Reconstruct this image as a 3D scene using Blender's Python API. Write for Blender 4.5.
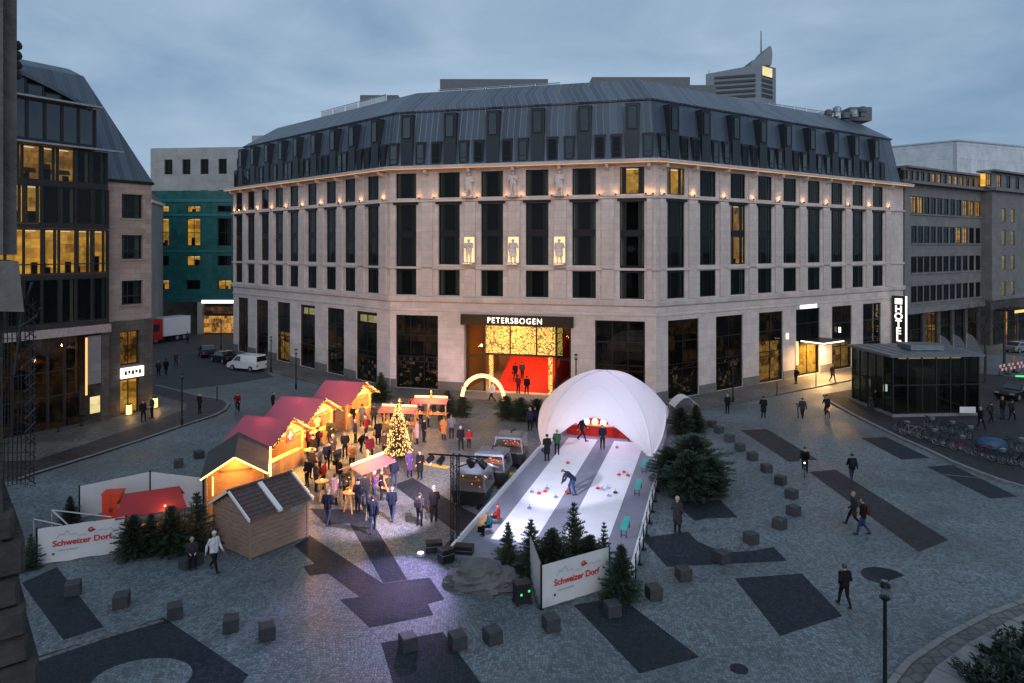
import bpy, math, random
import numpy as np
from mathutils import Vector, Matrix
random.seed(11)
R = math.radians
sc = bpy.context.scene
COL = sc.collection
for o in list(bpy.data.objects):
    bpy.data.objects.remove(o)

# ---------------------------------------------------------------- camera
H, F, HY = 14.0, 700.0, 247.0            # eye height (m), focal length (px), horizon row
cam = bpy.data.cameras.new('camera')
cam.sensor_width = 36.0
cam.lens = F / 1024.0 * 36.0
cam.shift_y = -(341.5 - HY) / 1024.0     # level camera, rising-front lens
cam.clip_start = 0.1
cam.clip_end = 6000
cam_o = bpy.data.objects.new('camera', cam)
cam_o.location = (0, 0, H)
cam_o.rotation_euler = (R(90), 0, 0)
COL.objects.link(cam_o)
sc.camera = cam_o

# ---------------------------------------------------------------- sky, sun, exposure
SUN_EL, SUN_AZ = 25.0, 172.0              # last glow in the west, behind the camera
world = bpy.data.worlds.new('World')
sc.world = world
world.use_nodes = True
wt = world.node_tree
for n in list(wt.nodes):
    wt.nodes.remove(n)
def wn(t, **kw):
    n = wt.nodes.new(t)
    for k, v in kw.items():
        setattr(n, k, v)
    return n
out = wn('ShaderNodeOutputWorld')
bg = wn('ShaderNodeBackground')
sky = wn('ShaderNodeTexSky', sky_type='NISHITA')
sky.sun_disc = False
sky.sun_elevation = R(SUN_EL)
sky.sun_rotation = R(SUN_AZ)
sky.air_density = 1.0
sky.dust_density = 1.5
sky.ozone_density = 4.0
tc = wn('ShaderNodeTexCoord')
mp = wn('ShaderNodeMapping')
mp.inputs['Scale'].default_value = (1.0, 1.0, 3.4)
nz = wn('ShaderNodeTexNoise')
nz.inputs['Scale'].default_value = 2.3
nz.inputs['Detail'].default_value = 7
nz.inputs['Roughness'].default_value = 0.55
nz.inputs['Distortion'].default_value = 0.5
rm = wn('ShaderNodeValToRGB')
rm.color_ramp.elements[0].position = 0.32
rm.color_ramp.elements[0].color = (1.6, 2.5, 3.65, 1)
rm.color_ramp.elements[1].position = 0.72
rm.color_ramp.elements[1].color = (3.5, 4.5, 5.6, 1)
mx = wn('ShaderNodeMix', data_type='RGBA')
mx.inputs['Factor'].default_value = 0.9       # overcast: mostly cloud
wt.links.new(tc.outputs['Generated'], mp.inputs['Vector'])
wt.links.new(mp.outputs['Vector'], nz.inputs['Vector'])
wt.links.new(nz.outputs['Fac'], rm.inputs['Fac'])
wt.links.new(sky.outputs['Color'], mx.inputs['A'])
wt.links.new(rm.outputs['Color'], mx.inputs['B'])
wt.links.new(mx.outputs['Result'], bg.inputs['Color'])
bg.inputs['Strength'].default_value = 0.12
wt.links.new(bg.outputs['Background'], out.inputs['Surface'])

sun = bpy.data.lights.new('sun', 'SUN')
sun.energy = 0.8
sun.angle = R(50)
sun.color = (1.0, 0.95, 0.96)
sun_o = bpy.data.objects.new('sun', sun)
COL.objects.link(sun_o)
az = R(SUN_AZ)
sdir = Vector((math.sin(az) * math.cos(R(SUN_EL)), math.cos(az) * math.cos(R(SUN_EL)), math.sin(R(SUN_EL))))
sun_o.rotation_euler = sdir.to_track_quat('Z', 'Y').to_euler()

sc.view_settings.view_transform = 'Standard'
sc.view_settings.look = 'None'
sc.view_settings.gamma = 1
sc.view_settings.exposure = 0.1
sc.view_settings.use_curve_mapping = False
sc.render.engine = 'CYCLES'
sc.cycles.use_denoising = True
sc.cycles.max_bounces = 5
sc.cycles.diffuse_bounces = 2
sc.cycles.glossy_bounces = 3
sc.cycles.transparent_max_bounces = 10
sc.cycles.sample_clamp_indirect = 4.0
sc.cycles.use_light_tree = True
sc.cycles.caustics_reflective = False
sc.cycles.caustics_refractive = False

# ---------------------------------------------------------------- materials
MATS = {}
def newmat(name):
    m = bpy.data.materials.new(name)
    m.use_nodes = True
    nt = m.node_tree
    b = nt.nodes['Principled BSDF']
    MATS[name] = m
    return m, nt, b
def N(nt, t, **kw):
    n = nt.nodes.new(t)
    for k, v in kw.items():
        setattr(n, k, v)
    return n
def rgba(c):
    return (c[0], c[1], c[2], 1.0)
def mat(name, col, rough=0.6, metal=0.0, var=0.25, scale=3.0, bump=0.0, bscale=20.0, emit=None, es=0.0, spec=0.5, world_space=False, stretch=None):
    """plain procedural material: base colour broken up by two scales of noise, optional relief"""
    m, nt, b = newmat(name)
    b.inputs['Roughness'].default_value = rough
    b.inputs['Metallic'].default_value = metal
    b.inputs['Specular IOR Level'].default_value = spec
    if world_space:
        src = N(nt, 'ShaderNodeNewGeometry').outputs['Position']
    else:
        src = N(nt, 'ShaderNodeTexCoord').outputs['Object']
    if stretch:
        mpn = N(nt, 'ShaderNodeMapping')
        mpn.inputs['Scale'].default_value = stretch
        nt.links.new(src, mpn.inputs['Vector'])
        src = mpn.outputs['Vector']
    n1 = N(nt, 'ShaderNodeTexNoise')
    n1.inputs['Scale'].default_value = scale
    n1.inputs['Detail'].default_value = 6
    n1.inputs['Roughness'].default_value = 0.65
    nt.links.new(src, n1.inputs['Vector'])
    r = N(nt, 'ShaderNodeValToRGB')
    r.color_ramp.elements[0].position = 0.3
    r.color_ramp.elements[1].position = 0.7
    r.color_ramp.elements[0].color = rgba([c * (1 - var) for c in col])
    r.color_ramp.elements[1].color = rgba([min(1, c * (1 + var)) for c in col])
    nt.links.new(n1.outputs['Fac'], r.inputs['Fac'])
    nt.links.new(r.outputs['Color'], b.inputs['Base Color'])
    if bump > 0:
        n2 = N(nt, 'ShaderNodeTexNoise')
        n2.inputs['Scale'].default_value = bscale
        n2.inputs['Detail'].default_value = 4
        nt.links.new(src, n2.inputs['Vector'])
        bp = N(nt, 'ShaderNodeBump')
        bp.inputs['Strength'].default_value = bump
        bp.inputs['Distance'].default_value = 0.05
        nt.links.new(n2.outputs['Fac'], bp.inputs['Height'])
        nt.links.new(bp.outputs['Normal'], b.inputs['Normal'])
    if emit:
        b.inputs['Emission Color'].default_value = rgba(emit)
        b.inputs['Emission Strength'].default_value = es
    return m
def glow(name, col, s):
    m, nt, b = newmat(name)
    b.inputs['Base Color'].default_value = rgba(col)
    b.inputs['Emission Color'].default_value = rgba(col)
    b.inputs['Emission Strength'].default_value = s
    return m

def stone_wall(name, col, bw, bh, mortar=0.75, var=0.12, rough=0.75, swap=True, msize=0.012, bump=0.35, rowoff=0.5):
    """cut stone slabs laid in courses; x along the wall, z up"""
    m, nt, b = newmat(name)
    b.inputs['Roughness'].default_value = rough
    tcn = N(nt, 'ShaderNodeTexCoord')
    sep = N(nt, 'ShaderNodeSeparateXYZ')
    nt.links.new(tcn.outputs['Object'], sep.inputs[0])
    comb = N(nt, 'ShaderNodeCombineXYZ')
    addn = N(nt, 'ShaderNodeMath', operation='ADD')
    nt.links.new(sep.outputs['X'], addn.inputs[0])
    nt.links.new(sep.outputs['Y'], addn.inputs[1])
    nt.links.new(addn.outputs[0], comb.inputs['X'])
    nt.links.new(sep.outputs['Z'], comb.inputs['Y'])
    br = N(nt, 'ShaderNodeTexBrick')
    br.offset = rowoff
    br.inputs['Scale'].default_value = 1.0
    br.inputs['Brick Width'].default_value = bw
    br.inputs['Row Height'].default_value = bh
    br.inputs['Mortar Size'].default_value = msize
    br.inputs['Mortar Smooth'].default_value = 0.2
    br.inputs['Color1'].default_value = rgba([c * (1 - var) for c in col])
    br.inputs['Color2'].default_value = rgba([c * (1 + var) for c in col])
    br.inputs['Mortar'].default_value = rgba([c * mortar for c in col])
    nt.links.new(comb.outputs[0], br.inputs['Vector'])
    n1 = N(nt, 'ShaderNodeTexNoise')
    n1.inputs['Scale'].default_value = 0.5
    n1.inputs['Detail'].default_value = 8
    n1.inputs['Roughness'].default_value = 0.7
    nt.links.new(tcn.outputs['Object'], n1.inputs['Vector'])
    mr = N(nt, 'ShaderNodeMapRange')
    mr.inputs['From Min'].default_value = 0.3
    mr.inputs['From Max'].default_value = 0.7
    mr.inputs['To Min'].default_value = 0.76
    mr.inputs['To Max'].default_value = 1.12
    nt.links.new(n1.outputs['Fac'], mr.inputs['Value'])
    mxn = N(nt, 'ShaderNodeMix', data_type='RGBA', blend_type='MULTIPLY')
    mxn.inputs['Factor'].default_value = 1.0
    nt.links.new(br.outputs['Color'], mxn.inputs['A'])
    nt.links.new(mr.outputs['Result'], mxn.inputs['B'])
    nt.links.new(mxn.outputs['Result'], b.inputs['Base Color'])
    bp = N(nt, 'ShaderNodeBump', invert=True)
    bp.inputs['Strength'].default_value = bump
    bp.inputs['Distance'].default_value = 0.02
    nt.links.new(br.outputs['Fac'], bp.inputs['Height'])
    nt.links.new(bp.outputs['Normal'], b.inputs['Normal'])
    return m

def cobbles(name, col, cell, var=0.35, joint=0.45, rough=0.55, patch=0.36):
    """small setts: a cell pattern with dark joints, cell to cell tone and broad wear"""
    m, nt, b = newmat(name)
    b.inputs['Specular IOR Level'].default_value = 0.3
    pos = N(nt, 'ShaderNodeNewGeometry').outputs['Position']
    wob = N(nt, 'ShaderNodeTexNoise')
    wob.inputs['Scale'].default_value = 0.35
    wob.inputs['Detail'].default_value = 1
    nt.links.new(pos, wob.inputs['Vector'])
    ad = N(nt, 'ShaderNodeVectorMath', operation='MULTIPLY_ADD')
    ad.inputs[1].default_value = (1.2, 1.2, 0)
    nt.links.new(wob.outputs['Color'], ad.inputs[0])
    nt.links.new(pos, ad.inputs[2])
    v = N(nt, 'ShaderNodeTexVoronoi', feature='F1', voronoi_dimensions='2D')
    v.inputs['Scale'].default_value = 1.0 / cell
    v.inputs['Randomness'].default_value = 0.55
    nt.links.new(ad.outputs[0], v.inputs['Vector'])
    ve = N(nt, 'ShaderNodeTexVoronoi', feature='DISTANCE_TO_EDGE', voronoi_dimensions='2D')
    ve.inputs['Scale'].default_value = 1.0 / cell
    ve.inputs['Randomness'].default_value = 0.55
    nt.links.new(ad.outputs[0], ve.inputs['Vector'])
    r = N(nt, 'ShaderNodeValToRGB')
    r.color_ramp.elements[0].position = 0.0
    r.color_ramp.elements[0].color = rgba([c * joint for c in col])
    r.color_ramp.elements[1].position = 0.16
    r.color_ramp.elements[1].color = rgba(col)
    nt.links.new(ve.outputs['Distance'], r.inputs['Fac'])
    sp = N(nt, 'ShaderNodeSeparateColor')
    nt.links.new(v.outputs['Color'], sp.inputs[0])
    mr = N(nt, 'ShaderNodeMapRange')
    mr.inputs['To Min'].default_value = 1 - var
    mr.inputs['To Max'].default_value = 1 + var
    nt.links.new(sp.outputs[0], mr.inputs['Value'])
    big = N(nt, 'ShaderNodeTexNoise')
    big.inputs['Scale'].default_value = 0.16
    big.inputs['Detail'].default_value = 7
    big.inputs['Roughness'].default_value = 0.62
    nt.links.new(pos, big.inputs['Vector'])
    mb2 = N(nt, 'ShaderNodeMapRange')
    mb2.inputs['From Min'].default_value = 0.3
    mb2.inputs['From Max'].default_value = 0.7
    mb2.inputs['To Min'].default_value = 1 - patch
    mb2.inputs['To Max'].default_value = 1 + patch
    nt.links.new(big.outputs['Fac'], mb2.inputs['Value'])
    mu = N(nt, 'ShaderNodeMath', operation='MULTIPLY')
    nt.links.new(mr.outputs['Result'], mu.inputs[0])
    nt.links.new(mb2.outputs['Result'], mu.inputs[1])
    mxn = N(nt, 'ShaderNodeMix', data_type='RGBA', blend_type='MULTIPLY')
    mxn.inputs['Factor'].default_value = 1
    nt.links.new(r.outputs['Color'], mxn.inputs['A'])
    nt.links.new(mu.outputs[0], mxn.inputs['B'])
    nt.links.new(mxn.outputs['Result'], b.inputs['Base Color'])
    rr = N(nt, 'ShaderNodeMapRange')
    rr.inputs['From Min'].default_value = 0.35
    rr.inputs['From Max'].default_value = 0.65
    rr.inputs['To Min'].default_value = rough - 0.18
    rr.inputs['To Max'].default_value = rough + 0.15
    nt.links.new(big.outputs['Fac'], rr.inputs['Value'])
    nt.links.new(rr.outputs['Result'], b.inputs['Roughness'])
    bp = N(nt, 'ShaderNodeBump')
    bp.inputs['Strength'].default_value = 0.7
    bp.inputs['Distance'].default_value = 0.03
    nt.links.new(ve.outputs['Distance'], bp.inputs['Height'])
    nt.links.new(bp.outputs['Normal'], b.inputs['Normal'])
    return m

def seamed_metal(name, col, pitch, rough=0.45):
    """standing-seam sheet: seams every `pitch` metres along u, slight panel to panel tone"""
    m, nt, b = newmat(name)
    b.inputs['Metallic'].default_value = 0.35
    b.inputs['Roughness'].default_value = rough
    uv = N(nt, 'ShaderNodeUVMap')
    sep = N(nt, 'ShaderNodeSeparateXYZ')
    nt.links.new(uv.outputs[0], sep.inputs[0])
    dv = N(nt, 'ShaderNodeMath', operation='DIVIDE')
    dv.inputs[1].default_value = pitch
    nt.links.new(sep.outputs['X'], dv.inputs[0])
    fr_ = N(nt, 'ShaderNodeMath', operation='FRACT')
    nt.links.new(dv.outputs[0], fr_.inputs[0])
    fl = N(nt, 'ShaderNodeMath', operation='FLOOR')
    nt.links.new(dv.outputs[0], fl.inputs[0])
    wn_ = N(nt, 'ShaderNodeTexWhiteNoise', noise_dimensions='1D')
    nt.links.new(fl.outputs[0], wn_.inputs['W'])
    rp = N(nt, 'ShaderNodeValToRGB')
    e = rp.color_ramp.elements
    e[0].position = 0.0; e[0].color = (1, 1, 1, 1)
    e[1].position = 0.10; e[1].color = (0, 0, 0, 1)
    nt.links.new(fr_.outputs[0], rp.inputs['Fac'])
    mr = N(nt, 'ShaderNodeMapRange')
    mr.inputs['To Min'].default_value = 0.8
    mr.inputs['To Max'].default_value = 1.2
    nt.links.new(wn_.outputs['Value'], mr.inputs['Value'])
    mxn = N(nt, 'ShaderNodeMix', data_type='RGBA', blend_type='MULTIPLY')
    mxn.inputs['Factor'].default_value = 1
    mxn.inputs['A'].default_value = rgba(col)
    nt.links.new(mr.outputs['Result'], mxn.inputs['B'])
    dk = N(nt, 'ShaderNodeMix', data_type='RGBA')
    nt.links.new(rp.outputs['Color'], dk.inputs['Factor'])
    nt.links.new(mxn.outputs['Result'], dk.inputs['A'])
    dk.inputs['B'].default_value = rgba([c * 2.8 for c in col])
    nt.links.new(dk.outputs['Result'], b.inputs['Base Color'])
    bp = N(nt, 'ShaderNodeBump')
    bp.inputs['Strength'].default_value = 0.8
    bp.inputs['Distance'].default_value = 0.05
    nt.links.new(rp.outputs['Color'], bp.inputs['Height'])
    nt.links.new(bp.outputs['Normal'], b.inputs['Normal'])
    return m

def glass(name, tint=(0.60, 0.63, 0.60), ior=1.30, rough=0.02):
    m, nt, b = newmat(name)
    o = nt.nodes['Material Output']
    nt.nodes.remove(b)
    tr = N(nt, 'ShaderNodeBsdfTransparent')
    tr.inputs['Color'].default_value = rgba(tint)
    gl = N(nt, 'ShaderNodeBsdfGlossy')
    gl.inputs['Roughness'].default_value = rough
    fz = N(nt, 'ShaderNodeFresnel')
    geo = N(nt, 'ShaderNodeNewGeometry')
    im = N(nt, 'ShaderNodeMix', data_type='FLOAT')          # a thin pane reflects the same from both of its faces
    im.inputs[2].default_value = ior
    im.inputs[3].default_value = 1.0 / ior
    nt.links.new(geo.outputs['Backfacing'], im.inputs[0])
    nt.links.new(im.outputs[0], fz.inputs['IOR'])
    ns = N(nt, 'ShaderNodeTexNoise')
    ns.inputs['Scale'].default_value = 0.6
    nt.links.new(geo.outputs['Position'], ns.inputs['Vector'])
    bp = N(nt, 'ShaderNodeBump')
    bp.inputs['Strength'].default_value = 0.12
    bp.inputs['Distance'].default_value = 0.05
    nt.links.new(ns.outputs['Fac'], bp.inputs['Height'])
    nt.links.new(bp.outputs['Normal'], gl.inputs['Normal'])
    ms = N(nt, 'ShaderNodeMixShader')
    nt.links.new(fz.outputs[0], ms.inputs[0])
    nt.links.new(tr.outputs[0], ms.inputs[1])
    nt.links.new(gl.outputs[0], ms.inputs[2])
    nt.links.new(ms.outputs[0], o.inputs['Surface'])
    return m

def lit_room(name, c1, c2, s, bw=0.9, bh=0.7, lo=0.0, hi=1.0):
    """the lit inside of a room seen through a window: warm walls broken by rectangular furniture, shelves and pictures"""
    m, nt, b = newmat(name)
    tcn = N(nt, 'ShaderNodeTexCoord')
    oi = N(nt, 'ShaderNodeObjectInfo')
    sc_ = N(nt, 'ShaderNodeVectorMath', operation='SCALE')
    sc_.inputs[0].default_value = (37.3, 0.0, 11.7)
    nt.links.new(oi.outputs['Random'], sc_.inputs['Scale'])
    av = N(nt, 'ShaderNodeVectorMath', operation='ADD')
    nt.links.new(tcn.outputs['Object'], av.inputs[0])
    nt.links.new(sc_.outputs[0], av.inputs[1])
    sep = N(nt, 'ShaderNodeSeparateXYZ')
    nt.links.new(av.outputs[0], sep.inputs[0])
    comb = N(nt, 'ShaderNodeCombineXYZ')
    nt.links.new(sep.outputs['X'], comb.inputs['X'])
    nt.links.new(sep.outputs['Z'], comb.inputs['Y'])
    fac = None
    for k, (w, h, o) in enumerate(((bw, bh, .37), (bw * .31, bh * .42, .61))):
        br = N(nt, 'ShaderNodeTexBrick')
        br.offset = o
        br.squash = 1.6
        br.inputs['Scale'].default_value = 1.0
        br.inputs['Brick Width'].default_value = w
        br.inputs['Row Height'].default_value = h
        br.inputs['Mortar Size'].default_value = 0.012 * (2 - k)
        br.inputs['Color1'].default_value = (0, 0, 0, 1)
        br.inputs['Color2'].default_value = (1, 1, 1, 1)
        br.inputs['Mortar'].default_value = (.2, .2, .2, 1)
        nt.links.new(comb.outputs[0], br.inputs['Vector'])
        if fac is None:
            fac = br.outputs['Color']
        else:
            mm = N(nt, 'ShaderNodeMix', data_type='RGBA')
            mm.inputs['Factor'].default_value = .35
            nt.links.new(fac, mm.inputs['A']); nt.links.new(br.outputs['Color'], mm.inputs['B'])
            fac = mm.outputs['Result']
    n1 = N(nt, 'ShaderNodeTexNoise')
    n1.inputs['Scale'].default_value = 1.3
    n1.inputs['Detail'].default_value = 5
    nt.links.new(av.outputs[0], n1.inputs['Vector'])
    mm = N(nt, 'ShaderNodeMix', data_type='RGBA')
    mm.inputs['Factor'].default_value = .45
    nt.links.new(fac, mm.inputs['A']); nt.links.new(n1.outputs['Fac'], mm.inputs['B'])
    r = N(nt, 'ShaderNodeValToRGB')
    r.color_ramp.elements[0].position = .2 + lo * .6
    r.color_ramp.elements[1].position = .2 + hi * .6
    r.color_ramp.elements[0].color = rgba(c1)
    r.color_ramp.elements[1].color = rgba(c2)
    nt.links.new(mm.outputs['Result'], r.inputs['Fac'])
    nt.links.new(r.outputs['Color'], b.inputs['Base Color'])
    nt.links.new(r.outputs['Color'], b.inputs['Emission Color'])
    b.inputs['Emission Strength'].default_value = s
    b.inputs['Roughness'].default_value = 0.8
    return m

def planks(name, col, pitch, axis='Z', var=0.3, emit=None):
    m = mat(name, col, 0.7, 0, var, 2.2, 0.35, 9.0, stretch=(1, 1, 6) if axis == 'Z' else (6, 6, 1))
    return m

stone_wall('limestone', (0.62, 0.53, 0.49), 1.35, 0.62, mortar=0.72, var=0.07)
stone_wall('plinth_stone', (0.16, 0.155, 0.155), 1.2, 0.5, mortar=0.7)
stone_wall('pink_stone', (0.30, 0.255, 0.225), 0.9, 0.42, mortar=0.6, var=0.14)
stone_wall('dark_stone', (0.075, 0.068, 0.062), 0.8, 0.5, mortar=0.4, var=0.25, bump=0.7)
stone_wall('grey_limestone', (0.19, 0.185, 0.18), 1.1, 0.6, mortar=0.75, var=0.10)
stone_wall('pale_concrete', (0.34, 0.34, 0.33), 2.4, 1.2, mortar=0.8, var=0.06)
stone_wall('white_panels', (0.62, 0.66, 0.70), 3.0, 3.0, mortar=0.7, var=0.04, msize=0.05, rowoff=0)
stone_wall('teal_tiles', (0.010, 0.105, 0.105), 0.8, 0.8, mortar=0.6, var=0.2, rough=0.3, rowoff=0, msize=0.02)
mat('teal_band', (0.015, 0.15, 0.15), 0.35, 0, 0.15)
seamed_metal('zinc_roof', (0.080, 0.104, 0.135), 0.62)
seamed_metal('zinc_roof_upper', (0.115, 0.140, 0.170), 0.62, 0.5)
seamed_metal('blue_zinc', (0.075, 0.10, 0.125), 0.55)
mat('dormer_metal', (0.034, 0.040, 0.050), 0.45, 0.4, 0.15)
mat('bronze_frame', (0.018, 0.017, 0.016), 0.4, 0.5, 0.2)
mat('dark_frame', (0.022, 0.024, 0.027), 0.45, 0.4, 0.2)
mat('dark_metal', (0.015, 0.015, 0.017), 0.5, 0.6, 0.3)
mat('black_plastic', (0.012, 0.012, 0.013), 0.45, 0, 0.3)
mat('aluminium', (0.55, 0.56, 0.58), 0.35, 0.8, 0.15)
mat('galvanised', (0.32, 0.34, 0.36), 0.45, 0.7, 0.25)
mat('room_dark', (0.018, 0.019, 0.018), 0.9, 0, 0.5, 0.8)
mat('curtain', (0.17, 0.20, 0.185), 0.9, 0, 0.4, 4, stretch=(5, 1, 0.3))
mat('curtain_pale', (0.42, 0.42, 0.38), 0.9, 0, 0.3, 4, stretch=(5, 1, 0.3))
mat('blind_pale', (0.28, 0.29, 0.28), 0.9, 0, 0.2, 2)
glass('window_glass')
glass('clear_glass', (0.8, 0.84, 0.84), 1.35)
glass('green_glass', (0.48, 0.54, 0.50), 1.4)
glass('sky_glass', (0.35, 0.4, 0.42), 2.0, 0.03)
lit_room('room_yellow', (0.22, 0.09, 0.01), (1.0, 0.56, 0.10), 1.0)
lit_room('room_warm', (0.16, 0.06, 0.01), (1.0, 0.55, 0.14), 0.5, .6, .9)
lit_room('room_pale', (0.55, 0.40, 0.16), (1.0, 0.82, 0.42), 0.75, .8, .6)
lit_room('shop_dim', (0.005, 0.005, 0.005), (0.16, 0.075, 0.025), 0.3, 1.1, 1.4, .45, 1.0)
lit_room('shop_warm', (0.07, 0.025, 0.004), (1.0, 0.48, 0.10), 0.6, .5, .7, .15, 1.0)
lit_room('shop_goods', (0.006, 0.005, 0.004), (0.75, 0.40, 0.22), 0.35, .35, .4, .62, 1.0)
glow('led_warm', (1.0, 0.50, 0.16), 1.1)
glow('lamp_warm', (1.0, 0.62, 0.28), 1.5)
glow('niche_light', (1.0, 0.68, 0.34), 0.85)
glow('sign_white', (1.0, 0.93, 0.80), 1.5)
glow('sign_cool', (0.95, 0.97, 1.0), 1.8)
glow('tube_warm', (1.0, 0.60, 0.20), 2.8)
glow('bulb_warm', (1.0, 0.48, 0.10), 2.4)
glow('bulb_red', (1.0, 0.06, 0.03), 3.5)
glow('bulb_white', (1.0, 0.58, 0.18), 2.0)
glow('lantern_white', (1.0, 0.92, 0.98), 2.6)
glow('lantern_pink', (1.0, 0.30, 0.62), 1.8)
glow('lantern_cyan', (0.55, 0.9, 1.0), 2.2)
glow('tail_red', (1.0, 0.05, 0.02), 3.0)
glow('head_white', (1.0, 0.95, 0.85), 5.0)
glow('neon_green', (0.1, 1.0, 0.25), 0.6)
cobbles('plaza_setts', (0.142, 0.172, 0.184), 0.125, var=0.34)
cobbles('dark_setts', (0.019, 0.027, 0.036), 0.12, var=0.35, rough=0.8)
cobbles('brown_setts', (0.038, 0.037, 0.040), 0.13, var=0.3, rough=0.8)
cobbles('pavement_setts', (0.048, 0.047, 0.048), 0.2, var=0.3, rough=0.6)
cobbles('pavement_slabs', (0.13, 0.125, 0.12), 0.45, var=0.15, rough=0.6)
mat('asphalt', (0.036, 0.037, 0.040), 0.7, 0, 0.3, 0.5, 0.3, 40, world_space=True)
mat('kerb_granite', (0.19, 0.19, 0.185), 0.65, 0, 0.25, 2.5, 0.3, 30)
mat('bollard_granite', (0.036, 0.039, 0.044), 0.6, 0, 0.3, 4, 0.1, 40)
mat('old_sandstone', (0.115, 0.108, 0.100), 0.85, 0, 0.4, 1.6, 0.9, 7)
mat('old_sandstone_dark', (0.040, 0.036, 0.034), 0.9, 0, 0.45, 2.5, 1.0, 6)
mat('foam_rock', (0.115, 0.115, 0.118), 0.85, 0, 0.35, 1.8, 0.8, 6)
planks('hut_planks', (0.30, 0.195, 0.145), 0.2)
planks('hut_planks_dark', (0.20, 0.105, 0.05), 0.2)
mat('orange_wood', (0.46, 0.24, 0.085), 0.6, 0, 0.25, 2.5, 0.2, 12, stretch=(1, 1, 5))
mat('tile_roof_brown', (0.085, 0.055, 0.052), 0.6, 0, 0.25, 3)
mat('felt_dark', (0.05, 0.048, 0.05), 0.85, 0, 0.3, 2, 0.3, 30)
mat('red_paint', (0.48, 0.022, 0.015), 0.5, 0, 0.15, 2)
mat('red_orange_paint', (0.62, 0.05, 0.015), 0.5, 0, 0.12, 2)
mat('red_carpet', (0.55, 0.022, 0.010), 0.9, 0, 0.2, 3)
mat('bar_roof', (0.32, 0.095, 0.115), 0.6, 0, 0.2, 3)
mat('white_paint', (0.74, 0.74, 0.73), 0.5, 0, 0.06, 3)
mat('banner_white', (0.56, 0.57, 0.58), 0.7, 0, 0.06, 1.2, 0.25, 3.0)
mat('banner_red', (0.55, 0.018, 0.014), 0.7, 0, 0.05)
mat('banner_grey', (0.33, 0.35, 0.37), 0.7, 0, 0.1)
mat('ink', (0.03, 0.03, 0.033), 0.7, 0, 0.1)
mat('carpet_grey', (0.235, 0.235, 0.285), 0.9, 0, 0.10, 1.2, 0.2, 60)
mat('curling_sheet', (0.80, 0.80, 0.82), 0.6, 0, 0.06, 1.4)
mat('stone_blue', (0.05, 0.13, 0.30), 0.35)
mat('stone_red', (0.52, 0.02, 0.02), 0.35)
mat('stone_grey', (0.30, 0.31, 0.33), 0.5)
mat('bench_green', (0.03, 0.42, 0.36), 0.5, 0, 0.1)
mat('bark', (0.055, 0.040, 0.028), 0.9, 0, 0.4, 8, 0.5, 20)
mat('needles', (0.022, 0.045, 0.026), 0.7, 0, 0.5, 5)
mat('needles_light', (0.040, 0.070, 0.034), 0.7, 0, 0.4, 5)
mat('shrub_leaf', (0.012, 0.022, 0.014), 0.6, 0, 0.5, 6)
mat('twig', (0.035, 0.030, 0.027), 0.9, 0, 0.3, 5)
mat('red_flag', (0.60, 0.015, 0.015), 0.7, emit=(0.6, 0.015, 0.015), es=0.25)
mat('skin', (0.48, 0.30, 0.22), 0.55, 0, 0.08)
mat('eye_dark', (0.02, 0.015, 0.012), 0.4)
mat('shoe_black', (0.014, 0.013, 0.013), 0.5)
mat('rubber', (0.014, 0.014, 0.015), 0.8)
mat('car_black', (0.012, 0.013, 0.016), 0.18, 0.3, 0.05)
mat('car_white', (0.70, 0.71, 0.72), 0.25, 0, 0.04)
mat('car_red', (0.50, 0.020, 0.014), 0.25, 0, 0.05)
mat('car_glass', (0.012, 0.014, 0.016), 0.06, 0, 0.05, spec=0.8)
mat('tarp_blue', (0.010, 0.05, 0.11), 0.5, 0, 0.15, 3, 0.4, 5)
mat('gondola_silver', (0.13, 0.16, 0.18), 0.4, 0.3, 0.12)
mat('gondola_dark', (0.022, 0.023, 0.027), 0.35, 0.2, 0.2)
mat('glass_roof', (0.20, 0.23, 0.26), 0.35, 0.6, 0.2, 2)
mat('red_tiles', (0.20, 0.065, 0.045), 0.8, 0, 0.25, 3)
mat('statue_stone', (0.62, 0.57, 0.53), 0.8, 0, 0.15, 5)
mat('tower_cladding', (0.20, 0.225, 0.26), 0.6, 0, 0.1, 0.2)
mat('window_strip', (0.03, 0.035, 0.04), 0.5)
mat('plant_grey', (0.12, 0.13, 0.145), 0.6, 0.2, 0.2)
mat('bike_blue', (0.012, 0.03, 0.07), 0.4)
mat('bike_red', (0.12, 0.012, 0.012), 0.4)
mat('bike_green', (0.012, 0.06, 0.045), 0.4)
mat('bike_pale', (0.22, 0.22, 0.22), 0.4)
mat('sill_white', (0.5, 0.5, 0.5), 0.6)
mat('barrier_red', (0.5, 0.02, 0.015), 0.5)
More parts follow.
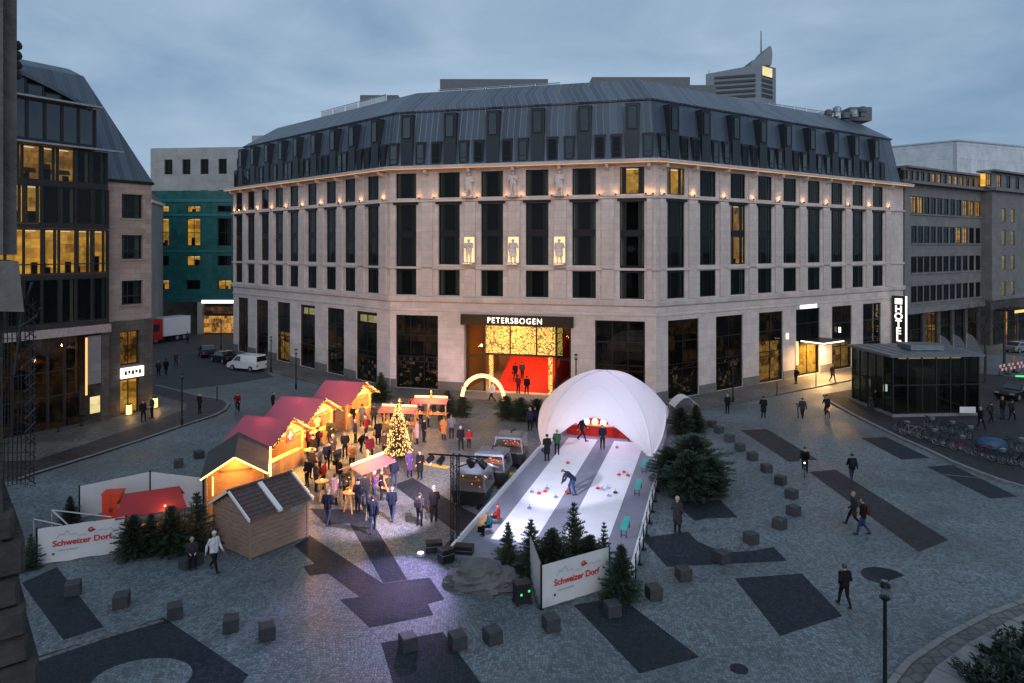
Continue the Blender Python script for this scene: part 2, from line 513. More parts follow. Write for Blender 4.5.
def fabric_tent(name, col=(0.80, 0.80, 0.82), tcol=(0.80, 0.76, 0.84), mixf=0.35):
    m, nt, b = newmat(name)
    o = nt.nodes['Material Output']
    b.inputs['Base Color'].default_value = rgba(col)
    b.inputs['Roughness'].default_value = 0.55
    t = N(nt, 'ShaderNodeBsdfTranslucent')
    t.inputs['Color'].default_value = rgba(tcol)
    tcn = N(nt, 'ShaderNodeTexCoord')
    n1 = N(nt, 'ShaderNodeTexNoise')
    n1.inputs['Scale'].default_value = 1.2
    n1.inputs['Detail'].default_value = 4
    nt.links.new(tcn.outputs['Object'], n1.inputs['Vector'])
    bp = N(nt, 'ShaderNodeBump')
    bp.inputs['Strength'].default_value = 0.35
    bp.inputs['Distance'].default_value = 0.25
    nt.links.new(n1.outputs['Fac'], bp.inputs['Height'])
    nt.links.new(bp.outputs['Normal'], b.inputs['Normal'])
    ms = N(nt, 'ShaderNodeMixShader')
    ms.inputs[0].default_value = mixf
    nt.links.new(b.outputs[0], ms.inputs[1])
    nt.links.new(t.outputs[0], ms.inputs[2])
    nt.links.new(ms.outputs[0], o.inputs['Surface'])
fabric_tent('tent_fabric', (.92, .92, .93), (.9, .85, .92), .25)
fabric_tent('pink_canvas', (0.46, 0.135, 0.20), (0.62, 0.24, 0.32), 0.42)
fabric_tent('red_canvas', (0.42, 0.045, 0.045), (0.6, 0.08, 0.05), 0.35)
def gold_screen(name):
    """entrance artwork: a gold screen, its lamplight put in as emission, with a tangle of dark leaf and branch lines"""
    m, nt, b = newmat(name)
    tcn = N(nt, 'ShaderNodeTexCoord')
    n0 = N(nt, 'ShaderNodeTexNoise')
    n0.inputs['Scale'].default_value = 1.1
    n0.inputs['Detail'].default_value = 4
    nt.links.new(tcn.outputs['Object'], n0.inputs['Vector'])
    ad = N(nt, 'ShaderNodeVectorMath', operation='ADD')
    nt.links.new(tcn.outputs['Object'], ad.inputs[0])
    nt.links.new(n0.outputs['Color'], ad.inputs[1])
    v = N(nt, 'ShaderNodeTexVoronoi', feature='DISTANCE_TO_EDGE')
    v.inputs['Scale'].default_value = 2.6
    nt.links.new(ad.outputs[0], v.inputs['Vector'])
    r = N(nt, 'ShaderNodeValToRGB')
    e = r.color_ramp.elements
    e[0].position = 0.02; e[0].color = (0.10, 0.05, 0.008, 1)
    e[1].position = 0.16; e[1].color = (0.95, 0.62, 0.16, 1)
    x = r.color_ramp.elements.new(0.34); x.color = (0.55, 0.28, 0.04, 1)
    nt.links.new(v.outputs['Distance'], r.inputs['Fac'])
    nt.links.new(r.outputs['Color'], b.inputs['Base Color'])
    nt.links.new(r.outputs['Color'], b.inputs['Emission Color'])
    b.inputs['Emission Strength'].default_value = 1.1  # lamplight falling on the screen, put into the material as a glow
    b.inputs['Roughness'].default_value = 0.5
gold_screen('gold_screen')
def MT(n):
    return MATS[n] if isinstance(n, str) else n

# ---------------------------------------------------------------- mesh helpers
class MB:
    def __init__(s):
        s.v, s.f, s.m, s.M, s.uv = [], [], [], None, None
    def p(s, co):
        co = Vector(co)
        if s.M is not None:
            co = s.M @ co
        s.v.append(co)
        return len(s.v) - 1
    def face(s, pts, mi=0):
        s.f.append([s.p(q) for q in pts]); s.m.append(mi)
    def box(s, x0, x1, y0, y1, z0, z1, mi=0):
        c = [s.p((x, y, z)) for z in (z0, z1) for y in (y0, y1) for x in (x0, x1)]
        for q in ((0, 2, 3, 1), (4, 5, 7, 6), (0, 1, 5, 4), (2, 6, 7, 3), (0, 4, 6, 2), (1, 3, 7, 5)):
            s.f.append([c[i] for i in q]); s.m.append(mi)
        return s
    def hexa(s, b, t, mi=0):
        c = [s.p(q) for q in b] + [s.p(q) for q in t]
        n = len(b)
        s.f.append([c[i] for i in range(n - 1, -1, -1)]); s.m.append(mi)
        s.f.append([c[n + i] for i in range(n)]); s.m.append(mi)
        for i in range(n):
            j = (i + 1) % n
            s.f.append([c[i], c[j], c[n + j], c[n + i]]); s.m.append(mi)
        return s
    def prism(s, poly, z0, z1, mi=0):
        return s.hexa([(x, y, z0) for x, y in poly], [(x, y, z1) for x, y in poly], mi)
    def tube(s, pts, r, n=6, mi=0, caps=True):
        pts = [Vector(q) for q in pts]
        rs = r if isinstance(r, (list, tuple)) else [r] * len(pts)
        rings = []
        for i, q in enumerate(pts):
            d = (pts[min(i + 1, len(pts) - 1)] - pts[max(i - 1, 0)]).normalized()
            a = Vector((0, 0, 1)) if abs(d.z) < 0.9 else Vector((1, 0, 0))
            e1 = d.cross(a).normalized(); e2 = d.cross(e1)
            rings.append([s.p(q + (e1 * math.cos(6.28319 * k / n) + e2 * math.sin(6.28319 * k / n)) * rs[i]) for k in range(n)])
        for i in range(len(rings) - 1):
            for k in range(n):
                s.f.append([rings[i][k], rings[i][(k + 1) % n], rings[i + 1][(k + 1) % n], rings[i + 1][k]]); s.m.append(mi)
        if caps:
            s.f.append(list(reversed(rings[0]))); s.m.append(mi)
            s.f.append(rings[-1]); s.m.append(mi)
        return s
    def lathe(s, prof, n=12, c=(0, 0, 0), mi=0, axis='Z'):
        rings = []
        for r, z in prof:
            ring = []
            for k in range(n):
                a = 6.28319 * k / n
                if axis == 'Z':
                    q = (c[0] + r * math.cos(a), c[1] + r * math.sin(a), c[2] + z)
                elif axis == 'Y':
                    q = (c[0] + r * math.cos(a), c[1] + z, c[2] + r * math.sin(a))
                else:
                    q = (c[0] + z, c[1] + r * math.cos(a), c[2] + r * math.sin(a))
                ring.append(s.p(q))
            rings.append(ring)
        for i in range(len(rings) - 1):
            for k in range(n):
                s.f.append([rings[i][k], rings[i][(k + 1) % n], rings[i + 1][(k + 1) % n], rings[i + 1][k]]); s.m.append(mi)
        s.f.append(list(reversed(rings[0]))); s.m.append(mi)
        s.f.append(rings[-1]); s.m.append(mi)
        return s
    def ball(s, c, r, n=8, mi=0, sz=1.0):
        pr = []
        k = max(3, n // 2)
        for i in range(k + 1):
            a = -math.pi / 2 + math.pi * i / k
            pr.append((max(0.001, r * math.cos(a)), r * sz * math.sin(a)))
        return s.lathe(pr, n, c, mi)
    def torus(s, c, r, rr, n=20, k=6, mi=0, axis='Y'):
        rings = []
        for i in range(n):
            a = 6.28319 * i / n
            ring = []
            for j in range(k):
                b = 6.28319 * j / k
                d = r + rr * math.cos(b)
                if axis == 'Y':
                    q = (c[0] + d * math.cos(a), c[1] + rr * math.sin(b), c[2] + d * math.sin(a))
                else:
                    q = (c[0] + d * math.cos(a), c[1] + d * math.sin(a), c[2] + rr * math.sin(b))
                ring.append(s.p(q))
            rings.append(ring)
        for i in range(n):
            for j in range(k):
                s.f.append([rings[i][j], rings[(i + 1) % n][j], rings[(i + 1) % n][(j + 1) % k], rings[i][(j + 1) % k]]); s.m.append(mi)
        return s
    def mesh(s, name, mats, smooth=False, bevel=0):
        me = bpy.data.meshes.new(name)
        me.from_pydata([tuple(q) for q in s.v], [], s.f)
        mats = mats if isinstance(mats, (list, tuple)) else [mats]
        for q in mats:
            me.materials.append(MT(q))
        if len(mats) > 1:
            me.polygons.foreach_set('material_index', s.m)
        if smooth:
            me.polygons.foreach_set('use_smooth', [True] * len(s.f))
        me.update()
        return me
    def build(s, name, mats, parent=None, loc=(0, 0, 0), rz=0.0, smooth=False):
        return link(name, s.mesh(name, mats, smooth), parent, loc, rz)
def link(name, me, parent=None, loc=(0, 0, 0), rz=0.0):
    o = bpy.data.objects.new(name, me)
    COL.objects.link(o)
    o.parent = parent
    o.location = loc
    o.rotation_euler = (0, 0, rz)
    return o
def tag(o, label, cat, group=None, kind=None):
    o['label'] = label
    if cat:
        o['category'] = cat
    if group:
        o['group'] = group
    if kind:
        o['kind'] = kind
    return o
def thing(name, label, cat, loc=(0, 0, 0), rz=0.0, group=None):
    return tag(link(name, None, None, loc, rz), label, cat, group)
def struct(o, label=None):
    o['kind'] = 'structure'
    if label:
        o['label'] = label
    return o
def copy_tree(o, parent=None):
    c = o.copy()
    COL.objects.link(c)
    c.parent = parent
    for ch in list(o.children):
        copy_tree(ch, c)
    return c
def setmat(o, i, m):
    o.material_slots[i].link = 'OBJECT'
    o.material_slots[i].material = MT(m)
def gp(px, py, z=0.0):
    Y = (H - z) * F / (py - HY)
    return ((px - 512.0) / F * Y, Y)
def frame(P, Q):
    d = Vector((Q[0] - P[0], Q[1] - P[1]))
    return d.length, math.atan2(d.y, d.x)
def ray_u(px, P, Q):
    """distance along P->Q where the sight line of image column px meets the wall"""
    k = (px - 512.0) / F
    dx, dy = Q[0] - P[0], Q[1] - P[1]
    t = (k * P[1] - P[0]) / (dx - k * dy)
    return t * math.hypot(dx, dy)
def offset_line(pts, d):
    """offset an open polyline to its right-hand side (outwards when walked left to right as seen from outside)"""
    res = []
    for i, p in enumerate(pts):
        ds = []
        if i > 0:
            ds.append((Vector(p) - Vector(pts[i - 1])).normalized())
        if i < len(pts) - 1:
            ds.append((Vector(pts[i + 1]) - Vector(p)).normalized())
        ns = [Vector((q.y, -q.x)) for q in ds]
        if len(ns) == 1:
            n = ns[0]
        else:
            n = (ns[0] + ns[1])
            n = n / n.dot(ns[0])
        res.append((p[0] + n.x * d, p[1] + n.y * d))
    return res
def sweep(name, pts, prof, m, parent=None, closed=False, loc=(0, 0)):
    """run a (offset, z) profile along a polyline with mitred corners; uv.x is metres along the wall"""
    lines = [offset_line(pts, d) for d, z in prof]
    v, f, uv = [], [], []
    n = len(pts)
    L = [0.0]
    for i in range(n - 1):
        L.append(L[-1] + math.hypot(pts[i + 1][0] - pts[i][0], pts[i + 1][1] - pts[i][1]))
    for (d, z), ln in zip(prof, lines):
        for q in ln:
            v.append((q[0] - loc[0], q[1] - loc[1], z))
    K = len(prof)
    for j in range(K if closed else K - 1):
        j2 = (j + 1) % K
        for i in range(n - 1):
            f.append((j * n + i, j * n + i + 1, j2 * n + i + 1, j2 * n + i))
            uv += [(L[i], prof[j][1]), (L[i + 1], prof[j][1]), (L[i + 1], prof[j2][1]), (L[i], prof[j2][1])]
    me = bpy.data.meshes.new(name)
    me.from_pydata(v, [], f)
    lay = me.uv_layers.new(name='UVMap')
    lay.data.foreach_set('uv', [c for q in uv for c in q])
    me.materials.append(MT(m))
    me.update()
    return link(name, me, parent)
def add_uv_slope(me):
    """uv for a roof slope: x runs along the horizontal direction of each face"""
    lay = me.uv_layers.new(name='UVMap')
    for poly in me.polygons:
        n = poly.normal
        h = Vector((-n.y, n.x, 0))
        h = h.normalized() if h.length > 1e-4 else Vector((1, 0, 0))
        for li in poly.loop_indices:
            co = me.vertices[me.loops[li].vertex_index].co
            lay.data[li].uv = (co.dot(h), co.z)
def text_mesh(s, size, extrude=0.02, align='CENTER', bold=0.0, space=1.0):
    cu = bpy.data.curves.new('lettering', 'FONT')
    cu.body = s
    cu.size = size
    cu.extrude = extrude
    cu.offset = bold
    cu.align_x = align
    cu.space_character = space
    o = bpy.data.objects.new('lettering', cu)
    COL.objects.link(o)
    dg = bpy.context.evaluated_depsgraph_get()
    me = bpy.data.meshes.new_from_object(o.evaluated_get(dg))
    bpy.data.objects.remove(o)
    return me
def lettering(name, s, size, m, parent, loc, rot, extrude=0.02, bold=0.0, sx=1.0, space=1.0):
    me = text_mesh(s, size, extrude, bold=bold, space=space)
    me.materials.clear()
    me.materials.append(MT(m))
    o = link(name, me, parent, loc)
    o.rotation_euler = rot
    o.scale = (sx, 1, 1)
    return o
def lamp(name, kind, loc, energy, color, parent=None, radius=0.1, rot=None, spot=None, size=None, blend=0.6):
    l = bpy.data.lights.new(name, kind)
    l.energy = energy
    l.color = color
    if kind == 'AREA':
        l.size = size or 1.0
    else:
        l.shadow_soft_size = radius
    if kind == 'SPOT':
        l.spot_size = R(spot or 60)
        l.spot_blend = blend
    o = bpy.data.objects.new(name, l)
    COL.objects.link(o)
    o.parent = parent
    o.location = loc
    if rot is not None:
        o.rotation_euler = rot
    return o
def aim(o, target):
    d = Vector(target) - o.location
    o.rotation_euler = d.to_track_quat('-Z', 'Y').to_euler()
ORD = ['first', 'second', 'third', 'fourth', 'fifth', 'sixth', 'seventh', 'eighth', 'ninth', 'tenth', 'eleventh', 'twelfth', 'thirteenth', 'fourteenth', 'fifteenth', 'sixteenth', 'seventeenth', 'eighteenth', 'nineteenth', 'twentieth']
E1 = Vector((0.96, -0.28)); E2 = Vector((0.28, 0.96))   # directions across and along the curling lanes
RZ_LANE = math.atan2(-0.28, 0.96)
LO = Vector((-0.97, 33.4))
def lane(u, v, z=0.0):
    q = LO + E1 * u + E2 * v
    return (q.x, q.y, z)

# ---------------------------------------------------------------- windows
WC = {}
WN = [0]
def window_meshes(w, h, cols, splits, fw, mat_f, solid=(), mull=None):
    """cols: number of equal lights, or their width fractions; rows listed in solid are closed spandrel panels"""
    key = (round(w, 3), round(h, 3), cols, tuple(splits), fw, mat_f, solid, mull)
    if key in WC:
        return WC[key]
    b = MB()
    b.box(-w/2, -w/2 + fw, 0, 0.10, 0, h); b.box(w/2 - fw, w/2, 0, 0.10, 0, h)
    b.box(-w/2 + fw, w/2 - fw, 0, 0.10, 0, fw); b.box(-w/2 + fw, w/2 - fw, 0, 0.10, h - fw, h)
    zs = [fw] + list(splits) + [h - fw]
    fr_ = [1.0 / cols] * cols if isinstance(cols, int) else list(cols)
    xs = [-w/2 + fw]
    for q in fr_:
        xs.append(xs[-1] + (w - 2 * fw) * q)
    mw = (mull or fw * .7) / 2
    for s0 in splits:
        b.box(-w/2 + fw, w/2 - fw, 0.005, 0.095, s0 - fw * 0.5, s0 + fw * 0.5)
    cells = []
    for k in range(len(zs) - 1):
        z0 = zs[k] + (fw * 0.5 if k else 0)
        z1 = zs[k + 1] - (fw * 0.5 if k < len(zs) - 2 else 0)
        if k in solid:
            b.box(-w/2 + fw, w/2 - fw, 0.03, 0.09, z0, z1)
            continue
        for x in xs[1:-1]:
            b.box(x - mw, x + mw, 0.01, 0.09, z0, z1)
        pms = {}
        for c in range(len(fr_)):
            pw_ = round(xs[c + 1] - xs[c], 4)
            if pw_ not in pms:
                e = mw + .003
                q = MB(); q.box(-pw_/2 + e, pw_/2 - e, 0.035, 0.05, z0 + 0.002, z1 - 0.002)
                pms[pw_] = q.mesh('pane', 'window_glass')
            cells.append((pms[pw_], (xs[c] + xs[c + 1]) / 2))
    fm = b.mesh('window', mat_f)
    q = MB(); a_, c0, c1 = w/2 - .006, .006, h - .006
    q.face([(-a_, 0.75, c0), (a_, 0.75, c0), (a_, 0.75, c1), (-a_, 0.75, c1)])
    q.face([(-a_, 0.1, c0), (a_, 0.1, c0), (a_, 0.75, c0), (-a_, 0.75, c0)])
    q.face([(-a_, 0.1, c1), (a_, 0.1, c1), (a_, 0.75, c1), (-a_, 0.75, c1)])
    q.face([(-a_, 0.1, c0), (-a_, 0.75, c0), (-a_, 0.75, c1), (-a_, 0.1, c1)])
    q.face([(a_, 0.1, c0), (a_, 0.75, c0), (a_, 0.75, c1), (a_, 0.1, c1)])
    rm_ = q.mesh('room', 'room_dark')
    q = MB()
    for sgn in (-1, 1):
        cw = w * 0.2
        n = 8
        xs = [sgn * (w/2 - fw - cw * i / n) for i in range(n + 1)]
        for i in range(n):
            y0 = 0.22 + 0.035 * (i % 2); y1 = 0.22 + 0.035 * ((i + 1) % 2)
            q.face([(xs[i], y0, 0.03), (xs[i + 1], y1, 0.03), (xs[i + 1], y1, h - 0.03), (xs[i], y0, h - 0.03)])
    cm = q.mesh('curtain', 'curtain')
    WC[key] = (fm, cells, rm_, cm)
    return WC[key]
def window(parent, x, y, z, w, h, cols=2, splits=(), fw=0.08, room='room_dark', glassm='window_glass', mat_f='bronze_frame', curtain=True, rz=0.0, name='window', panes=True, solid=(), mull=None):
    fm, cells, rm_, cm = window_meshes(w, h, cols, splits, fw, mat_f, solid, mull)
    o = link(name, fm, parent, (x, y, z), rz)
    if panes:
        for pm, px in cells:
            p = link('pane', pm, o, (px, 0, 0))
            if glassm != 'window_glass':
                setmat(p, 0, glassm)
    r = link('room', rm_, o)
    if room != 'room_dark':
        setmat(r, 0, room)
        if room in ('room_yellow', 'room_warm', 'room_pale') and name == 'window':
            WN[0] += 1
            furnish(o, w, h, WN[0])
    if curtain:
        c = link('curtain', cm, o)
        WN[0] += 1
        if WN[0] * 7 % 5 < 2:
            setmat(c, 0, 'curtain_pale')
    return o

FURN = {}
def furnish(o, w, h, seed):
    """a cabinet or two and a ceiling lamp in a lit room"""
    rnd = random.Random(seed)
    for k in range(rnd.randint(1, 2)):
        cw, chh = rnd.choice((.25, .4, .55)), rnd.choice((.5, .9, 1.3))
        cw, chh = min(cw, w * .5), min(chh, h * .6)
        key = (cw, round(chh, 2), k)
        if key not in FURN:
            q = MB(); q.box(-cw / 2, cw / 2, 0, .15, 0, chh); FURN[key] = q.mesh('cabinet', 'hut_planks_dark' if k else 'bronze_frame')
        link('cabinet', FURN[key], o, (rnd.uniform(-w / 2 + cw / 2 + .05, w / 2 - cw / 2 - .05), .45 + .12 * k, .02))
    key = ('lamp', round(w, 2))
    if key not in FURN:
        q = MB(); q.box(-w * .3, w * .3, 0, .1, -.06, 0); FURN[key] = q.mesh('ceiling_lamp', 'sign_white')
    link('ceiling_lamp', FURN[key], o, (0, .4, h - .12))

# ================================================================ GROUND
b = MB(); b.face([(-1500, -300, 0), (1500, -300, 0), (1500, 2500, 0), (-1500, 2500, 0)])
ground = struct(b.build('ground', 'plaza_setts'), 'plaza of small grey stone setts')
def sheet(name, pxs, z, m, parent=None, world_pts=None):
    pts = world_pts or [gp(*q) for q in pxs]
    q = MB(); q.face([(x, y, z) for x, y in pts])
    return q.build(name, m, parent)
INLAYS = [
    [(21.7, 583), (57, 567), (103.5, 627), (63.4, 640)],
    [(294.4, 545.9), (309.4, 535.2), (382.9, 583.6), (407.9, 580.2), (429.6, 577.6), (444.6, 599.3), (428, 604.3), (433.6, 615.3), (369.5, 628), (339.5, 599.6), (359.5, 597), (327.8, 573.6), (309.4, 575.9), (303.4, 566.9), (314.4, 563.5)],
    [(309.4, 508.5), (363, 510), (379.5, 533.5), (407.4, 579.9), (383.2, 583.2), (349.5, 523.5), (326, 525)],
    [(393, 485), (413, 478), (454, 503), (480, 517), (473, 533), (453, 530)],
    [(381, 643), (443, 632), (486, 690), (398, 700)],
    [(573.5, 605), (620, 597), (699.4, 657), (640, 673.6)],
    [(734.5, 578.5), (801.9, 573.5), (842.6, 616), (780, 636)],
    [(641.7, 537.8), (688.4, 531.8), (697, 541), (712, 548), (730, 552), (752, 551), (773.5, 546.8), (786.9, 561), (666.7, 566.8)],
    [(671.7, 501.7), (720, 500), (737.8, 517.4), (706.8, 518.4), (695, 521)],
    [(860.8, 438), (885.9, 437), (930, 458), (901.5, 459.6)],
    [(926.6, 466.8), (953, 465), (1017.5, 496.6), (990.9, 498.7)],
]
for q in INLAYS:
    sheet('paving_inlay', q, 0.004, 'dark_setts', ground)
sheet('paving_inlay', [(809, 472), (835.7, 469.6), (948.6, 540), (918.8, 552)], 0.004, 'brown_setts', ground)
sheet('paving_inlay', [(740, 430), (767, 429), (818, 460), (789, 462)], 0.004, 'brown_setts', ground)
# big bottom-left field with a light round inside it
big = [gp(*q) for q in [(30, 659), (163.5, 617.6), (248.6, 675), (215, 720), (60, 740)]]
sheet('paving_inlay', None, 0.004, 'dark_setts', ground, big)
cx, cy = gp(142, 679)
b = MB(); b.face([(cx + 1.55 * math.cos(6.2832 * k / 40), cy + 1.15 * math.sin(6.2832 * k / 40), 0.008) for k in range(40)])
b.build('paving_round', 'plaza_setts', ground)
# light joint bands of larger setts around some fields
def strip(pxs, w, m='kerb_granite', z=0.006):
    pts = [gp(*q) for q in pxs]
    ln = offset_line(pts, w)
    q = MB()
    for i in range(len(pts) - 1):
        q.face([(*pts[i], z), (*pts[i + 1], z), (*ln[i + 1], z), (*ln[i], z)])
    return q.build('paving_strip', m, ground)
strip([(30, 661), (110, 634), (163, 619)], 0.22, 'pavement_slabs')
strip([(63, 642), (104, 629)], 0.2, 'pavement_slabs')
strip([(819, 459), (900, 470), (1024, 482)], 0.15, 'pavement_slabs')
for q in ((739, 669), (690, 508)):
    x, y = gp(*q)
    b = MB(); b.lathe([(0.30, 0), (0.30, 0.009), (0.26, 0.010), (0.24, 0.006), (0.05, 0.006)], 20)
    b.build('manhole_cover', 'dark_setts', ground, (x, y, 0.001))

# roads and pavements
rd = [gp(*q) for q in [(152, 352), (186, 338), (240, 338), (262, 370), (274, 377), (232, 384), (156, 393)]]
struct(sheet('road', None, 0.004, 'asphalt', None, [(-70, 128), (-40, 122)] + [(p[0], p[1]) for p in rd[2:]] + [(-38, 66), (-60, 100)]), 'asphalt street running off behind the market')
struct(sheet('road', None, 0.004, 'asphalt', None, [(52, 62), (60, 50), (140, 78), (140, 150), (84, 100)]), 'asphalt street on the right beyond the glass pavilion')
# left pavement in front of the office building
kl = [gp(*q) for q in [(20, 481), (33, 476), (97, 456), (140, 442), (180, 428), (205, 420), (217, 416), (226, 411), (230, 405), (226, 401), (215, 399), (200, 396.6), (170, 389), (157, 386)]]
pav = kl + [(-39, 70), (-60, 66), (-48, 40)]
b = MB(); b.prism(pav, -0.2, 0.12)
struct(b.build('pavement', 'pavement_setts'), 'dark pavement in front of the glass office block')
def kerb(pts, parent, w=0.24, z=0.135):
    o = sweep('kerb', pts, [(0.0, 0.0), (0.0, z), (-w, z), (-w, 0.0)], 'kerb_granite', parent, closed=True)
    return struct(o, 'granite kerb edging the pavement')
kerb(kl, None)
inner = [gp(*q) for q in [(36, 462), (90, 444), (150, 424), (187, 410), (186, 405), (158, 396)]]
sheet('pavement_slab_strip', None, 0.126, 'pavement_slabs', bpy.data.objects['pavement'], inner + [(-34, 66), (-46, 42)])
# right pavement with the glass pavilion
kr = [gp(*q) for q in [(826, 400), (836, 405), (856, 416), (880, 428), (905, 440), (930, 451), (955, 463), (980, 473), (1005, 482), (1030, 489), (1060, 497)]]
kr = list(reversed(kr))
b = MB(); b.prism([kr[-1], (29.3, 66), (50, 78), (70, 62), (40, 38)] + kr[:-1], -0.2, 0.12)
pr = struct(b.build('pavement', 'brown_setts'), 'brown paved pavement under the glass pavilion and parked bicycles')
kerb(kr, None)
# raised stone rim at the lower right corner
rim = [gp(*q) for q in [(884, 690), (905, 664), (940, 640), (985, 616), (1040, 596)]]
rim_in = offset_line(rim, 0.9); rim_in2 = offset_line(rim, 2.2)
wall = thing('low_wall', 'low curved wall of rough stone setts at the bottom right corner', 'wall', (rim[2][0], rim[2][1], 0))
ox, oy = rim[2]
for i in range(len(rim) - 1):
    for k in range(2):
        t0, t1 = k / 2 + 0.01, (k + 1) / 2 - 0.01
        lp = lambda A, i, t: (A[i][0] + (A[i + 1][0] - A[i][0]) * t - ox, A[i][1] + (A[i + 1][1] - A[i][1]) * t - oy)
        q = MB(); q.prism([lp(rim, i, t0), lp(rim, i, t1), lp(offset_line(rim, 0.22), i, t1), lp(offset_line(rim, 0.22), i, t0)], 0, 0.16 + random.uniform(-.008, .008))
        q.build('kerb_stone', 'kerb_granite', wall)
        q = MB(); q.prism([lp(rim_in, i, t0), lp(rim_in, i, t1), lp(rim_in2, i, t1), lp(rim_in2, i, t0)], 0, 0.30 + random.uniform(-.015, .015))
        q.build('coping_slab', 'kerb_granite', wall)
q = MB()
a, c = offset_line(rim, 0.24), offset_line(rim, 0.88)
for i in range(len(rim) - 1):
    q.prism([(a[i][0] - ox, a[i][1] - oy), (a[i + 1][0] - ox, a[i + 1][1] - oy), (c[i + 1][0] - ox, c[i + 1][1] - oy), (c[i][0] - ox, c[i][1] - oy)], 0, 0.12)
q.build('sett_bed', 'pavement_slabs', wall)

# ================================================================ HOTEL
PA, PB, PC, PD = (-37.7, 94.7), (-12.1, 69.5), (12.9, 62.7), (49.0, 87.7)
P0 = (PA[0] + 14 * 0.702, PA[1] + 14 * 0.713)
PE = (PD[0] - 14 * 0.569, PD[1] + 14 * 0.822)
hotel = thing('hotel_building', 'large pale stone hotel with dark zinc mansard roof behind the market', 'building', (0, 66, 0))
HL = (0, 66)
def loc_(P):
    return (P[0] - HL[0], P[1] - HL[1], 0)
poly = [P0, PA, PB, PC, PD, PE]
ZC = 21.45
def swp(name, prof, m, pts=None, closed=False):
    return sweep(name, pts or poly, prof, m, hotel, closed, HL)
swp('cornice', [(0.0, ZC), (0.75, ZC + 0.12), (0.95, ZC + 0.14), (0.95, ZC + 0.38), (0.6, ZC + 0.48), (-0.6, ZC + 0.5)], 'limestone')
swp('light_strip', [(0.80, ZC + 0.105), (0.93, ZC + 0.115)], 'led_warm')
swp('band_course', [(0.0, 8.55), (0.16, 8.7), (0.22, 9.05), (0.22, 9.16), (0.0, 9.2)], 'limestone')
swp('band_course', [(0.0, 7.72), (0.08, 7.75), (0.08, 7.9), (0.0, 7.93)], 'limestone')
swp('band_course', [(0.0, 18.38), (0.18, 18.42), (0.18, 18.58), (0.0, 18.62)], 'limestone')
swp('band_course', [(0.0, 11.86), (0.14, 11.88), (0.14, 12.06), (0.0, 12.1)], 'limestone')
ZR1, ZR2 = 27.4, 30.1
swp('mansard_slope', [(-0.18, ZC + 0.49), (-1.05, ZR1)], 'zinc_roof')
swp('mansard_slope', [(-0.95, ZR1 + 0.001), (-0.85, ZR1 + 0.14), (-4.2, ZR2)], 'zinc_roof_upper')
top = offset_line(poly, -4.2)
b = MB(); b.face([(x - HL[0], y - HL[1], ZR2) for x, y in top]); b.build('flat_roof', 'felt_dark', hotel)
# blank end and back walls
swp('wall', [(0, 0), (0, ZC)], 'limestone', [P0, PA])
swp('wall', [(0, 0), (0, ZC)], 'limestone', [PD, PE])
swp('wall', [(-0.02, 0), (-0.02, ZC + 0.4)], 'pale_concrete', [PE, P0])

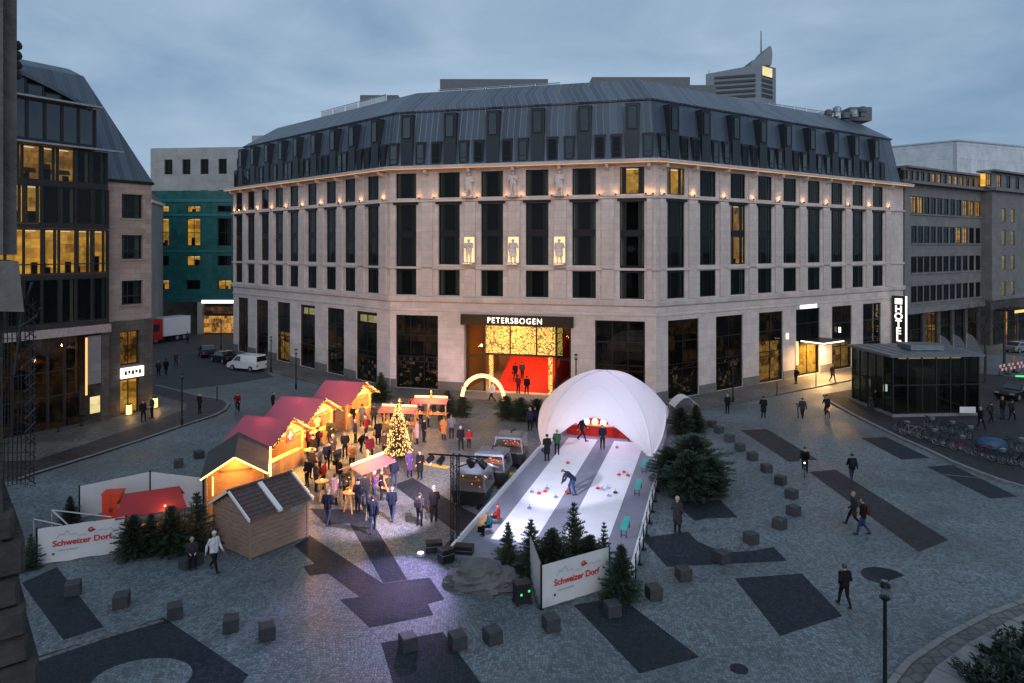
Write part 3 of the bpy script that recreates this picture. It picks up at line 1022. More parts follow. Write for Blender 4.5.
def wall_columns(b, L0, L1, z0, z1, cols, th=0.5):
    u = L0
    for (a, c, holes) in cols:
        if a > u:
            b.box(u, a, 0, th, z0, z1)
        z = z0
        for (h0, h1) in holes:
            if h0 > z + 1e-4:
                b.box(a, c, 0, th, z, h0)
            z = h1
        if z < z1 - 1e-4:
            b.box(a, c, 0, th, z, z1)
        u = c
    if u < L1:
        b.box(u, L1, 0, th, z0, z1)
random.seed(5)
def hotel_wing(P, Q, winpx, ww, fullpx, shops, lit_top=(), lit_mid=(), first=0.0, last=0.0, shop_kind=()):
    WY = 0.24 if P == PB else 0.10
    L, rz = frame(P, Q)
    us = [ray_u(x, P, Q) for x in winpx]
    lo = loc_(P)
    b = MB()
    cols = []
    for x, u in zip(winpx, us):
        full = x in fullpx
        holes = ([(9.3, 18.15)] if full else [(9.3, 11.78), (12.3, 18.15)]) + [(18.8, 21.25)]
        cols.append((u - ww / 2, u + ww / 2, holes))
    wall_columns(b, 0.0, L, 9.2, ZC, cols)
    so = [(min(ray_u(a, P, Q), ray_u(c, P, Q)), max(ray_u(a, P, Q), ray_u(c, P, Q))) for a, c in shops]
    wall_columns(b, 0.0, L, 0.0, 9.2, [(a, c, [(0.12, 7.3)]) for a, c in so], 0.9)
    w_o = b.build('wall', 'limestone', hotel, lo, rz)
    # pilasters between windows
    edges = [(us[i] + ww / 2, us[i + 1] - ww / 2) for i in range(len(us) - 1)]
    edges = [(max(0.12, us[0] - ww / 2 - (edges[0][1] - edges[0][0])), us[0] - ww / 2)] + edges + [(us[-1] + ww / 2, min(L - 0.12, us[-1] + ww / 2 + (edges[-1][1] - edges[-1][0])))]
    M_ = Matrix.Translation((lo[0], lo[1], 0)) @ Matrix.Rotation(rz, 4, 'Z')
    for a, c in edges:
        if c - a < 0.5:
            continue
        w = (c - a) * .52
        m = (a + c) / 2
        q = MB(); q.box(-w/2, w/2, -0.14, 0.0, 9.22, 18.37); q.box(-w/2 - 0.03, w/2 + 0.03, -0.17, 0.0, 18.64, 18.8)
        q.box(-w/2, w/2, -0.07, 0.0, 18.8, ZC - 0.02)
        po = q.build('pilaster', 'limestone', hotel, tuple(M_ @ Vector((m, 0, 0))), rz)
        for du in ((-.34 * (c - a), .34 * (c - a)) if P == PB else (0.0,)):
            q = MB(); q.lathe([(0.04, 0), (0.07, 0.05), (0.08, 0.15)], 8, (0, -0.26, 18.72)); q.box(-0.03, 0.03, -0.26, -0.0, 18.74, 18.79)
            q.lathe([(0.065, 0), (0.065, 0.012)], 8, (0, -0.26, 18.871), 1)
            q.build('uplight', ['bronze_frame', 'lamp_warm'], hotel, tuple(M_ @ Vector((m + du, 0, 0))), rz)
            lamp('uplight', 'POINT', tuple(M_ @ Vector((m + du, -0.34, 18.98))), 7 if P == PB else 10, (1.0, 0.52, 0.22), hotel, 0.07)
        q = MB(); q.hexa([(-.14, -.7, ZC - .25), (.14, -.7, ZC - .25), (.14, 0, ZC - .55), (-.14, 0, ZC - .55)], [(-.14, -.78, ZC + .05), (.14, -.78, ZC + .05), (.14, 0, ZC - .02), (-.14, 0, ZC - .02)])
        q.build('bracket', 'limestone', hotel, tuple(M_ @ Vector((m, 0, 0))), rz)
    for x, u in zip(winpx, us):
        q3 = lambda y, z: tuple(M_ @ Vector((u, y, z)))
        r_top = 'room_yellow' if x in lit_top else 'room_dark'
        wo = window(hotel, *q3(WY, 18.8), ww, 2.45, (.2, .6, .2), (), 0.08, r_top, mull=.13, rz=rz, curtain=random.random() < .8)
        if x in fullpx:
            window(hotel, *q3(WY, 9.3), ww, 8.85, (.2, .6, .2), (2.4, 2.95, 5.7, 6.2), 0.10, 'room_dark', rz=rz, solid=(1, 3), mull=.13)
        else:
            window(hotel, *q3(WY, 9.3), ww, 2.48, (.2, .6, .2), (), 0.09, 'room_warm' if random.random() < .04 else 'room_dark', rz=rz, curtain=random.random() < .85)
            window(hotel, *q3(WY, 12.3), ww, 5.85, (.2, .6, .2), (2.75, 3.3), 0.10, 'room_warm' if x in lit_mid else 'room_dark', rz=rz, solid=(1,), mull=.13)
        q = MB(); q.box(-ww/2 - 0.22, ww/2 + 0.22, -0.17, 0.0, 18.16, 18.37)
        q.build('lintel', 'bronze_frame', hotel, q3(0, 0), rz)
        # dormers: one tall box per bay, two small ones beside it
        q = MB(); q.box(-0.62, 0.62, 0.0, 1.5, ZC + 0.5, 27.0); q.box(-0.66, 0.66, -0.04, 1.5, 27.0, 27.06)
        dz = ZC + 0.5
        do = q.build('dormer', 'dormer_metal', hotel, q3(0.16, 0), rz)
        window(do, 0, -0.09, 24.7, 0.94, 2.15, 1, (), 0.08, 'room_dark', 'sky_glass', 'dark_frame', curtain=False)
        for sg in (-1, 1):
            u2 = u + sg * (1.42 if ww > 1.8 else 1.2)
            p2 = tuple(M_ @ Vector((u2, 0.22, 0)))
            q = MB(); q.box(-0.5, 0.5, 0.0, 1.0, ZC + 0.5, 24.25); q.box(-0.54, 0.54, -0.05, 1.0, 24.25, 24.33)
            d2 = q.build('dormer', 'dormer_metal', hotel, p2, rz)
            lit = (round(x), sg) in lit_top
            window(d2, 0, -0.09, ZC + 0.72, 0.84, 1.95, 1, (0.5,), 0.07, 'room_yellow' if lit else 'room_dark', 'sky_glass' if random.random() < .45 else 'window_glass', 'dark_frame', curtain=False)
    return L, rz, lo, M_, us, so
def shopfront(M_, rz, a, c, room, cols=3, splits=(2.6, 3.1, 5.2), y=0.14, z1=7.3, **kw):
    m = (a + c) / 2
    return window(hotel, *tuple(M_ @ Vector((m, y, 0.12))), c - a, z1 - 0.12, cols, splits, 0.11, room, curtain=False, rz=rz, name='shop_window', **kw)
def shop_glow(M_, rz, a, c, z0, z1, m, y=0.42):
    q = MB(); q.box(-(c - a) / 2 + .2, (c - a) / 2 - .2, 0, 0.12, z0, z1)
    return q.build('shop_display', m, hotel, tuple(M_ @ Vector(((a + c) / 2, y, 0))), rz)
# left wing
wl = [239, 251, 265, 279, 294, 312, 331, 350, 373]
sl = [(238, 248), (256, 268), (277, 290), (300, 315), (327, 344), (356, 377)]
Ll, rzl, lol, ML, ul, sol = hotel_wing(PA, PB, wl, 1.95, (239, 373), sl, lit_mid=())
for k, (a, c) in enumerate(sol):
    shopfront(ML, rzl, a, c, 'shop_dim', 2)
    if k == 2:
        shop_glow(ML, rzl, a, c, 0.3, 3.6, 'shop_warm')
    if k in (3, 5):
        shop_glow(ML, rzl, a, c, 6.2, 6.9, 'room_pale')
    if k in (4, 5, 0):
        shop_glow(ML, rzl, a, c, 0.3, 2.2, 'shop_goods')
# front
wf = [406, 449, 492, 537, 584, 632]
sf = [(396, 438), (464, 571), (595, 645)]
Lf, rzf, lof, MF, uf, sof = hotel_wing(PB, PC, wf, 2.2, (406, 632), sf, lit_top=(632, (492, -1), (492, 1)), lit_mid=())
shopfront(MF, rzf, *sof[0], 'shop_dim', 3)
shop_glow(MF, rzf, *sof[0], 0.3, 3.4, 'shop_goods')
shopfront(MF, rzf, *sof[2], 'shop_dim', 3)
# right wing
wr = [676, 708, 738, 765, 790, 814, 837, 858, 878]
srr = [(668, 699), (716, 743), (759, 783), (796, 820), (832, 852), (863, 881)]
Lr, rzr, lor, MR, ur, sor = hotel_wing(PC, PD, wr, 2.3, (676,), srr, lit_top=(676, ), lit_mid=(738,))
for k, (a, c) in enumerate(sor):
    if k == 3:
        continue
    shopfront(MR, rzr, a, c, 'shop_dim', 2)
    if k in (0, 1):
        shop_glow(MR, rzr, a, c, 0.4, 3.0, 'shop_goods')
    if k == 2:
        shop_glow(MR, rzr, a, c, 0.3, 4.2, 'shop_warm')
    if k == 4:
        shop_glow(MR, rzr, a, c, 0.3, 3.2, 'shop_warm')
# plinths on the piers
for M_, rz, so, L in ((ML, rzl, sol, Ll), (MF, rzf, sof, Lf), (MR, rzr, sor, Lr)):
    e = [0.05]
    for a, c in so:
        e += [a, c]
    e.append(L - 0.05)
    for i in range(0, len(e), 2):
        if e[i + 1] - e[i] > 0.4:
            q = MB(); q.box(e[i] + 0.02, e[i + 1] - 0.02, -0.07, 0.0, 0.0, 0.95)
            q.build('plinth', 'plinth_stone', hotel, tuple(M_ @ Vector((0, 0, 0))), rz)

# entrance hall of the front
a, c = sof[1]
mid, wd = (a + c) / 2, c - a
mid_e = mid
def fpart(name, b, m, smooth=False):
    return b.build(name, m, hotel, tuple(MF @ Vector((mid, 0, 0))), rzf, smooth)
b = MB(); b.box(-wd/2 - 0.25, wd/2 + 0.25, -0.32, 0.15, 6.55, 7.55); fpart('sign_fascia', b, 'bronze_frame')
lt = lettering('sign_letters', 'PETERSBOGEN', 0.76, 'sign_white', hotel, tuple(MF @ Vector((mid - 0.1, -0.36, 6.80))), (R(90), 0, rzf), 0.03, 0.004, 0.92, 1.22)
b = MB()
b.box(-wd/2, wd/2, 1.0, 12.0, 0.0, 0.06); fpart('hall_floor', b, 'limestone')
b = MB(); b.face([(-wd/2, 1, 0), (-wd/2, 12, 0), (-wd/2, 12, 7.3), (-wd/2, 1, 7.3)]); b.face([(wd/2, 1, 0), (wd/2, 12, 0), (wd/2, 12, 7.3), (wd/2, 1, 7.3)])
b.face([(-wd/2, 12, 0), (wd/2, 12, 0), (wd/2, 12, 7.3), (-wd/2, 12, 7.3)]); fpart('hall_wall', b, 'orange_wood')
b = MB(); b.face([(-wd/2, 0.9, 7.29), (wd/2, 0.9, 7.29), (wd/2, 12, 7.29), (-wd/2, 12, 7.29)]); fpart('hall_ceiling', b, 'limestone')
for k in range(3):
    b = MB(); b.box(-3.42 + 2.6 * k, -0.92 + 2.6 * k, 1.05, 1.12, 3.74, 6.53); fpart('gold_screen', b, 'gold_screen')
b = MB()
for k in range(4):
    b.box(-3.55 + 2.6 * k, -3.45 + 2.6 * k, 0.98, 1.16, 3.6, 6.55)
b.box(-3.5, 4.4, 0.98, 1.16, 3.55, 3.72); fpart('screen_frame', b, 'bronze_frame')
b = MB(); b.hexa([(-2.5, 1.4, 0.07), (2.9, 1.4, 0.07), (2.9, 11.8, 0.07), (-2.5, 11.8, 0.07)], [(-2.5, 1.4, 0.10), (2.9, 1.4, 0.10), (2.9, 11.8, 4.6), (-2.5, 11.8, 4.6)])
fpart('red_ramp', b, 'red_carpet')
for xa, xb in ((-wd/2 + 0.15, -wd/2 + 1.9), (wd/2 - 1.5, wd/2 - 0.15)):
    b = MB()
    b.box(xa - 0.09, xa + 0.09, 0.5, 0.68, 0.1, 6.55); b.box(xb - 0.09, xb + 0.09, 0.5, 0.68, 0.1, 6.55)
    b.box(xa + .08, xb - .08, 0.5, 0.66, 3.4, 3.6)
    fpart('door_frame', b, 'bronze_frame')
for x0, x1 in ((-wd/2 + .24, -wd/2 + 1.81), (wd/2 - 1.41, wd/2 - .24)):
    for z0, z1 in ((0.1, 3.4), (3.6, 6.55)):
        b = MB(); b.box(x0, x1, 0.56, 0.58, z0, z1); fpart('pane', b, 'window_glass')
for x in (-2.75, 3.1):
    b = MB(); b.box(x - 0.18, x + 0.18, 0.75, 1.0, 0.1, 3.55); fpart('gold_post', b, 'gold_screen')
for x in (-2.4, 0.4, 2.9):
    lamp('hall_light', 'AREA', tuple(MF @ Vector((mid + x * .7, 4.0, 7.1))), 150, (1.0, 0.50, 0.18), hotel, size=1.6)
lamp('hall_light', 'AREA', tuple(MF @ Vector((mid + .2, 2.0, 3.3))), 70, (1.0, 0.42, 0.14), hotel, size=2.0)
lamp('entrance_light', 'AREA', tuple(MF @ Vector((mid - .5, -0.1, 6.45))), 85, (1.0, 0.58, 0.24), hotel, size=2.0)
b = MB(); b.box(-4.6, 4.6, -3.0, 0.0, 0.0, 0.16); b.box(-4.6, 4.6, -3.5, -3.02, 0.0, 0.09); fpart('entrance_step', b, 'kerb_granite')
# statues: three on pilasters, three in lit niches
STATUES = []
for px in (470, 514, 560):
    u = ray_u(px, PB, PC)
    q = MB(); q.box(-0.54, 0.54, -0.16, -0.15, 12.5, 15.0); q.box(-0.6, -0.54, -0.30, -0.14, 12.42, 15.08); q.box(0.54, 0.6, -0.30, -0.14, 12.42, 15.08)
    q.box(-0.54, 0.54, -0.30, -0.14, 12.42, 12.5); q.box(-0.54, 0.54, -0.30, -0.14, 15.0, 15.08)
    no = q.build('niche', 'limestone', hotel, tuple(MF @ Vector((u, 0, 0))), rzf)
    q = MB(); q.box(-0.51, 0.51, -0.185, -0.165, 12.54, 14.96)
    q.build('light_panel', 'niche_light', no)
    lamp('niche_lamp', 'POINT', tuple(MF @ Vector((u, -1.2, 12.7))), 10, (1, .74, .48), hotel, .06)
    STATUES.append((u, -0.36, 12.5, 1.3)); STATUES.append((u, -0.35, 18.85, 1.28))
# hotel entrance on the right wing: canopy, doors, signs
a, c = sor[3]
shopfront(MR, rzr, a, c, 'room_dark', 2, (3.4, 3.8, 5.6))
shop_glow(MR, rzr, a, c, 0.25, 3.4, 'room_yellow', .42)
m = (a + c) / 2
def rpart(name, b, mm, u=m):
    return b.build(name, mm, hotel, tuple(MR @ Vector((u, 0, 0))), rzr)
b = MB(); b.box(-1.5, 2.3, -2.7, 0.0, 3.75, 4.05); rpart('canopy', b, 'bronze_frame')
b = MB(); b.box(-1.5, 2.3, -2.76, -2.70, 3.84, 3.98); rpart('canopy_light', b, 'sign_white')
b = MB(); b.box(-1.56, -1.50, -2.7, -0.1, 3.84, 3.98); rpart('canopy_light', b, 'sign_white')
b = MB(); b.box(-1.3, 2.1, -2.5, -0.2, 3.70, 3.74); rpart('canopy_soffit', b, 'led_warm')
lamp('canopy_light', 'AREA', tuple(MR @ Vector((m + .6, -1.6, 3.62))), 1700, (1.0, 0.58, 0.22), hotel, size=2.2)
b = MB(); b.box(-1.5, 1.5, -0.10, 0.0, 7.35, 7.75); rpart('sign_panel', b, 'sign_white')
b = MB(); b.box(-2.25, -2.05, -0.16, 0.0, 1.4, 3.9); rpart('light_panel', b, 'niche_light')
b = MB(); b.box(2.5, 2.95, -0.16, 0.0, 1.9, 2.8); rpart('light_panel', b, 'sign_white')
b = MB(); b.box(5.9, 6.2, -0.12, 0.0, 4.3, 4.9); rpart('light_panel', b, 'sign_white')
b = MB(); b.box(-4.0, -3.7, -0.12, 0.0, 4.3, 4.9); rpart('light_panel', b, 'sign_white')
us_ = ray_u(891, PC, PD)
b = MB(); b.box(-0.14, 0.14, -1.75, -0.2, 2.2, 8.05); rpart('sign_box', b, 'black_plastic', us_)
b = MB(); b.box(-0.12, 0.12, -1.86, -1.76, 2.2, 8.05); rpart('sign_edge', b, 'sign_white', us_)
b = MB(); b.box(-0.17, -0.145, -1.42, -0.55, 7.05, 7.75); rpart('sign_emblem', b, 'sign_white', us_)
for k, ch in enumerate('HOTEL'):
    lettering('sign_letter', ch, 1.12, 'sign_white', hotel, tuple(MR @ Vector((us_ - .16, -0.98, 6.08 - 0.88 * k))), (R(90), 0, rzr - R(90)), 0.012, 0.03, 1.1)
# pavement strip along the hotel
strip_o = offset_line([PA, PB, PC, PD], 4.2)
b = MB(); b.prism([PA, PB, PC, PD] + list(reversed(strip_o)), -0.2, 0.10)
struct(b.build('pavement', 'pavement_slabs'), 'pale slab pavement along the hotel front')
# roof plant
def roofbox(name, px0, px1, py0, py1, Y, m, dy=4):
    x0, x1 = (px0 - 512) / F * Y, (px1 - 512) / F * Y
    z0, z1 = H - (py1 - HY) / F * Y, H - (py0 - HY) / F * Y
    q = MB(); q.box(x0, x1, 0, dy, ZR2 - 0.2, z1)
    return q.build(name, m, hotel, (0 - HL[0], Y - HL[1], 0))
roofbox('roof_plant_room', 440, 548, 79, 92, 84, 'plant_grey', 8)
roofbox('roof_plant_room', 592, 690, 77, 90, 80, 'plant_grey', 8)
roofbox('roof_plant_room', 850, 872, 107, 124, 88, 'plant_grey', 2.5)
roofbox('roof_plant_room', 690, 716, 85, 98, 86, 'plant_grey', 4)
roofbox('roof_plant_room', 360, 398, 95, 106, 88, 'plant_grey', 4)
def railing(p0, p1, h, n, name='roof_railing', m='aluminium', gl='white_panels'):
    d = Vector(p1) - Vector(p0)
    q = MB()
    for i in range(n + 1):
        c_ = Vector(p0) + d * (i / n)
        q.tube([c_, c_ + Vector((0, 0, h))], 0.05, 5)
    q.tube([Vector(p0) + Vector((0, 0, h)), Vector(p1) + Vector((0, 0, h))], 0.05, 5)
    o = q.build(name, m, hotel, (-HL[0], -HL[1], 0))
    for i in range(n):
        c0 = Vector(p0) + d * ((i + .06) / n); c1 = Vector(p0) + d * ((i + .94) / n)
        q = MB(); q.hexa([c0 + Vector((0, -.02, .15)), c1 + Vector((0, -.02, .15)), c1 + Vector((0, .02, .15)), c0 + Vector((0, .02, .15))], [c0 + Vector((0, -.02, h - .1)), c1 + Vector((0, -.02, h - .1)), c1 + Vector((0, .02, h - .1)), c0 + Vector((0, .02, h - .1))])
        q.build('railing_panel', gl, o)
def at(px, py, Y):
    return ((px - 512) / F * Y, Y, H - (py - HY) / F * Y)
railing((23.5, 81, ZR2), (41.5, 91.5, ZR2), 1.5, 9)
railing((-24, 88, ZR2), (-14, 78, ZR2), 0.9, 5)
railing((-8, 75.5, ZR2), (5, 72, ZR2), 0.8, 5)
railing((16, 74, ZR2), (22, 78, ZR2), 0.9, 3)
for k in range(6):
    p = at(820 + 8.5 * k, 111 - (k % 3) * 3, 86.5)
    q = MB(); q.box(-0.3, 0.3, -0.3, 0.3, ZR2, p[2] - 0.9); q.lathe([(0.5, 0), (0.5, 0.5), (.3, .7)], 10, (0, 0, p[2] - 0.9))
    q.build('roof_ventilator', 'plant_grey' if k % 2 else 'galvanised', hotel, (p[0] - HL[0], p[1] - HL[1], 0))

# ================================================================ LEFT OFFICE BUILDING
LP, LQ = (-37.5, 49.2), (-30.9, 60.0)
LL, lrz = frame(LP, LQ)
off = thing('office_building', 'glass fronted office block with stone end and curved blue metal roof at left', 'building', (LP[0], LP[1], 0), lrz)
b = MB()
b.box(-9, 8.7, 0.9, 14, 0.1, 19.0); b.box(-9, 8.0, 3.2, 14, 19.0, 25.0)
b.build('core', 'dark_stone', off)
# stone end: wall around three upper windows, dark ground storey
b = MB(); wall_columns(b, 8.75, LL, 7.9, 19.3, [(10.1, 11.9, [(9.2, 11.2), (13.0, 15.0), (16.4, 18.4)])], 0.5); b.box(8.75, LL, 0.5, 13, 18.9, 19.3); b.box(LL - 0.5, LL, 0.5, 13, 7.9, 18.9); b.box(8.75, 9.2, 0.5, 0.9, 7.9, 18.9)
b.build('wall', 'pink_stone', off)
b = MB(); wall_columns(b, 8.75, LL + 0.06, 0.1, 7.88, [(9.95, 11.6, [(0.1, 3.0), (4.2, 7.0)])], 0.56); b.box(LL - 0.5, LL + .06, 0.56, 13, 0.1, 7.88)
b.M = None
b.build('wall', 'dark_stone', off, (0, -0.06, 0))
b = MB(); b.box(8.5, LL + 0.15, -0.15, 0.55, 19.3, 19.55); b.build('eave', 'dark_metal', off)
for z in (9.2, 13.0, 16.4):
    window(off, 11.0, 0.25, z, 1.8, 2.0, 3, (0.7,), 0.09, 'room_dark', mat_f='dark_frame')
    q = MB(); q.box(9.95, 12.05, -0.10, 0.2, z - 0.14, z - 0.002); q.build('sill', 'pink_stone', off)
window(off, 10.775, 0.25, 4.2, 1.65, 2.8, 2, (), 0.09, 'shop_warm', mat_f='dark_frame', curtain=False)
window(off, 10.775, 0.25, 0.12, 1.65, 2.88, 2, (), 0.09, 'room_yellow', mat_f='dark_frame', curtain=False, name='door')
b = MB(); b.box(9.9, 11.8, -0.32, -0.12, 3.15, 4.0); sgn = b.build('shop_sign', 'sign_white', off)
b = MB()
for k in range(5):
    b.box(10.15 + .3 * k, 10.35 + .3 * k, -0.335, -0.322, 3.4 + .1 * (k % 2), 3.75)
b.build('sign_mark', 'ink', sgn)
# glazed bay
rows = [(25.15, 27.0), (21.95, 24.85), (18.95, 21.55), (15.75, 18.6), (11.95, 15.35), (8.2, 11.6)]
ends = [6.4, 7.6, 8.5, 8.6, 8.6, 8.6]
pw = 1.2
random.seed(3)
for r, ((z0, z1), ue) in enumerate(zip(rows, ends)):
    n = 8
    for k in range(n):
        u1 = ue - pw * k
        u0 = u1 - pw
        room = 'room_dark'; g = 'window_glass'
        if r == 4:
            room = 'room_yellow'
        elif r == 3 and k >= 4:
            room = 'room_yellow'
        elif r == 2 and k >= 3:
            room = 'room_warm'
        elif r == 2 and k in (1, 2):
            room = 'room_warm' if k == 2 else 'room_dark'
        if r in (0, 1):
            g = 'sky_glass'
        if r == 0:
            z1_ = 25.0 + 2.5 * math.sin(1.35 * (7.4 - u1) / 8.3) - .28
            if z1_ - z0 < .3:
                continue
            window(off, (u0 + u1) / 2, -0.55, z0, pw - 0.02, z1_ - z0, 1, (), 0.09, room, g, 'dark_frame', curtain=False)
        else:
            window(off, (u0 + u1) / 2, -0.6, z0, pw - 0.02, z1 - z0, 1, (0.75,) if r == 4 else (), 0.09, room, g, 'dark_frame', curtain=(random.random() < .7))
    b = MB(); b.box(ue - pw * n, ue, -0.68, 0.9, z0 - 0.36, z0 - 0.01); b.box(ue, ue + 0.12, -0.66, 0.9, z0 - 0.3, z1 if r else z0)
    b.build('floor_edge', 'dark_frame', off)
for z, ue in ((24.95, 7.9), (21.62, 9.6)):
    b = MB(); b.box(-2, ue, -1.25, -0.70, z, z + 0.13); b.build('sun_louvre', 'galvanised', off)
b = MB(); b.box(-2, 8.7, -1.0, 0.6, 7.2, 7.84); b.build('canopy', 'galvanised', off)
b = MB(); b.box(8.1, 8.7, -0.7, 0.9, 0.1, 7.2); b.build('pillar', 'dark_stone', off)
b = MB(); b.box(6.9, 7.0, -0.72, -0.6, 2.4, 6.9); b.build('light_strip', 'led_warm', off)
b = MB(); b.box(7.05, 8.05, -0.72, -0.62, 3.2, 7.0); b.build('sign_panel', 'grey_limestone', off)
for k in range(7):
    window(off, 6.3 - 1.2 * k, 0.05, 0.12, 1.18, 7.0, 1, (2.5, 4.4), 0.09, 'shop_dim', mat_f='dark_frame', curtain=False, name='shop_window')
b = MB(); b.box(7.2, 7.95, -0.75, -0.70, 0.9, 2.2); b.build('menu_board', 'room_pale', off)
# curved metal roof with hip end
b = MB()
prof = [(-0.05, 19.55), (4.9, 28.6), (6.2, 29.3), (13.0, 29.3)]
hipu = [LL + 0.1, 9.6, 9.0, 9.0]
for i in range(3):
    (y0, z0), (y1, z1) = prof[i], prof[i + 1]
    b.face([(-9, y0, z0), (hipu[i], y0, z0), (hipu[i + 1], y1, z1), (-9, y1, z1)])
b.face([(hipu[0], -0.05, 19.55), (hipu[0], 13, 19.55), (9.0, 13, 29.3), (9.0, 6.2, 29.3), (9.6, 4.9, 28.6)])
n = 12
for i in range(n):     # curved brow over the top windows, dying into the slope at its right end
    def f(k):
        zb = 25.05 + 3.55 * min(1, 1.5 * k)
        return (7.4 - 8.3 * k, 25.0 + 2.5 * math.sin(k * 1.35), zb, -.05 + (zb - 19.55) / 1.828)
    (u0, za, ba, ya), (u1, zb, bb, yb) = f(i / n), f((i + 1) / n)
    b.face([(u1, -0.75, zb), (u0, -0.75, za), (u0, ya, ba + .02), (u1, yb, bb + .02)])
    b.face([(u1, -0.75, zb - .3), (u0, -0.75, za - .3), (u0, -0.75, za), (u1, -0.75, zb)])
ro = b.build('roof', 'blue_zinc', off)
add_uv_slope(ro.data)
# lanterns by the entrance
for px, py, nm in ((129, 415, 'left'), (155, 408, 'right')):
    x, y = gp(px, py, 0.12)
    t = thing('floor_lantern', 'tall glowing floor lantern, %s of the two at the shop entrance' % nm, 'lantern', (x, y, 0.126))
    b = MB(); b.box(-.2, .2, -.2, .2, 0, .05); b.box(-.2, .2, -.2, .2, .85, .92); [b.box(i * .18 - .02, i * .18 + .02, j * .18 - .02, j * .18 + .02, .05, .85) for i in (-1, 1) for j in (-1, 1)]
    b.build('frame', 'bronze_frame', t)
    b = MB(); b.box(-.155, .155, -.155, .155, .06, .84); b.build('shade', 'tube_warm', t)
    lamp('lantern_light', 'POINT', (0.5, -0.5, 0.6), 22, (1, .55, .2), t, .15)

# ================================================================ STREET BACKGROUND, LEFT
tb = thing('teal_building', 'teal tiled building with yellow lit windows at the end of the street', 'building', (-60, 112, 0))
b = MB(); wall_columns(b, 0, 18.5, 5.2, 23.0, [(c - 1.1, c + 1.1, [(7.2, 8.7), (11.0, 12.6), (14.2, 18.6), (19.6, 20.6)]) for c in (4.0, 9.0, 14.0)], 0.5); b.box(0, 18.5, 0.5, 12, 22.5, 23.0)
b.build('wall', 'teal_tiles', tb)
for z, hh in ((21.2, 0.5), (13.2, 0.25), (18.95, 0.35)):
    b = MB(); b.box(-.05, 18.6, -0.14, 0.0, z, z + hh); b.build('band', 'teal_band', tb)
for i, c in enumerate((4.0, 9.0, 14.0)):
    for z0, z1, lits in ((7.2, 8.7, (1, 0, 1)), (11.0, 12.6, (0, 1, 0)), (14.2, 18.6, (1, 1, 0)), (19.6, 20.6, (1, 1, 0))):
        window(tb, c, 0.3, z0, 2.2, z1 - z0, 2, (2.1,) if z1 - z0 > 3 else (), 0.1, 'room_yellow' if lits[i] else 'room_dark', mat_f='dark_frame', curtain=False)
b = MB(); b.box(0, 18.5, 5.0, 12, 0, 5.15); b.build('passage', 'dark_stone', tb)
for k in range(2):
    b = MB(); b.box(9.6 + 8.4 * k, 10.4 + 8.4 * k, 0.1, 0.9, 0, 5.2); b.build('column', 'pale_concrete', tb)
b = MB(); b.box(10.45, 17.9, 0.6, 0.75, 0.2, 2.9); b.build('shop_window', 'shop_warm', tb)
b = MB(); b.box(10.45, 17.9, 0.6, 0.75, 3.3, 4.4); b.build('shop_window', 'shop_dim', tb)
b = MB(); b.box(10.4, 17.2, -0.15, 0.0, 5.0, 5.5); b.build('sign_light', 'sign_cool', tb)
gb = thing('grey_office', 'plain grey office block rising behind the teal building', 'building', (-63, 122, 0), R(-6))
cols = [(c - 0.75, c + 0.75, [(21.2, 23.8), (26.6, 29.2)]) for c in (3.3, 6.6, 9.9, 13.2, 16.5, 19.8)]
b = MB(); wall_columns(b, 0, 24, 0, 31.2, cols, 0.5); b.box(0, 24, 0.5, 14, 30.8, 31.2); b.box(0, .5, .5, 14, 0, 30.8); b.box(17, 24, 3, 10, 31.2, 33.6)
b.build('wall', 'pale_concrete', gb)
for i, c in enumerate((3.3, 6.6, 9.9, 13.2, 16.5, 19.8)):
    for z in (21.2, 26.6):
        window(gb, c, 0.3, z, 1.5, 2.6, 2, (), 0.1, 'room_yellow' if (i == 3 and z < 22) else 'room_dark', mat_f='dark_frame', curtain=False)
rh = thing('red_roofed_house', 'red tiled gable roof showing between office block and grey building', 'house', (-54.2, 98, 0), 0.3)
b = MB(); b.box(-4, 3.2, 0, 10, 0, 20.5); b.build('wall', 'pale_concrete', rh)
b = MB(); b.hexa([(-4.3, -.3, 20.5), (3.4, -.3, 20.5), (3.4, 10.3, 20.5), (-4.3, 10.3, 20.5)], [(-4.3, 4.8, 25.8), (-1.5, 4.8, 25.8), (-1.5, 5.2, 25.8), (-4.3, 5.2, 25.8)])
b.build('roof', 'red_tiles', rh)
b = MB(); b.box(3.2, 3.5, -.2, 10, 20.3, 20.7); b.build('gable_coping', 'white_paint', rh)

# ================================================================ RIGHT GREY BUILDING AND TOWERS
GP_ = (PD[0] + 0.822 * 0.4, PD[1] + 0.569 * 0.4)
gr = thing('grey_stone_building', 'grey stone office building with rows of narrow windows right of the hotel', 'building', (GP_[0], GP_[1], 0), rzr)
def u_r(px):
    q = (GP_[0] + 0.822 * 60, GP_[1] + 0.569 * 60)
    return ray_u(px, GP_, q)
uc = [u_r(914 + 6.42 * k) for k in range(11)]
zr = [(6.9, 9.0), (10.7, 12.8), (14.5, 16.7), (18.3, 20.5)]
b = MB(); UE = u_r(981)
wall_columns(b, 0, UE, 5.6, 22.0, [(u - 0.78, u + 0.78, zr) for u in uc], 0.5)
b.box(0, UE, 0.5, 12, 21.6, 22.0)
b.build('wall', 'grey_limestone', gr)
for r, (z0, z1) in enumerate(zr):
    for k, u in enumerate(uc):
        lit = (r == 3 and k in (0, 1, 8, 9, 10)) or (r == 2 and k in (7, 8))
        window(gr, u, 0.08, z0, 1.56, z1 - z0, 2, (), 0.09, 'room_yellow' if lit else 'room_dark', mat_f='dark_frame', curtain=False)
    b = MB(); b.box(uc[0] - .9, uc[-1] + .9, -0.14, 0.0, z0 - .2, z0 - .01); b.build('sill_course', 'grey_limestone', gr)
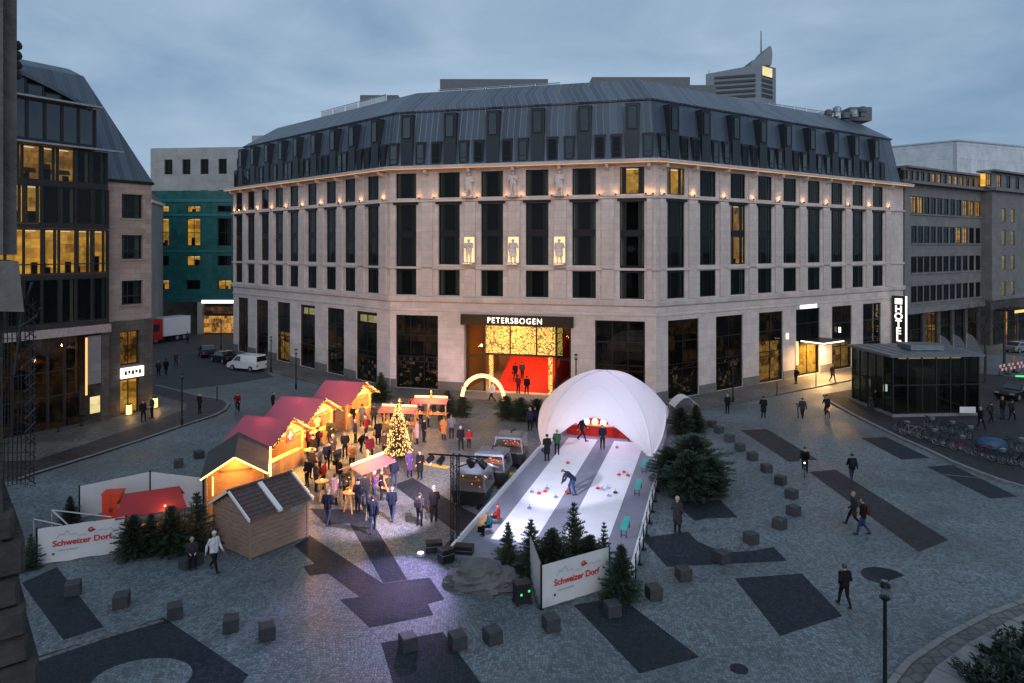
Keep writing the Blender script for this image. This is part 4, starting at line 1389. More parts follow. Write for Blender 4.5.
b = MB(); b.box(0, UE, -0.9, 0.5, 22.0, 22.35); b.build('cornice', 'grey_limestone', gr)
b = MB(); b.box(0, UE, -0.5, 0.0, 5.55, 6.35); b.build('cornice', 'grey_limestone', gr)
# set-back top storey
tcols = [u_r(906 + 5.6 * k) for k in range(13)]
b = MB(); wall_columns(b, 0, UE + 2, 22.35, 24.0, [(u - .48, u + .48, [(22.5, 23.7)]) for u in tcols], 0.4); b.box(0.05, UE + 2, -.5, 10, 24.0, 24.25)
b.build('attic_wall', 'grey_limestone', gr, (0.822 * 0, 0, 0))
for k, u in enumerate(tcols):
    window(gr, u, 0.06, 22.5, .96, 1.2, 1, (), .08, 'room_yellow' if k in (5, 6, 8, 9, 10) else 'room_dark', mat_f='dark_frame', curtain=False)
# ground storey shops
for k in range(5):
    u0 = 1.0 + k * (UE - 1.5) / 5
    window(gr, u0 + 2, 0.2, 0.2, (UE - 1.5) / 5 - .9, 5.2, 3, (3.2,), .1, 'shop_warm' if k == 1 else 'shop_dim', mat_f='dark_frame', curtain=False, name='shop_window')
    b = MB(); b.box(u0 + 2 + (UE - 1.5) / 10 - .42, u0 + 2 + (UE - 1.5) / 10 + .42, 0, .5, 0, 5.6); b.build('pier', 'dark_stone', gr)
# projecting corner block
b = MB()
U0_ = u_r(981)
PJ = 0.5
while 512 + F * (GP_[0] + .822 * U0_ + .569 * PJ) / (GP_[1] + .569 * U0_ - .822 * PJ) < 992 and PJ < 5:
    PJ += .05
def u_b(px):
    p_ = (GP_[0] + .569 * PJ, GP_[1] - .822 * PJ)
    return ray_u(px, p_, (p_[0] + 0.822 * 60, p_[1] + 0.569 * 60))
UM = UE
UE = U0_
bl = [u_b(1004), u_b(1013)]
wall_columns(b, UE, UE + 22, 6.4, 22.0, [(bl[0] - .6, bl[0] + .6, [(6.9, 9.0), (10.7, 12.8), (14.3, 16.4), (17.6, 19.6)]), (bl[1] - .6, bl[1] + .6, [(6.9, 9.0), (10.7, 12.8), (14.3, 16.4), (17.6, 19.6)])], .5)
b.box(UE, UE + .5, .5, PJ + .4, 6.4, 22.0)
b.build('block_wall', 'grey_limestone', gr, (0, 0, 0)).location = (0, -PJ, 0)
for u in bl:
    for z0, z1 in ((6.9, 9.0), (10.7, 12.8), (14.3, 16.4), (17.6, 19.6)):
        window(gr, u, .06 - PJ, z0, 1.2, z1 - z0, 2, (), .08, 'room_pale', mat_f='dark_frame', curtain=False)
b = MB(); b.box(UE - .3, UE + 22, -PJ - .6, 0, 22.0, 22.4); b.box(UE - .3, UE + 22, -PJ - .6, .5, 24.7, 24.95); b.build('cornice', 'grey_limestone', gr)
b = MB(); wall_columns(b, UE, UE + 22, 22.4, 24.7, [(u_b(x) - .75, u_b(x) + .75, [(22.6, 24.4)]) for x in (990, 1000, 1009, 1018)], .4)
b.build('attic_wall', 'grey_limestone', gr).location = (0, .1 - PJ, 0)
for k, x in enumerate((990, 1000, 1009, 1018)):
    window(gr, u_b(x), .16 - PJ, 22.6, 1.5, 1.8, 2, (), .08, 'room_yellow' if k < 2 else 'room_dark', mat_f='dark_frame', curtain=False)
b = MB(); b.box(UE, UE + 22, -PJ + .2, .2, 0, 6.39); b.build('ground_storey', 'dark_stone', gr)
for k in range(4):
    window(gr, UE + 2.5 + 4.4 * k, -PJ - .02, .2, 3.2, 4.6, 2, (3.0,), .1, 'shop_warm' if k in (1, 3) else 'shop_dim', mat_f='dark_frame', curtain=False, name='shop_window')
b = MB(); b.box(UE + 1.0, UE + 7.4, -PJ - 2.4, -PJ - .05, 4.9, 5.15); b.build('awning', 'dark_metal', gr)
b = MB(); b.box(UE + 1.0, UE + 7.4, -PJ - 2.46, -PJ - 2.4, 4.75, 5.12); b.build('awning_light', 'led_warm', gr)
lamp('shop_light', 'AREA', (UE + 4, -PJ - 1.2, 4.6), 90, (1, .55, .2), gr, size=3)
# pale box building behind
wb = thing('white_box_building', 'windowless pale panelled block rising behind the grey stone building', 'building', (0, 0, 0))
cxx, cyy = at(957, 141, 150)[:2]
wb.location = (cxx, cyy, 0)
b = MB(); zt = at(957, 141, 150)[2]
b.hexa([(0, 0, 0), (40, 18, 0), (20, 50, 0), (-24, 26, 0)], [(0, 0, zt), (40, 18, zt), (20, 50, zt), (-24, 26, zt)])
b.build('wall', 'white_panels', wb)
b = MB(); b.hexa([(-24.2, 26, zt), (0, -.3, zt), (40.2, 18, zt), (20, 50.2, zt)], [(-24.2, 26, zt + .3), (0, -.3, zt + .3), (40.2, 18, zt + .3), (20, 50.2, zt + .3)]); b.build('parapet', 'aluminium', wb)
b = MB(); b.box(-.8, .8, -.15, .1, zt - 6.2, zt - 4.6); b.build('vent', 'dark_metal', wb, (-9.6, 9.9, 0), -0.83)
# city tower far behind
ty = 340.0
tw = thing('office_tower', 'tall office tower with curved pointed crown and mast far behind the hotel', 'tower', (*at(742, 90, ty)[:2], 0))
s = ty / F
X = lambda px: (px - 742) * s
Z = lambda py: H - (py - HY) * s
b = MB(); b.hexa([(X(708), 4, 0), (X(758), -4, 0), (X(779), 4, 0), (X(740), 30, 0)], [(X(708), 4, Z(72)), (X(758), -4, Z(66)), (X(779), 4, Z(66)), (X(740), 30, Z(70))]); b.build('shaft', 'tower_cladding', tw)
b = MB()
cr = [(X(750), Z(67)), (X(770), Z(66)), (X(771), Z(56)), (X(770), Z(48)), (X(768), Z(47)), (X(765), Z(51)), (X(759), Z(58)), (X(750), Z(62))]
b.hexa([(x, -2, z) for x, z in cr], [(x, 14, z) for x, z in cr]); b.build('crown', 'tower_cladding', tw)
b = MB(); b.tube([(X(764), 4, Z(50)), (X(764), 4, Z(28))], [.5, .25], 6); b.tube([(X(714), 8, Z(72)), (X(714), 8, Z(66))], .3, 5); b.build('mast', 'galvanised', tw)
for r in range(5):
    z0 = Z(78 + 5 * r)
    b = MB(); b.box(0, X(755) - X(716), -.15, .1, z0, z0 + 1.1); b.build('window_band', 'window_strip', tw, (X(716), 2.4, 0), -0.33)
    b = MB(); b.box(0.5, X(778) - X(759) + 0.6, -.15, .1, z0 - .2, z0 + 1.4); b.build('window_band', 'window_strip', tw, (X(758), -4.0, 0), 0.66)
b = MB(); b.box(1.0, X(778) - X(759), -.3, -.16, Z(77), Z(68)); b.build('crown_sign', 'room_pale', tw, (X(758), -4.0, 0), 0.66)

# ================================================================ NEAR STONE BUILDING AT THE LEFT EDGE
nb = thing('stone_building', 'weathered sandstone pier and rusticated corner at the near left edge', 'building', (-6.35, 9.0, 0), R(40))
b = MB(); b.box(-4.0, 0.0, 0.15, 4.0, 13.9, 22.0); b.box(-4.0, -0.16, -0.05, 0.15, 13.9, 22.0)
b.build('pier', 'old_sandstone', nb)
for k in range(4):
    b = MB(); b.lathe([(.02, 0), (.055, .02), (.065, .06), (.05, .10), (.03, .12)], 10, (0.015, 0.35, 16.22 + .13 * k)); b.build('ornament', 'old_sandstone_dark', nb, smooth=True)
b = MB(); b.hexa([(-4, -.5, 13.55), (0.02, -.5, 13.2), (0.02, 1.0, 13.2), (-4, 1.0, 13.55)], [(-4, -.3, 14.0), (-.02, -.3, 13.82), (-.02, 1.0, 13.82), (-4, 1.0, 14.0)]); b.build('ledge', 'old_sandstone', nb)
b = MB(); b.box(-4, -0.16, 0.0, 3, 9.8, 13.3); b.build('shaft', 'old_sandstone_dark', nb)
random.seed(8)
z = 10.62
for k in range(9):
    hgt = random.uniform(.36, .46)
    for j in range(2):
        wx = -0.55 - random.uniform(-.1, .1)
        x0, x1 = (wx, 0.0 + random.uniform(-.06, .10) + k * .028) if j == 0 else (-4.0, wx - .02)
        yy = random.uniform(-.05, .05)
        q = MB(); bv = .05
        q.hexa([(x0, yy, z - hgt + .02), (x1, yy, z - hgt + .02), (x1, 1.6, z - hgt + .02), (x0, 1.6, z - hgt + .02)], [(x0, yy, z - .0), (x1, yy, z - .0), (x1, 1.6, z), (x0, 1.6, z)])
        q2 = MB(); q2.hexa([(x0 + bv, yy - .09, z - hgt + .07), (x1 - bv, yy - .09, z - hgt + .07), (x1, yy, z - hgt + .02), (x0, yy, z - hgt + .02)], [(x0 + bv, yy - .09, z - .06), (x1 - bv, yy - .09, z - .06), (x1, yy, z), (x0, yy, z)])
        q.v += q2.v; q.f += [[i + 8 for i in f] for f in q2.f]; q.m += q2.m
        q.build('stone_block', 'old_sandstone_dark', nb)
    z -= hgt
b = MB(); b.box(-4, -.1, .1, 3, 0, z); b.build('base_wall', 'old_sandstone_dark', nb)
# bird netting on a twisted wire frame in front of the shaft
b = MB()
for k in range(9):
    x = -0.20 + 0.045 * k
    b.tube([(x - .02, -.16, 13.35), (x + .008 * math.sin(k * 2.1), -.2, 12.2), (x - .01, -.18, 11.0)], 0.006, 4)
for k in range(22):
    z_ = 13.3 - k * .11
    b.tube([(-.22, -.17, z_), (.0, -.2, z_ + .03 * math.sin(k)), (.17, -.18, z_ - .06)], 0.004, 4)
for k in range(14):
    z_ = 13.3 - k * .17
    b.tube([(.05, -.2, z_), (.17, -.22, z_ - .12)], 0.008, 4); b.tube([(.17, -.2, z_), (.05, -.22, z_ - .12)], 0.008, 4)
nt_ = b.build('wire_netting', 'dark_frame', nb)
b = MB(); b.tube([(-.06, -.25, 12.4), (.02, -.28, 13.2), (.12, -.3, 13.55)], 0.018, 6); b.tube([(.0, -.3, 13.0), (.16, -.32, 13.12), (.20, -.33, 13.22)], 0.018, 6); b.build('bent_bracket', 'dark_frame', nb)

# ================================================================ FIRS AND SHRUBS
def fir_meshes(seed, h=2.4, r=0.95, dens=1.0, bushy=False):
    rnd = random.Random(seed)
    tr = MB(); tr.tube([(0, 0, 0), (0.02, 0, h * .5), (0, 0.01, h * .97)], [0.05 * h / 2, 0.03 * h / 2, 0.008], 6)
    cr = MB()
    lv = int(21 * dens)
    for i in range(lv):
        t = i / (lv - 1)
        z = h * (0.06 + 0.90 * t ** 0.92)
        rad = (r * (1 - t) ** 0.8 if not bushy else r * (1 - t ** 2.2) ** .75 * (.72 + .28 * min(1, t * 4))) * rnd.uniform(.75, 1.15) + 0.05
        nb_ = max(5, int(15 * (1 - t * 0.6)))
        for k in range(nb_):
            a = 6.2832 * (k + rnd.random() * .8) / nb_ + i * 0.7
            L = rad * rnd.uniform(.7, 1.15)
            up = rnd.uniform(-.1, .22) + t * .5
            d = Vector((math.cos(a), math.sin(a), up)).normalized()
            side = Vector((-math.sin(a), math.cos(a), 0))
            base = Vector((0, 0, z))
            ns = max(3, int(L / 0.085))
            for j in range(ns):
                s_ = (j + .6) / ns
                q = base + d * (L * s_) + Vector((0, 0, -0.10 * L * s_ * s_))
                tl = (0.10 + 0.16 * (1 - s_)) * (0.6 + .5 * L) * rnd.uniform(.7, 1.3)
                for sg in (-1, 1):
                    tip = q + side * (sg * tl) + d * (tl * .75) + Vector((0, 0, rnd.uniform(-.05, .04)))
                    w = d * 0.055
                    up_ = Vector((0, 0, rnd.uniform(.01, .05)))
                    cr.face([q - w, q + w, tip + up_], rnd.randint(0, 3) == 0)
                if j == ns - 1:
                    tip = q + d * tl * 1.2
                    cr.face([q - side * .035, q + side * .035, tip], 1)
                if rnd.random() < .5:
                    cr.face([q - side * .03, q + side * .03, q + d * .06 + Vector((0, 0, rnd.choice((-1, 1)) * .1))], 0)
    for k in range(5):
        a = 1.257 * k
        cr.face([(0, 0, h * .93), (0.02, 0.02, h * .93), (0.10 * math.cos(a), .10 * math.sin(a), h * 0.97)], 1)
    cr.tube([(0, 0, h * .94), (0, 0, h * 1.04)], [.015, .004], 4, 1)
    return tr.mesh('trunk', 'bark'), cr.mesh('crown', ['needles', 'needles_light'])
FIRS = [fir_meshes(1), fir_meshes(2, 2.4, 0.85, .6), fir_meshes(3, 2.4, 1.25, 1.1), fir_meshes(4, 2.4, .75, .5), fir_meshes(5, 2.4, 1.35, 1.1, True), fir_meshes(6, 2.4, 1.1, 1.1, True)]
def fir(px, py, h, v, label, group=None, wide=1.0, name='fir_tree', z=0.0, lean=0.0):
    x, y = gp(px, py, z)
    t = thing(name, label, 'tree', (x, y, z), random.uniform(0, 6.28), group)
    s = h / 2.4
    t.scale = (s * wide, s * wide, s)
    t.rotation_euler.x = lean
    link('trunk', FIRS[v][0], t)
    link('crown', FIRS[v][1], t)
    return t
G1 = 'cut fir trees by the left banner'
fir(133, 557, 1.9, 5, 'dark fir at the right end of the left banner', G1)
fir(151, 553, 1.8, 0, 'short dark fir second from the left banner, before the red roof', G1, 1.1)
fir(171, 552, 2.1, 5, 'dense dark fir in front of the red canvas roof', G1)
fir(197, 549, 2.6, 1, 'taller pointed fir beside the closed wooden hut', G1, 1.2)
fir(31, 569, 1.5, 3, 'small fir at the left post of the left banner', G1, 1.2)
fir(70, 526, 1.5, 0, 'low fir behind the left banner among metal poles', G1)
G2 = 'fir trees at the front banner'
fir(508, 566, 1.9, 1, 'slim fir with open tiers beside the grey rock', G2)
fir(531, 573, 2.3, 1, 'fir directly behind the narrow side banner', G2)
fir(552, 576, 2.0, 5, 'broad dark fir behind the middle of the front banner', G2)
fir(574, 570, 2.9, 1, 'tallest pointed fir behind the front banner', G2, .9)
fir(590, 572, 1.6, 5, 'low bushy fir behind the right half of the front banner', G2)
fir(604, 566, 1.9, 3, 'thin fir whose tip shows above the banner corner', G2, .8)
fir(621, 600, 2.2, 0, 'full fir standing right of the front banner', G2)
G3 = 'fir trees right of the curling tent'
fir(668, 486, 2.3, 4, 'leftmost fir of the big clump right of the lanes', G3)
fir(689, 499, 2.7, 4, 'front fir of the big clump right of the lanes', G3)
fir(711, 496, 2.2, 4, 'rightmost fir of the big clump right of the lanes', G3)
fir(694, 486, 3.0, 4, 'tallest rear fir of the big clump right of the lanes', G3, 1.3)
fir(681, 434, 2.0, 4, 'dark fir close against the right side of the white dome', G3)
fir(696, 431, 2.0, 0, 'smaller fir beyond the dome, near the white canopy', G3, 1.3)
G4 = 'fir trees at the arcade entrance'
fir(447, 416, 2.1, 5, 'round bushy fir left of the glowing arch', G4)
fir(462, 417, 1.7, 4, 'low fir touching the left foot of the glowing arch', G4)
fir(506, 419, 1.9, 4, 'bushy fir at the right foot of the glowing arch', G4)
fir(521, 421, 1.9, 4, 'middle fir of the row before the red ramp', G4)
fir(537, 421, 1.8, 4, 'fir at the dome end of the row before the red ramp', G4)
fir(381, 401, 2.6, 0, 'dark fir behind the farthest pink roofed stall', None, 1.0)
fir(259, 468, 2.0, 3, 'small fir beside the orange lit stall gable', None)
# decorated tree
xt = fir(398, 456, 3.6, 0, 'Christmas tree covered in warm lights and baubles in the market', None, .62, 'christmas_tree')
b = MB(); rnd = random.Random(4)
for k in range(950):
    t = rnd.random() ** 1.3
    a = rnd.random() * 6.28; rr = 0.98 * (1 - t) ** .8 * rnd.uniform(.75, 1.08) + .04
    b.ball((rr * math.cos(a), rr * math.sin(a), 2.4 * (.08 + .9 * t)), rnd.uniform(.018, .034), 5, 0 if rnd.random() < .8 else 1)
fl = b.build('fairy_lights', ['bulb_white', 'red_paint'], xt); fl['kind'] = 'stuff'
# shrubs in the corner bed
def shrub_mesh(seed):
    rnd = random.Random(seed)
    q = MB(); st = MB()
    for k in range(26):
        a = rnd.random() * 6.28; el = rnd.uniform(.25, 1.45)
        L = rnd.uniform(.5, 1.0)
        d = Vector((math.cos(a) * math.cos(el), math.sin(a) * math.cos(el), math.sin(el)))
        st.tube([(0, 0, .02), d * L * .5, d * L], [.016, .01, .004], 4)
        for j in range(34):
            s_ = rnd.uniform(.3, 1.05)
            c = d * L * s_
            v1 = Vector((rnd.uniform(-1, 1), rnd.uniform(-1, 1), rnd.uniform(-.4, 1))).normalized()
            v2 = v1.cross(Vector((rnd.uniform(-1, 1), rnd.uniform(-1, 1), .3))).normalized()
            q.face([c, c + v1 * .09 + v2 * .03, c + v1 * .2, c + v1 * .09 - v2 * .03], rnd.random() < .3)
    return q.mesh('foliage', ['shrub_leaf', 'needles']), st.mesh('stem', 'twig')
SHR = [shrub_mesh(1), shrub_mesh(2)]
for k, (px, py, s, lb) in enumerate([(985, 697, 1.15, 'leafy dark shrub lowest in the bottom right bed'), (1000, 668, 1.1, 'dark shrub nearest the curved stone rim at bottom right'), (1024, 664, 1.3, 'dark shrub cut by the right edge of the bottom right bed'), (1018, 700, 1.4, 'large dark shrub in the very bottom right corner')]):
    x, y = gp(px, py)
    t = thing('shrub', lb, 'shrub', (x, y, 0.1), k * 1.3, 'shrubs in the corner bed'); t.scale = (s, s, s)
    link('foliage', SHR[k % 2][0], t); link('stem', SHR[k % 2][1], t)
# bare street trees on the right
def bare_tree(px, py, h, seed, label):
    rnd = random.Random(seed)
    x, y = gp(px, py, .12)
    t = thing('bare_tree', label, 'tree', (x, y, .12), 0, 'bare street trees on the right')
    tr = MB(); tr.tube([(0, 0, 0), (.05, 0, h * .25), (0, .05, h * .5)], [.16, .12, .09], 8); tr.build('trunk', 'twig', t)
    cr = MB()
    def br(p, d, L, r, lev):
        e = p + d * L
        m_ = p + d * L * .5 + Vector((rnd.uniform(-.05, .05), rnd.uniform(-.05, .05), .02)) * L
        cr.tube([p, m_, e], [r, r * .8, r * .55], 4, 0, False)
        if lev < 4:
            for _ in range(3 if lev < 3 else 2):
                nd = (d + Vector((rnd.uniform(-1, 1), rnd.uniform(-1, 1), rnd.uniform(-.2, .6))) * .62).normalized()
                br(p + d * L * rnd.uniform(.6, 1), nd, L * rnd.uniform(.6, .82), r * .5, lev + 1)
    for k in range(5):
        a = k * 1.257 + rnd.random()
        br(Vector((0, .05, h * rnd.uniform(.38, .5))), Vector((math.cos(a) * .6, math.sin(a) * .6, 1)).normalized(), h * .2, .05, 0)
    cr.build('crown', 'twig', t)
bare_tree(985, 383, 9.5, 1, 'bare thin street tree right of the glass pavilion')
bare_tree(1004, 372, 9.0, 2, 'bare street tree before the lit awning at the right edge')

# ================================================================ STONE CUBES
bm_ = MB()
def chamfer_cube(s, h, c=.025):
    q = MB(); a = s / 2
    rings = [(a - c, 0.0), (a, c), (a, h - c), (a - c, h)]
    idx = []
    for r_, z in rings:
        idx.append([q.p((sx * r_, sy * r_, z)) for sx, sy in ((-1, -1), (1, -1), (1, 1), (-1, 1))])
    for i in range(3):
        for k in range(4):
            q.f.append([idx[i][k], idx[i][(k + 1) % 4], idx[i + 1][(k + 1) % 4], idx[i + 1][k]]); q.m.append(0)
    q.f.append(list(reversed(idx[0]))); q.m.append(0); q.f.append(idx[3]); q.m.append(0)
    return q.mesh('stone_cube', 'bollard_granite')
CUBE = chamfer_cube(0.54, 0.50)
row1 = [(73, 597), (121.5, 609), (175, 620), (231, 633), (267, 641)]
row2 = [(408, 652), (457.5, 650), (492.5, 645), (551, 632), (612.5, 618), (653.8, 601), (683.4, 582), (722, 565), (751, 546), (779.5, 531), (793.5, 518), (791.5, 501), (780.5, 487), (766.5, 475), (752.5, 463), (740, 453.5), (729.5, 444.5), (719, 436), (711.8, 430)]
row3 = [(178.6, 470), (199, 461), (239, 452)]
for row, lbl in ((row1, '%s grey stone cube from the left in the row before the left banner'), (row2, '%s grey stone cube from the left end of the long curved row'), (row3, '%s grey stone cube from the left along the road behind the stalls')):
    for k, (px, py) in enumerate(row):
        x, y = gp(px, py - 3)
        o = link('stone_cube', CUBE, None, (x, y, -0.002), R(28) + random.uniform(-.3, .3))
        tag(o, lbl % ORD[k], 'stone cube', 'grey stone cube seats on the plaza')

# ================================================================ LAMP POSTS
def lamp_post(px, py, h, label, z=0.0, disc=False, x=None, y=None):
    if x is None:
        x, y = gp(px, py, z)
    t = thing('street_lamp', label, 'street lamp', (x, y, z), 0.3, 'street lamps around the plaza')
    q = MB(); q.lathe([(.10, 0), (.10, .5), (.06, .6), (.05, h - .45), (.07, h - .42)], 10); q.build('pole', 'dark_metal', t)
    q = MB(); q.lathe([(.06, 0), (.14, .06), (.15, .1), (.06, .12)], 10, (0, 0, h - .45)); q.build('lamp_collar', 'dark_metal', t)
    q = MB(); q.lathe([(.15, 0), (.13, .08), (.03, .12)], 10, (0, 0, h - .06)); q.build('lamp_cap', 'dark_metal', t)
    q = MB(); q.lathe([(.10, 0), (.12, .14), (.10, .26)], 10, (0, 0, h - .33)); q.build('lamp_glass', 'clear_glass', t)
    q = MB(); q.ball((0, 0, h - .2), .035, 6); q.build('bulb', 'blind_pale', t)
    if disc:
        q = MB()
        n = 18
        for k in range(n):
            a0, a1 = -0.15 + 3.4 * k / n, -0.15 + 3.4 * (k + 1) / n
            q.face([(.12 * math.cos(a0), .12 * math.sin(a0), h + .10), (.12 * math.cos(a1), .12 * math.sin(a1), h + .10), (.62 * math.cos(a1), .62 * math.sin(a1), h + .22), (.62 * math.cos(a0), .62 * math.sin(a0), h + .22)])
        for k in range(3):
            a = .2 + 1.35 * k
            q.tube([(0, 0, h), (.5 * math.cos(a), .5 * math.sin(a), h + .19)], .012, 4)
        q.build('reflector', 'dark_metal', t)
    return t
lamp_post(0, 0, 4.45, 'street lamp with curved reflector at the lower right edge', 0, True, 10.55, 19.8)
lamp_post(182, 425, 4.0, 'street lamp on the dark pavement left of the road', 0.12)
lamp_post(296, 389, 3.9, 'street lamp by the hotel left wing behind the pink stalls')
lamp_post(271, 372, 3.9, 'street lamp near the white van by the hotel', 0.1)
lamp_post(221, 349, 3.9, 'street lamp beyond the parked cars on the left street')
lamp_post(733, 403, 3.9, 'street lamp by the hotel right wing behind two walkers')
lamp_post(576, 418, 5.2, 'street lamp rising behind the white dome top')
for px, py, lb in ((217, 401, 'thin dark traffic post at the tip of the left pavement'), (777, 396, 'left thin dark post on the hotel kerb'), (816, 386, 'right thin dark post on the hotel kerb')):
    x, y = gp(px, py, .1)
    q = MB(); q.lathe([(.05, 0), (.045, 1.2), (.06, 1.24), (.02, 1.32)], 8)
    tag(q.build('bollard_post', 'dark_metal', None, (x, y, .1)), lb, 'post')

# ================================================================ PEOPLE
FAB = {'black': (.012, .012, .014), 'navy': (.014, .019, .036), 'dark grey': (.035, .036, .040), 'grey': (.12, .12, .125), 'brown': (.07, .042, .026), 'red': (.30, .02, .02), 'dark red': (.13, .014, .02),
       'white': (.60, .60, .62), 'purple': (.075, .045, .13), 'pink': (.48, .30, .32), 'green': (.03, .085, .045), 'orange': (.36, .15, .04), 'blue': (.026, .045, .105), 'jeans blue': (.028, .042, .080), 'olive': (.05, .05, .028), 'beige': (.34, .27, .19), 'teal': (.02, .12, .14)}
for k_, c_ in FAB.items():
    mat('cloth_' + k_.replace(' ', '_'), c_, .9, 0, .25, 6, .2, 25, spec=.12)
mat('hair_dark', (.018, .012, .009), .7); mat('hair_brown', (.06, .035, .018), .7); mat('hair_grey', (.25, .24, .23), .7); mat('hair_blond', (.30, .20, .09), .7)
def caps(b, a, c, r0, r1, n=10):
    a, c = Vector(a), Vector(c)
    d = (c - a)
    if d.length < 1e-5:
        d = Vector((0, 0, 1e-4))
    d.normalize()
    pts, rs = [], []
    for k in range(5):
        t = -1 + k / 4
        pts.append(a + d * (r0 * t)); rs.append(max(.002, r0 * math.sqrt(max(0, 1 - t * t))))
    for k in range(5):
        t = k / 4
        pts.append(c + d * (r1 * t)); rs.append(max(.002, r1 * math.sqrt(max(0, 1 - t * t))))
    b.tube(pts, rs, n)
def pose_mesh(name, J, coat=False, hands=True):
    """J: joint positions; one voxel-remeshed continuous body, faces given to the nearest limb's material"""
    P = []
    V = Vector
    def c(a, d, r0, r1, m):
        P.append((V(a), V(d), r0, r1, m))
    pel, ch, nk, hd = V(J['pelvis']), V(J['chest']), V(J['neck']), V(J['head'])
    fw = V(J.get('face', (0, -1, 0))).normalized()
    up = V(J.get('up', (0, 0, 1))).normalized()
    rt = fw.cross(up).normalized()
    sx = V(J.get('side', (1, 0, 0)))
    for s in (-1, 1):
        c(pel + sx * .055 * s, ch + sx * .085 * s, .135, .135, 1)
        c(pel + sx * .07 * s - (ch - pel).normalized() * .06, pel + sx * .06 * s, .135, .14, 1)
    sh = {}
    for s, n_ in ((-1, 'l'), (1, 'r')):
        so_ = V(J['sh_' + n_]); el = V(J['el_' + n_]); wr = V(J['wr_' + n_])
        c(ch + (nk - ch) * .45, so_, .11, .085, 1)
        c(so_, el, .075, .058, 1); c(el, wr, .058, .044, 1)
        hp = V(J['hip_' + n_]); kn = V(J['kn_' + n_]); an = V(J['an_' + n_])
        c(hp, kn, .105, .068, 2); c(kn, an, .065, .048, 2)
        toe = an + V(J.get('toe_' + n_, (0, -.17, -.045)))
        c(an + V((0, .03, -.035)), toe, .045, .038, 3)
        if hands:
            d = (wr - el).normalized()
            palm = wr + d * .07
            c(wr, palm, .030, .034, 0)
            sd = d.cross(fw)
            sd = sd.normalized() if sd.length > .1 else sx
            nrm = sd.cross(d).normalized()
            for k in range(4):
                L = (.060, .070, .066, .050)[k]
                b0 = palm + d * .03 + nrm * ((k - 1.5) * .021)
                m_ = b0 + d * L * .55 + sd * (-s * .006)
                c(b0, m_, .0105, .010, 0); c(m_, m_ + d * L * .45 + sd * (-s * .016), .010, .009, 0)
            tb_ = wr + d * .03 + nrm * -.034
            c(tb_, tb_ + d * .035 - nrm * .02, .012, .011, 0); c(tb_ + d * .035 - nrm * .02, tb_ + d * .06 - nrm * .022, .011, .010, 0)
    c(ch + (nk - ch) * .6, nk, .075, .06, 1)
    c(nk, hd - up * .05, .052, .055, 0)
    c(hd + up * .03 - fw * .01, hd + up * .035 + fw * .012, .092, .088, 0)
    c(hd - up * .05 + fw * .03, hd - up * .065 + fw * .045, .058, .045, 0)
    c(hd + up * .0 + fw * .095, hd - up * .03 + fw * .108, .012, .016, 0)
    for s in (-1, 1):
        c(hd + rt * .092 * s - up * .01, hd + rt * .095 * s + up * .02, .016, .018, 0)
    if coat:
        for s in (-1, 1):
            kn = V(J['kn_' + ('l' if s < 0 else 'r')])
            c(pel + sx * .06 * s, kn + V((-.02 * s, 0, .05)), .15, .14, 1)
        c(pel, (V(J['kn_l']) + V(J['kn_r'])) / 2 + V((0, 0, .06)), .15, .15, 1)
    b = MB()
    for a, d, r0, r1, m in P:
        caps(b, a, d, r0, r1)
    me = b.mesh('tmp', 'skin')
    o = bpy.data.objects.new('tmp', me); COL.objects.link(o)
    md = o.modifiers.new('r', 'REMESH'); md.mode = 'VOXEL'; md.voxel_size = .0125; md.use_smooth_shade = True
    ms = o.modifiers.new('s', 'SMOOTH'); ms.factor = .4; ms.iterations = 2
    dg = bpy.context.evaluated_depsgraph_get()
    me2 = bpy.data.meshes.new_from_object(o.evaluated_get(dg))
    bpy.data.objects.remove(o); bpy.data.meshes.remove(me)
    n = len(me2.polygons)
    ce = np.zeros(n * 3); me2.polygons.foreach_get('center', ce); ce = ce.reshape(-1, 3)
    best = np.full(n, 1e9); mi = np.zeros(n, int)
    for a, d, r0, r1, m in P:
        A, D = np.array(a), np.array(d)
        ad = D - A; L2 = max(1e-9, ad @ ad)
        t = np.clip(((ce - A) @ ad) / L2, 0, 1)
        dist = np.linalg.norm(ce - (A + t[:, None] * ad), axis=1) - (r0 + (r1 - r0) * t)
        k = dist < best - 1e-6
        best[k] = dist[k]; mi[k] = m
    for s in (-1, 1):
        e = np.array(hd + rt * .036 * s + up * .012 + fw * .095)
        mi[(np.linalg.norm(ce - e, axis=1) < .020) & (mi == 0)] = 4
    mo = np.array(hd - up * .062 + fw * .095)
    mi[(np.abs((ce - mo) @ np.array(up)) < .008) & (np.linalg.norm(ce - mo, axis=1) < .034) & (mi == 0)] = 4
    me2.materials.clear()
    for m in ('skin', 'cloth_black', 'cloth_black', 'shoe_black', 'eye_dark'):
        me2.materials.append(MT(m))
    me2.polygons.foreach_set('material_index', mi.tolist())
    me2.polygons.foreach_set('use_smooth', [True] * n)
    me2.name = name
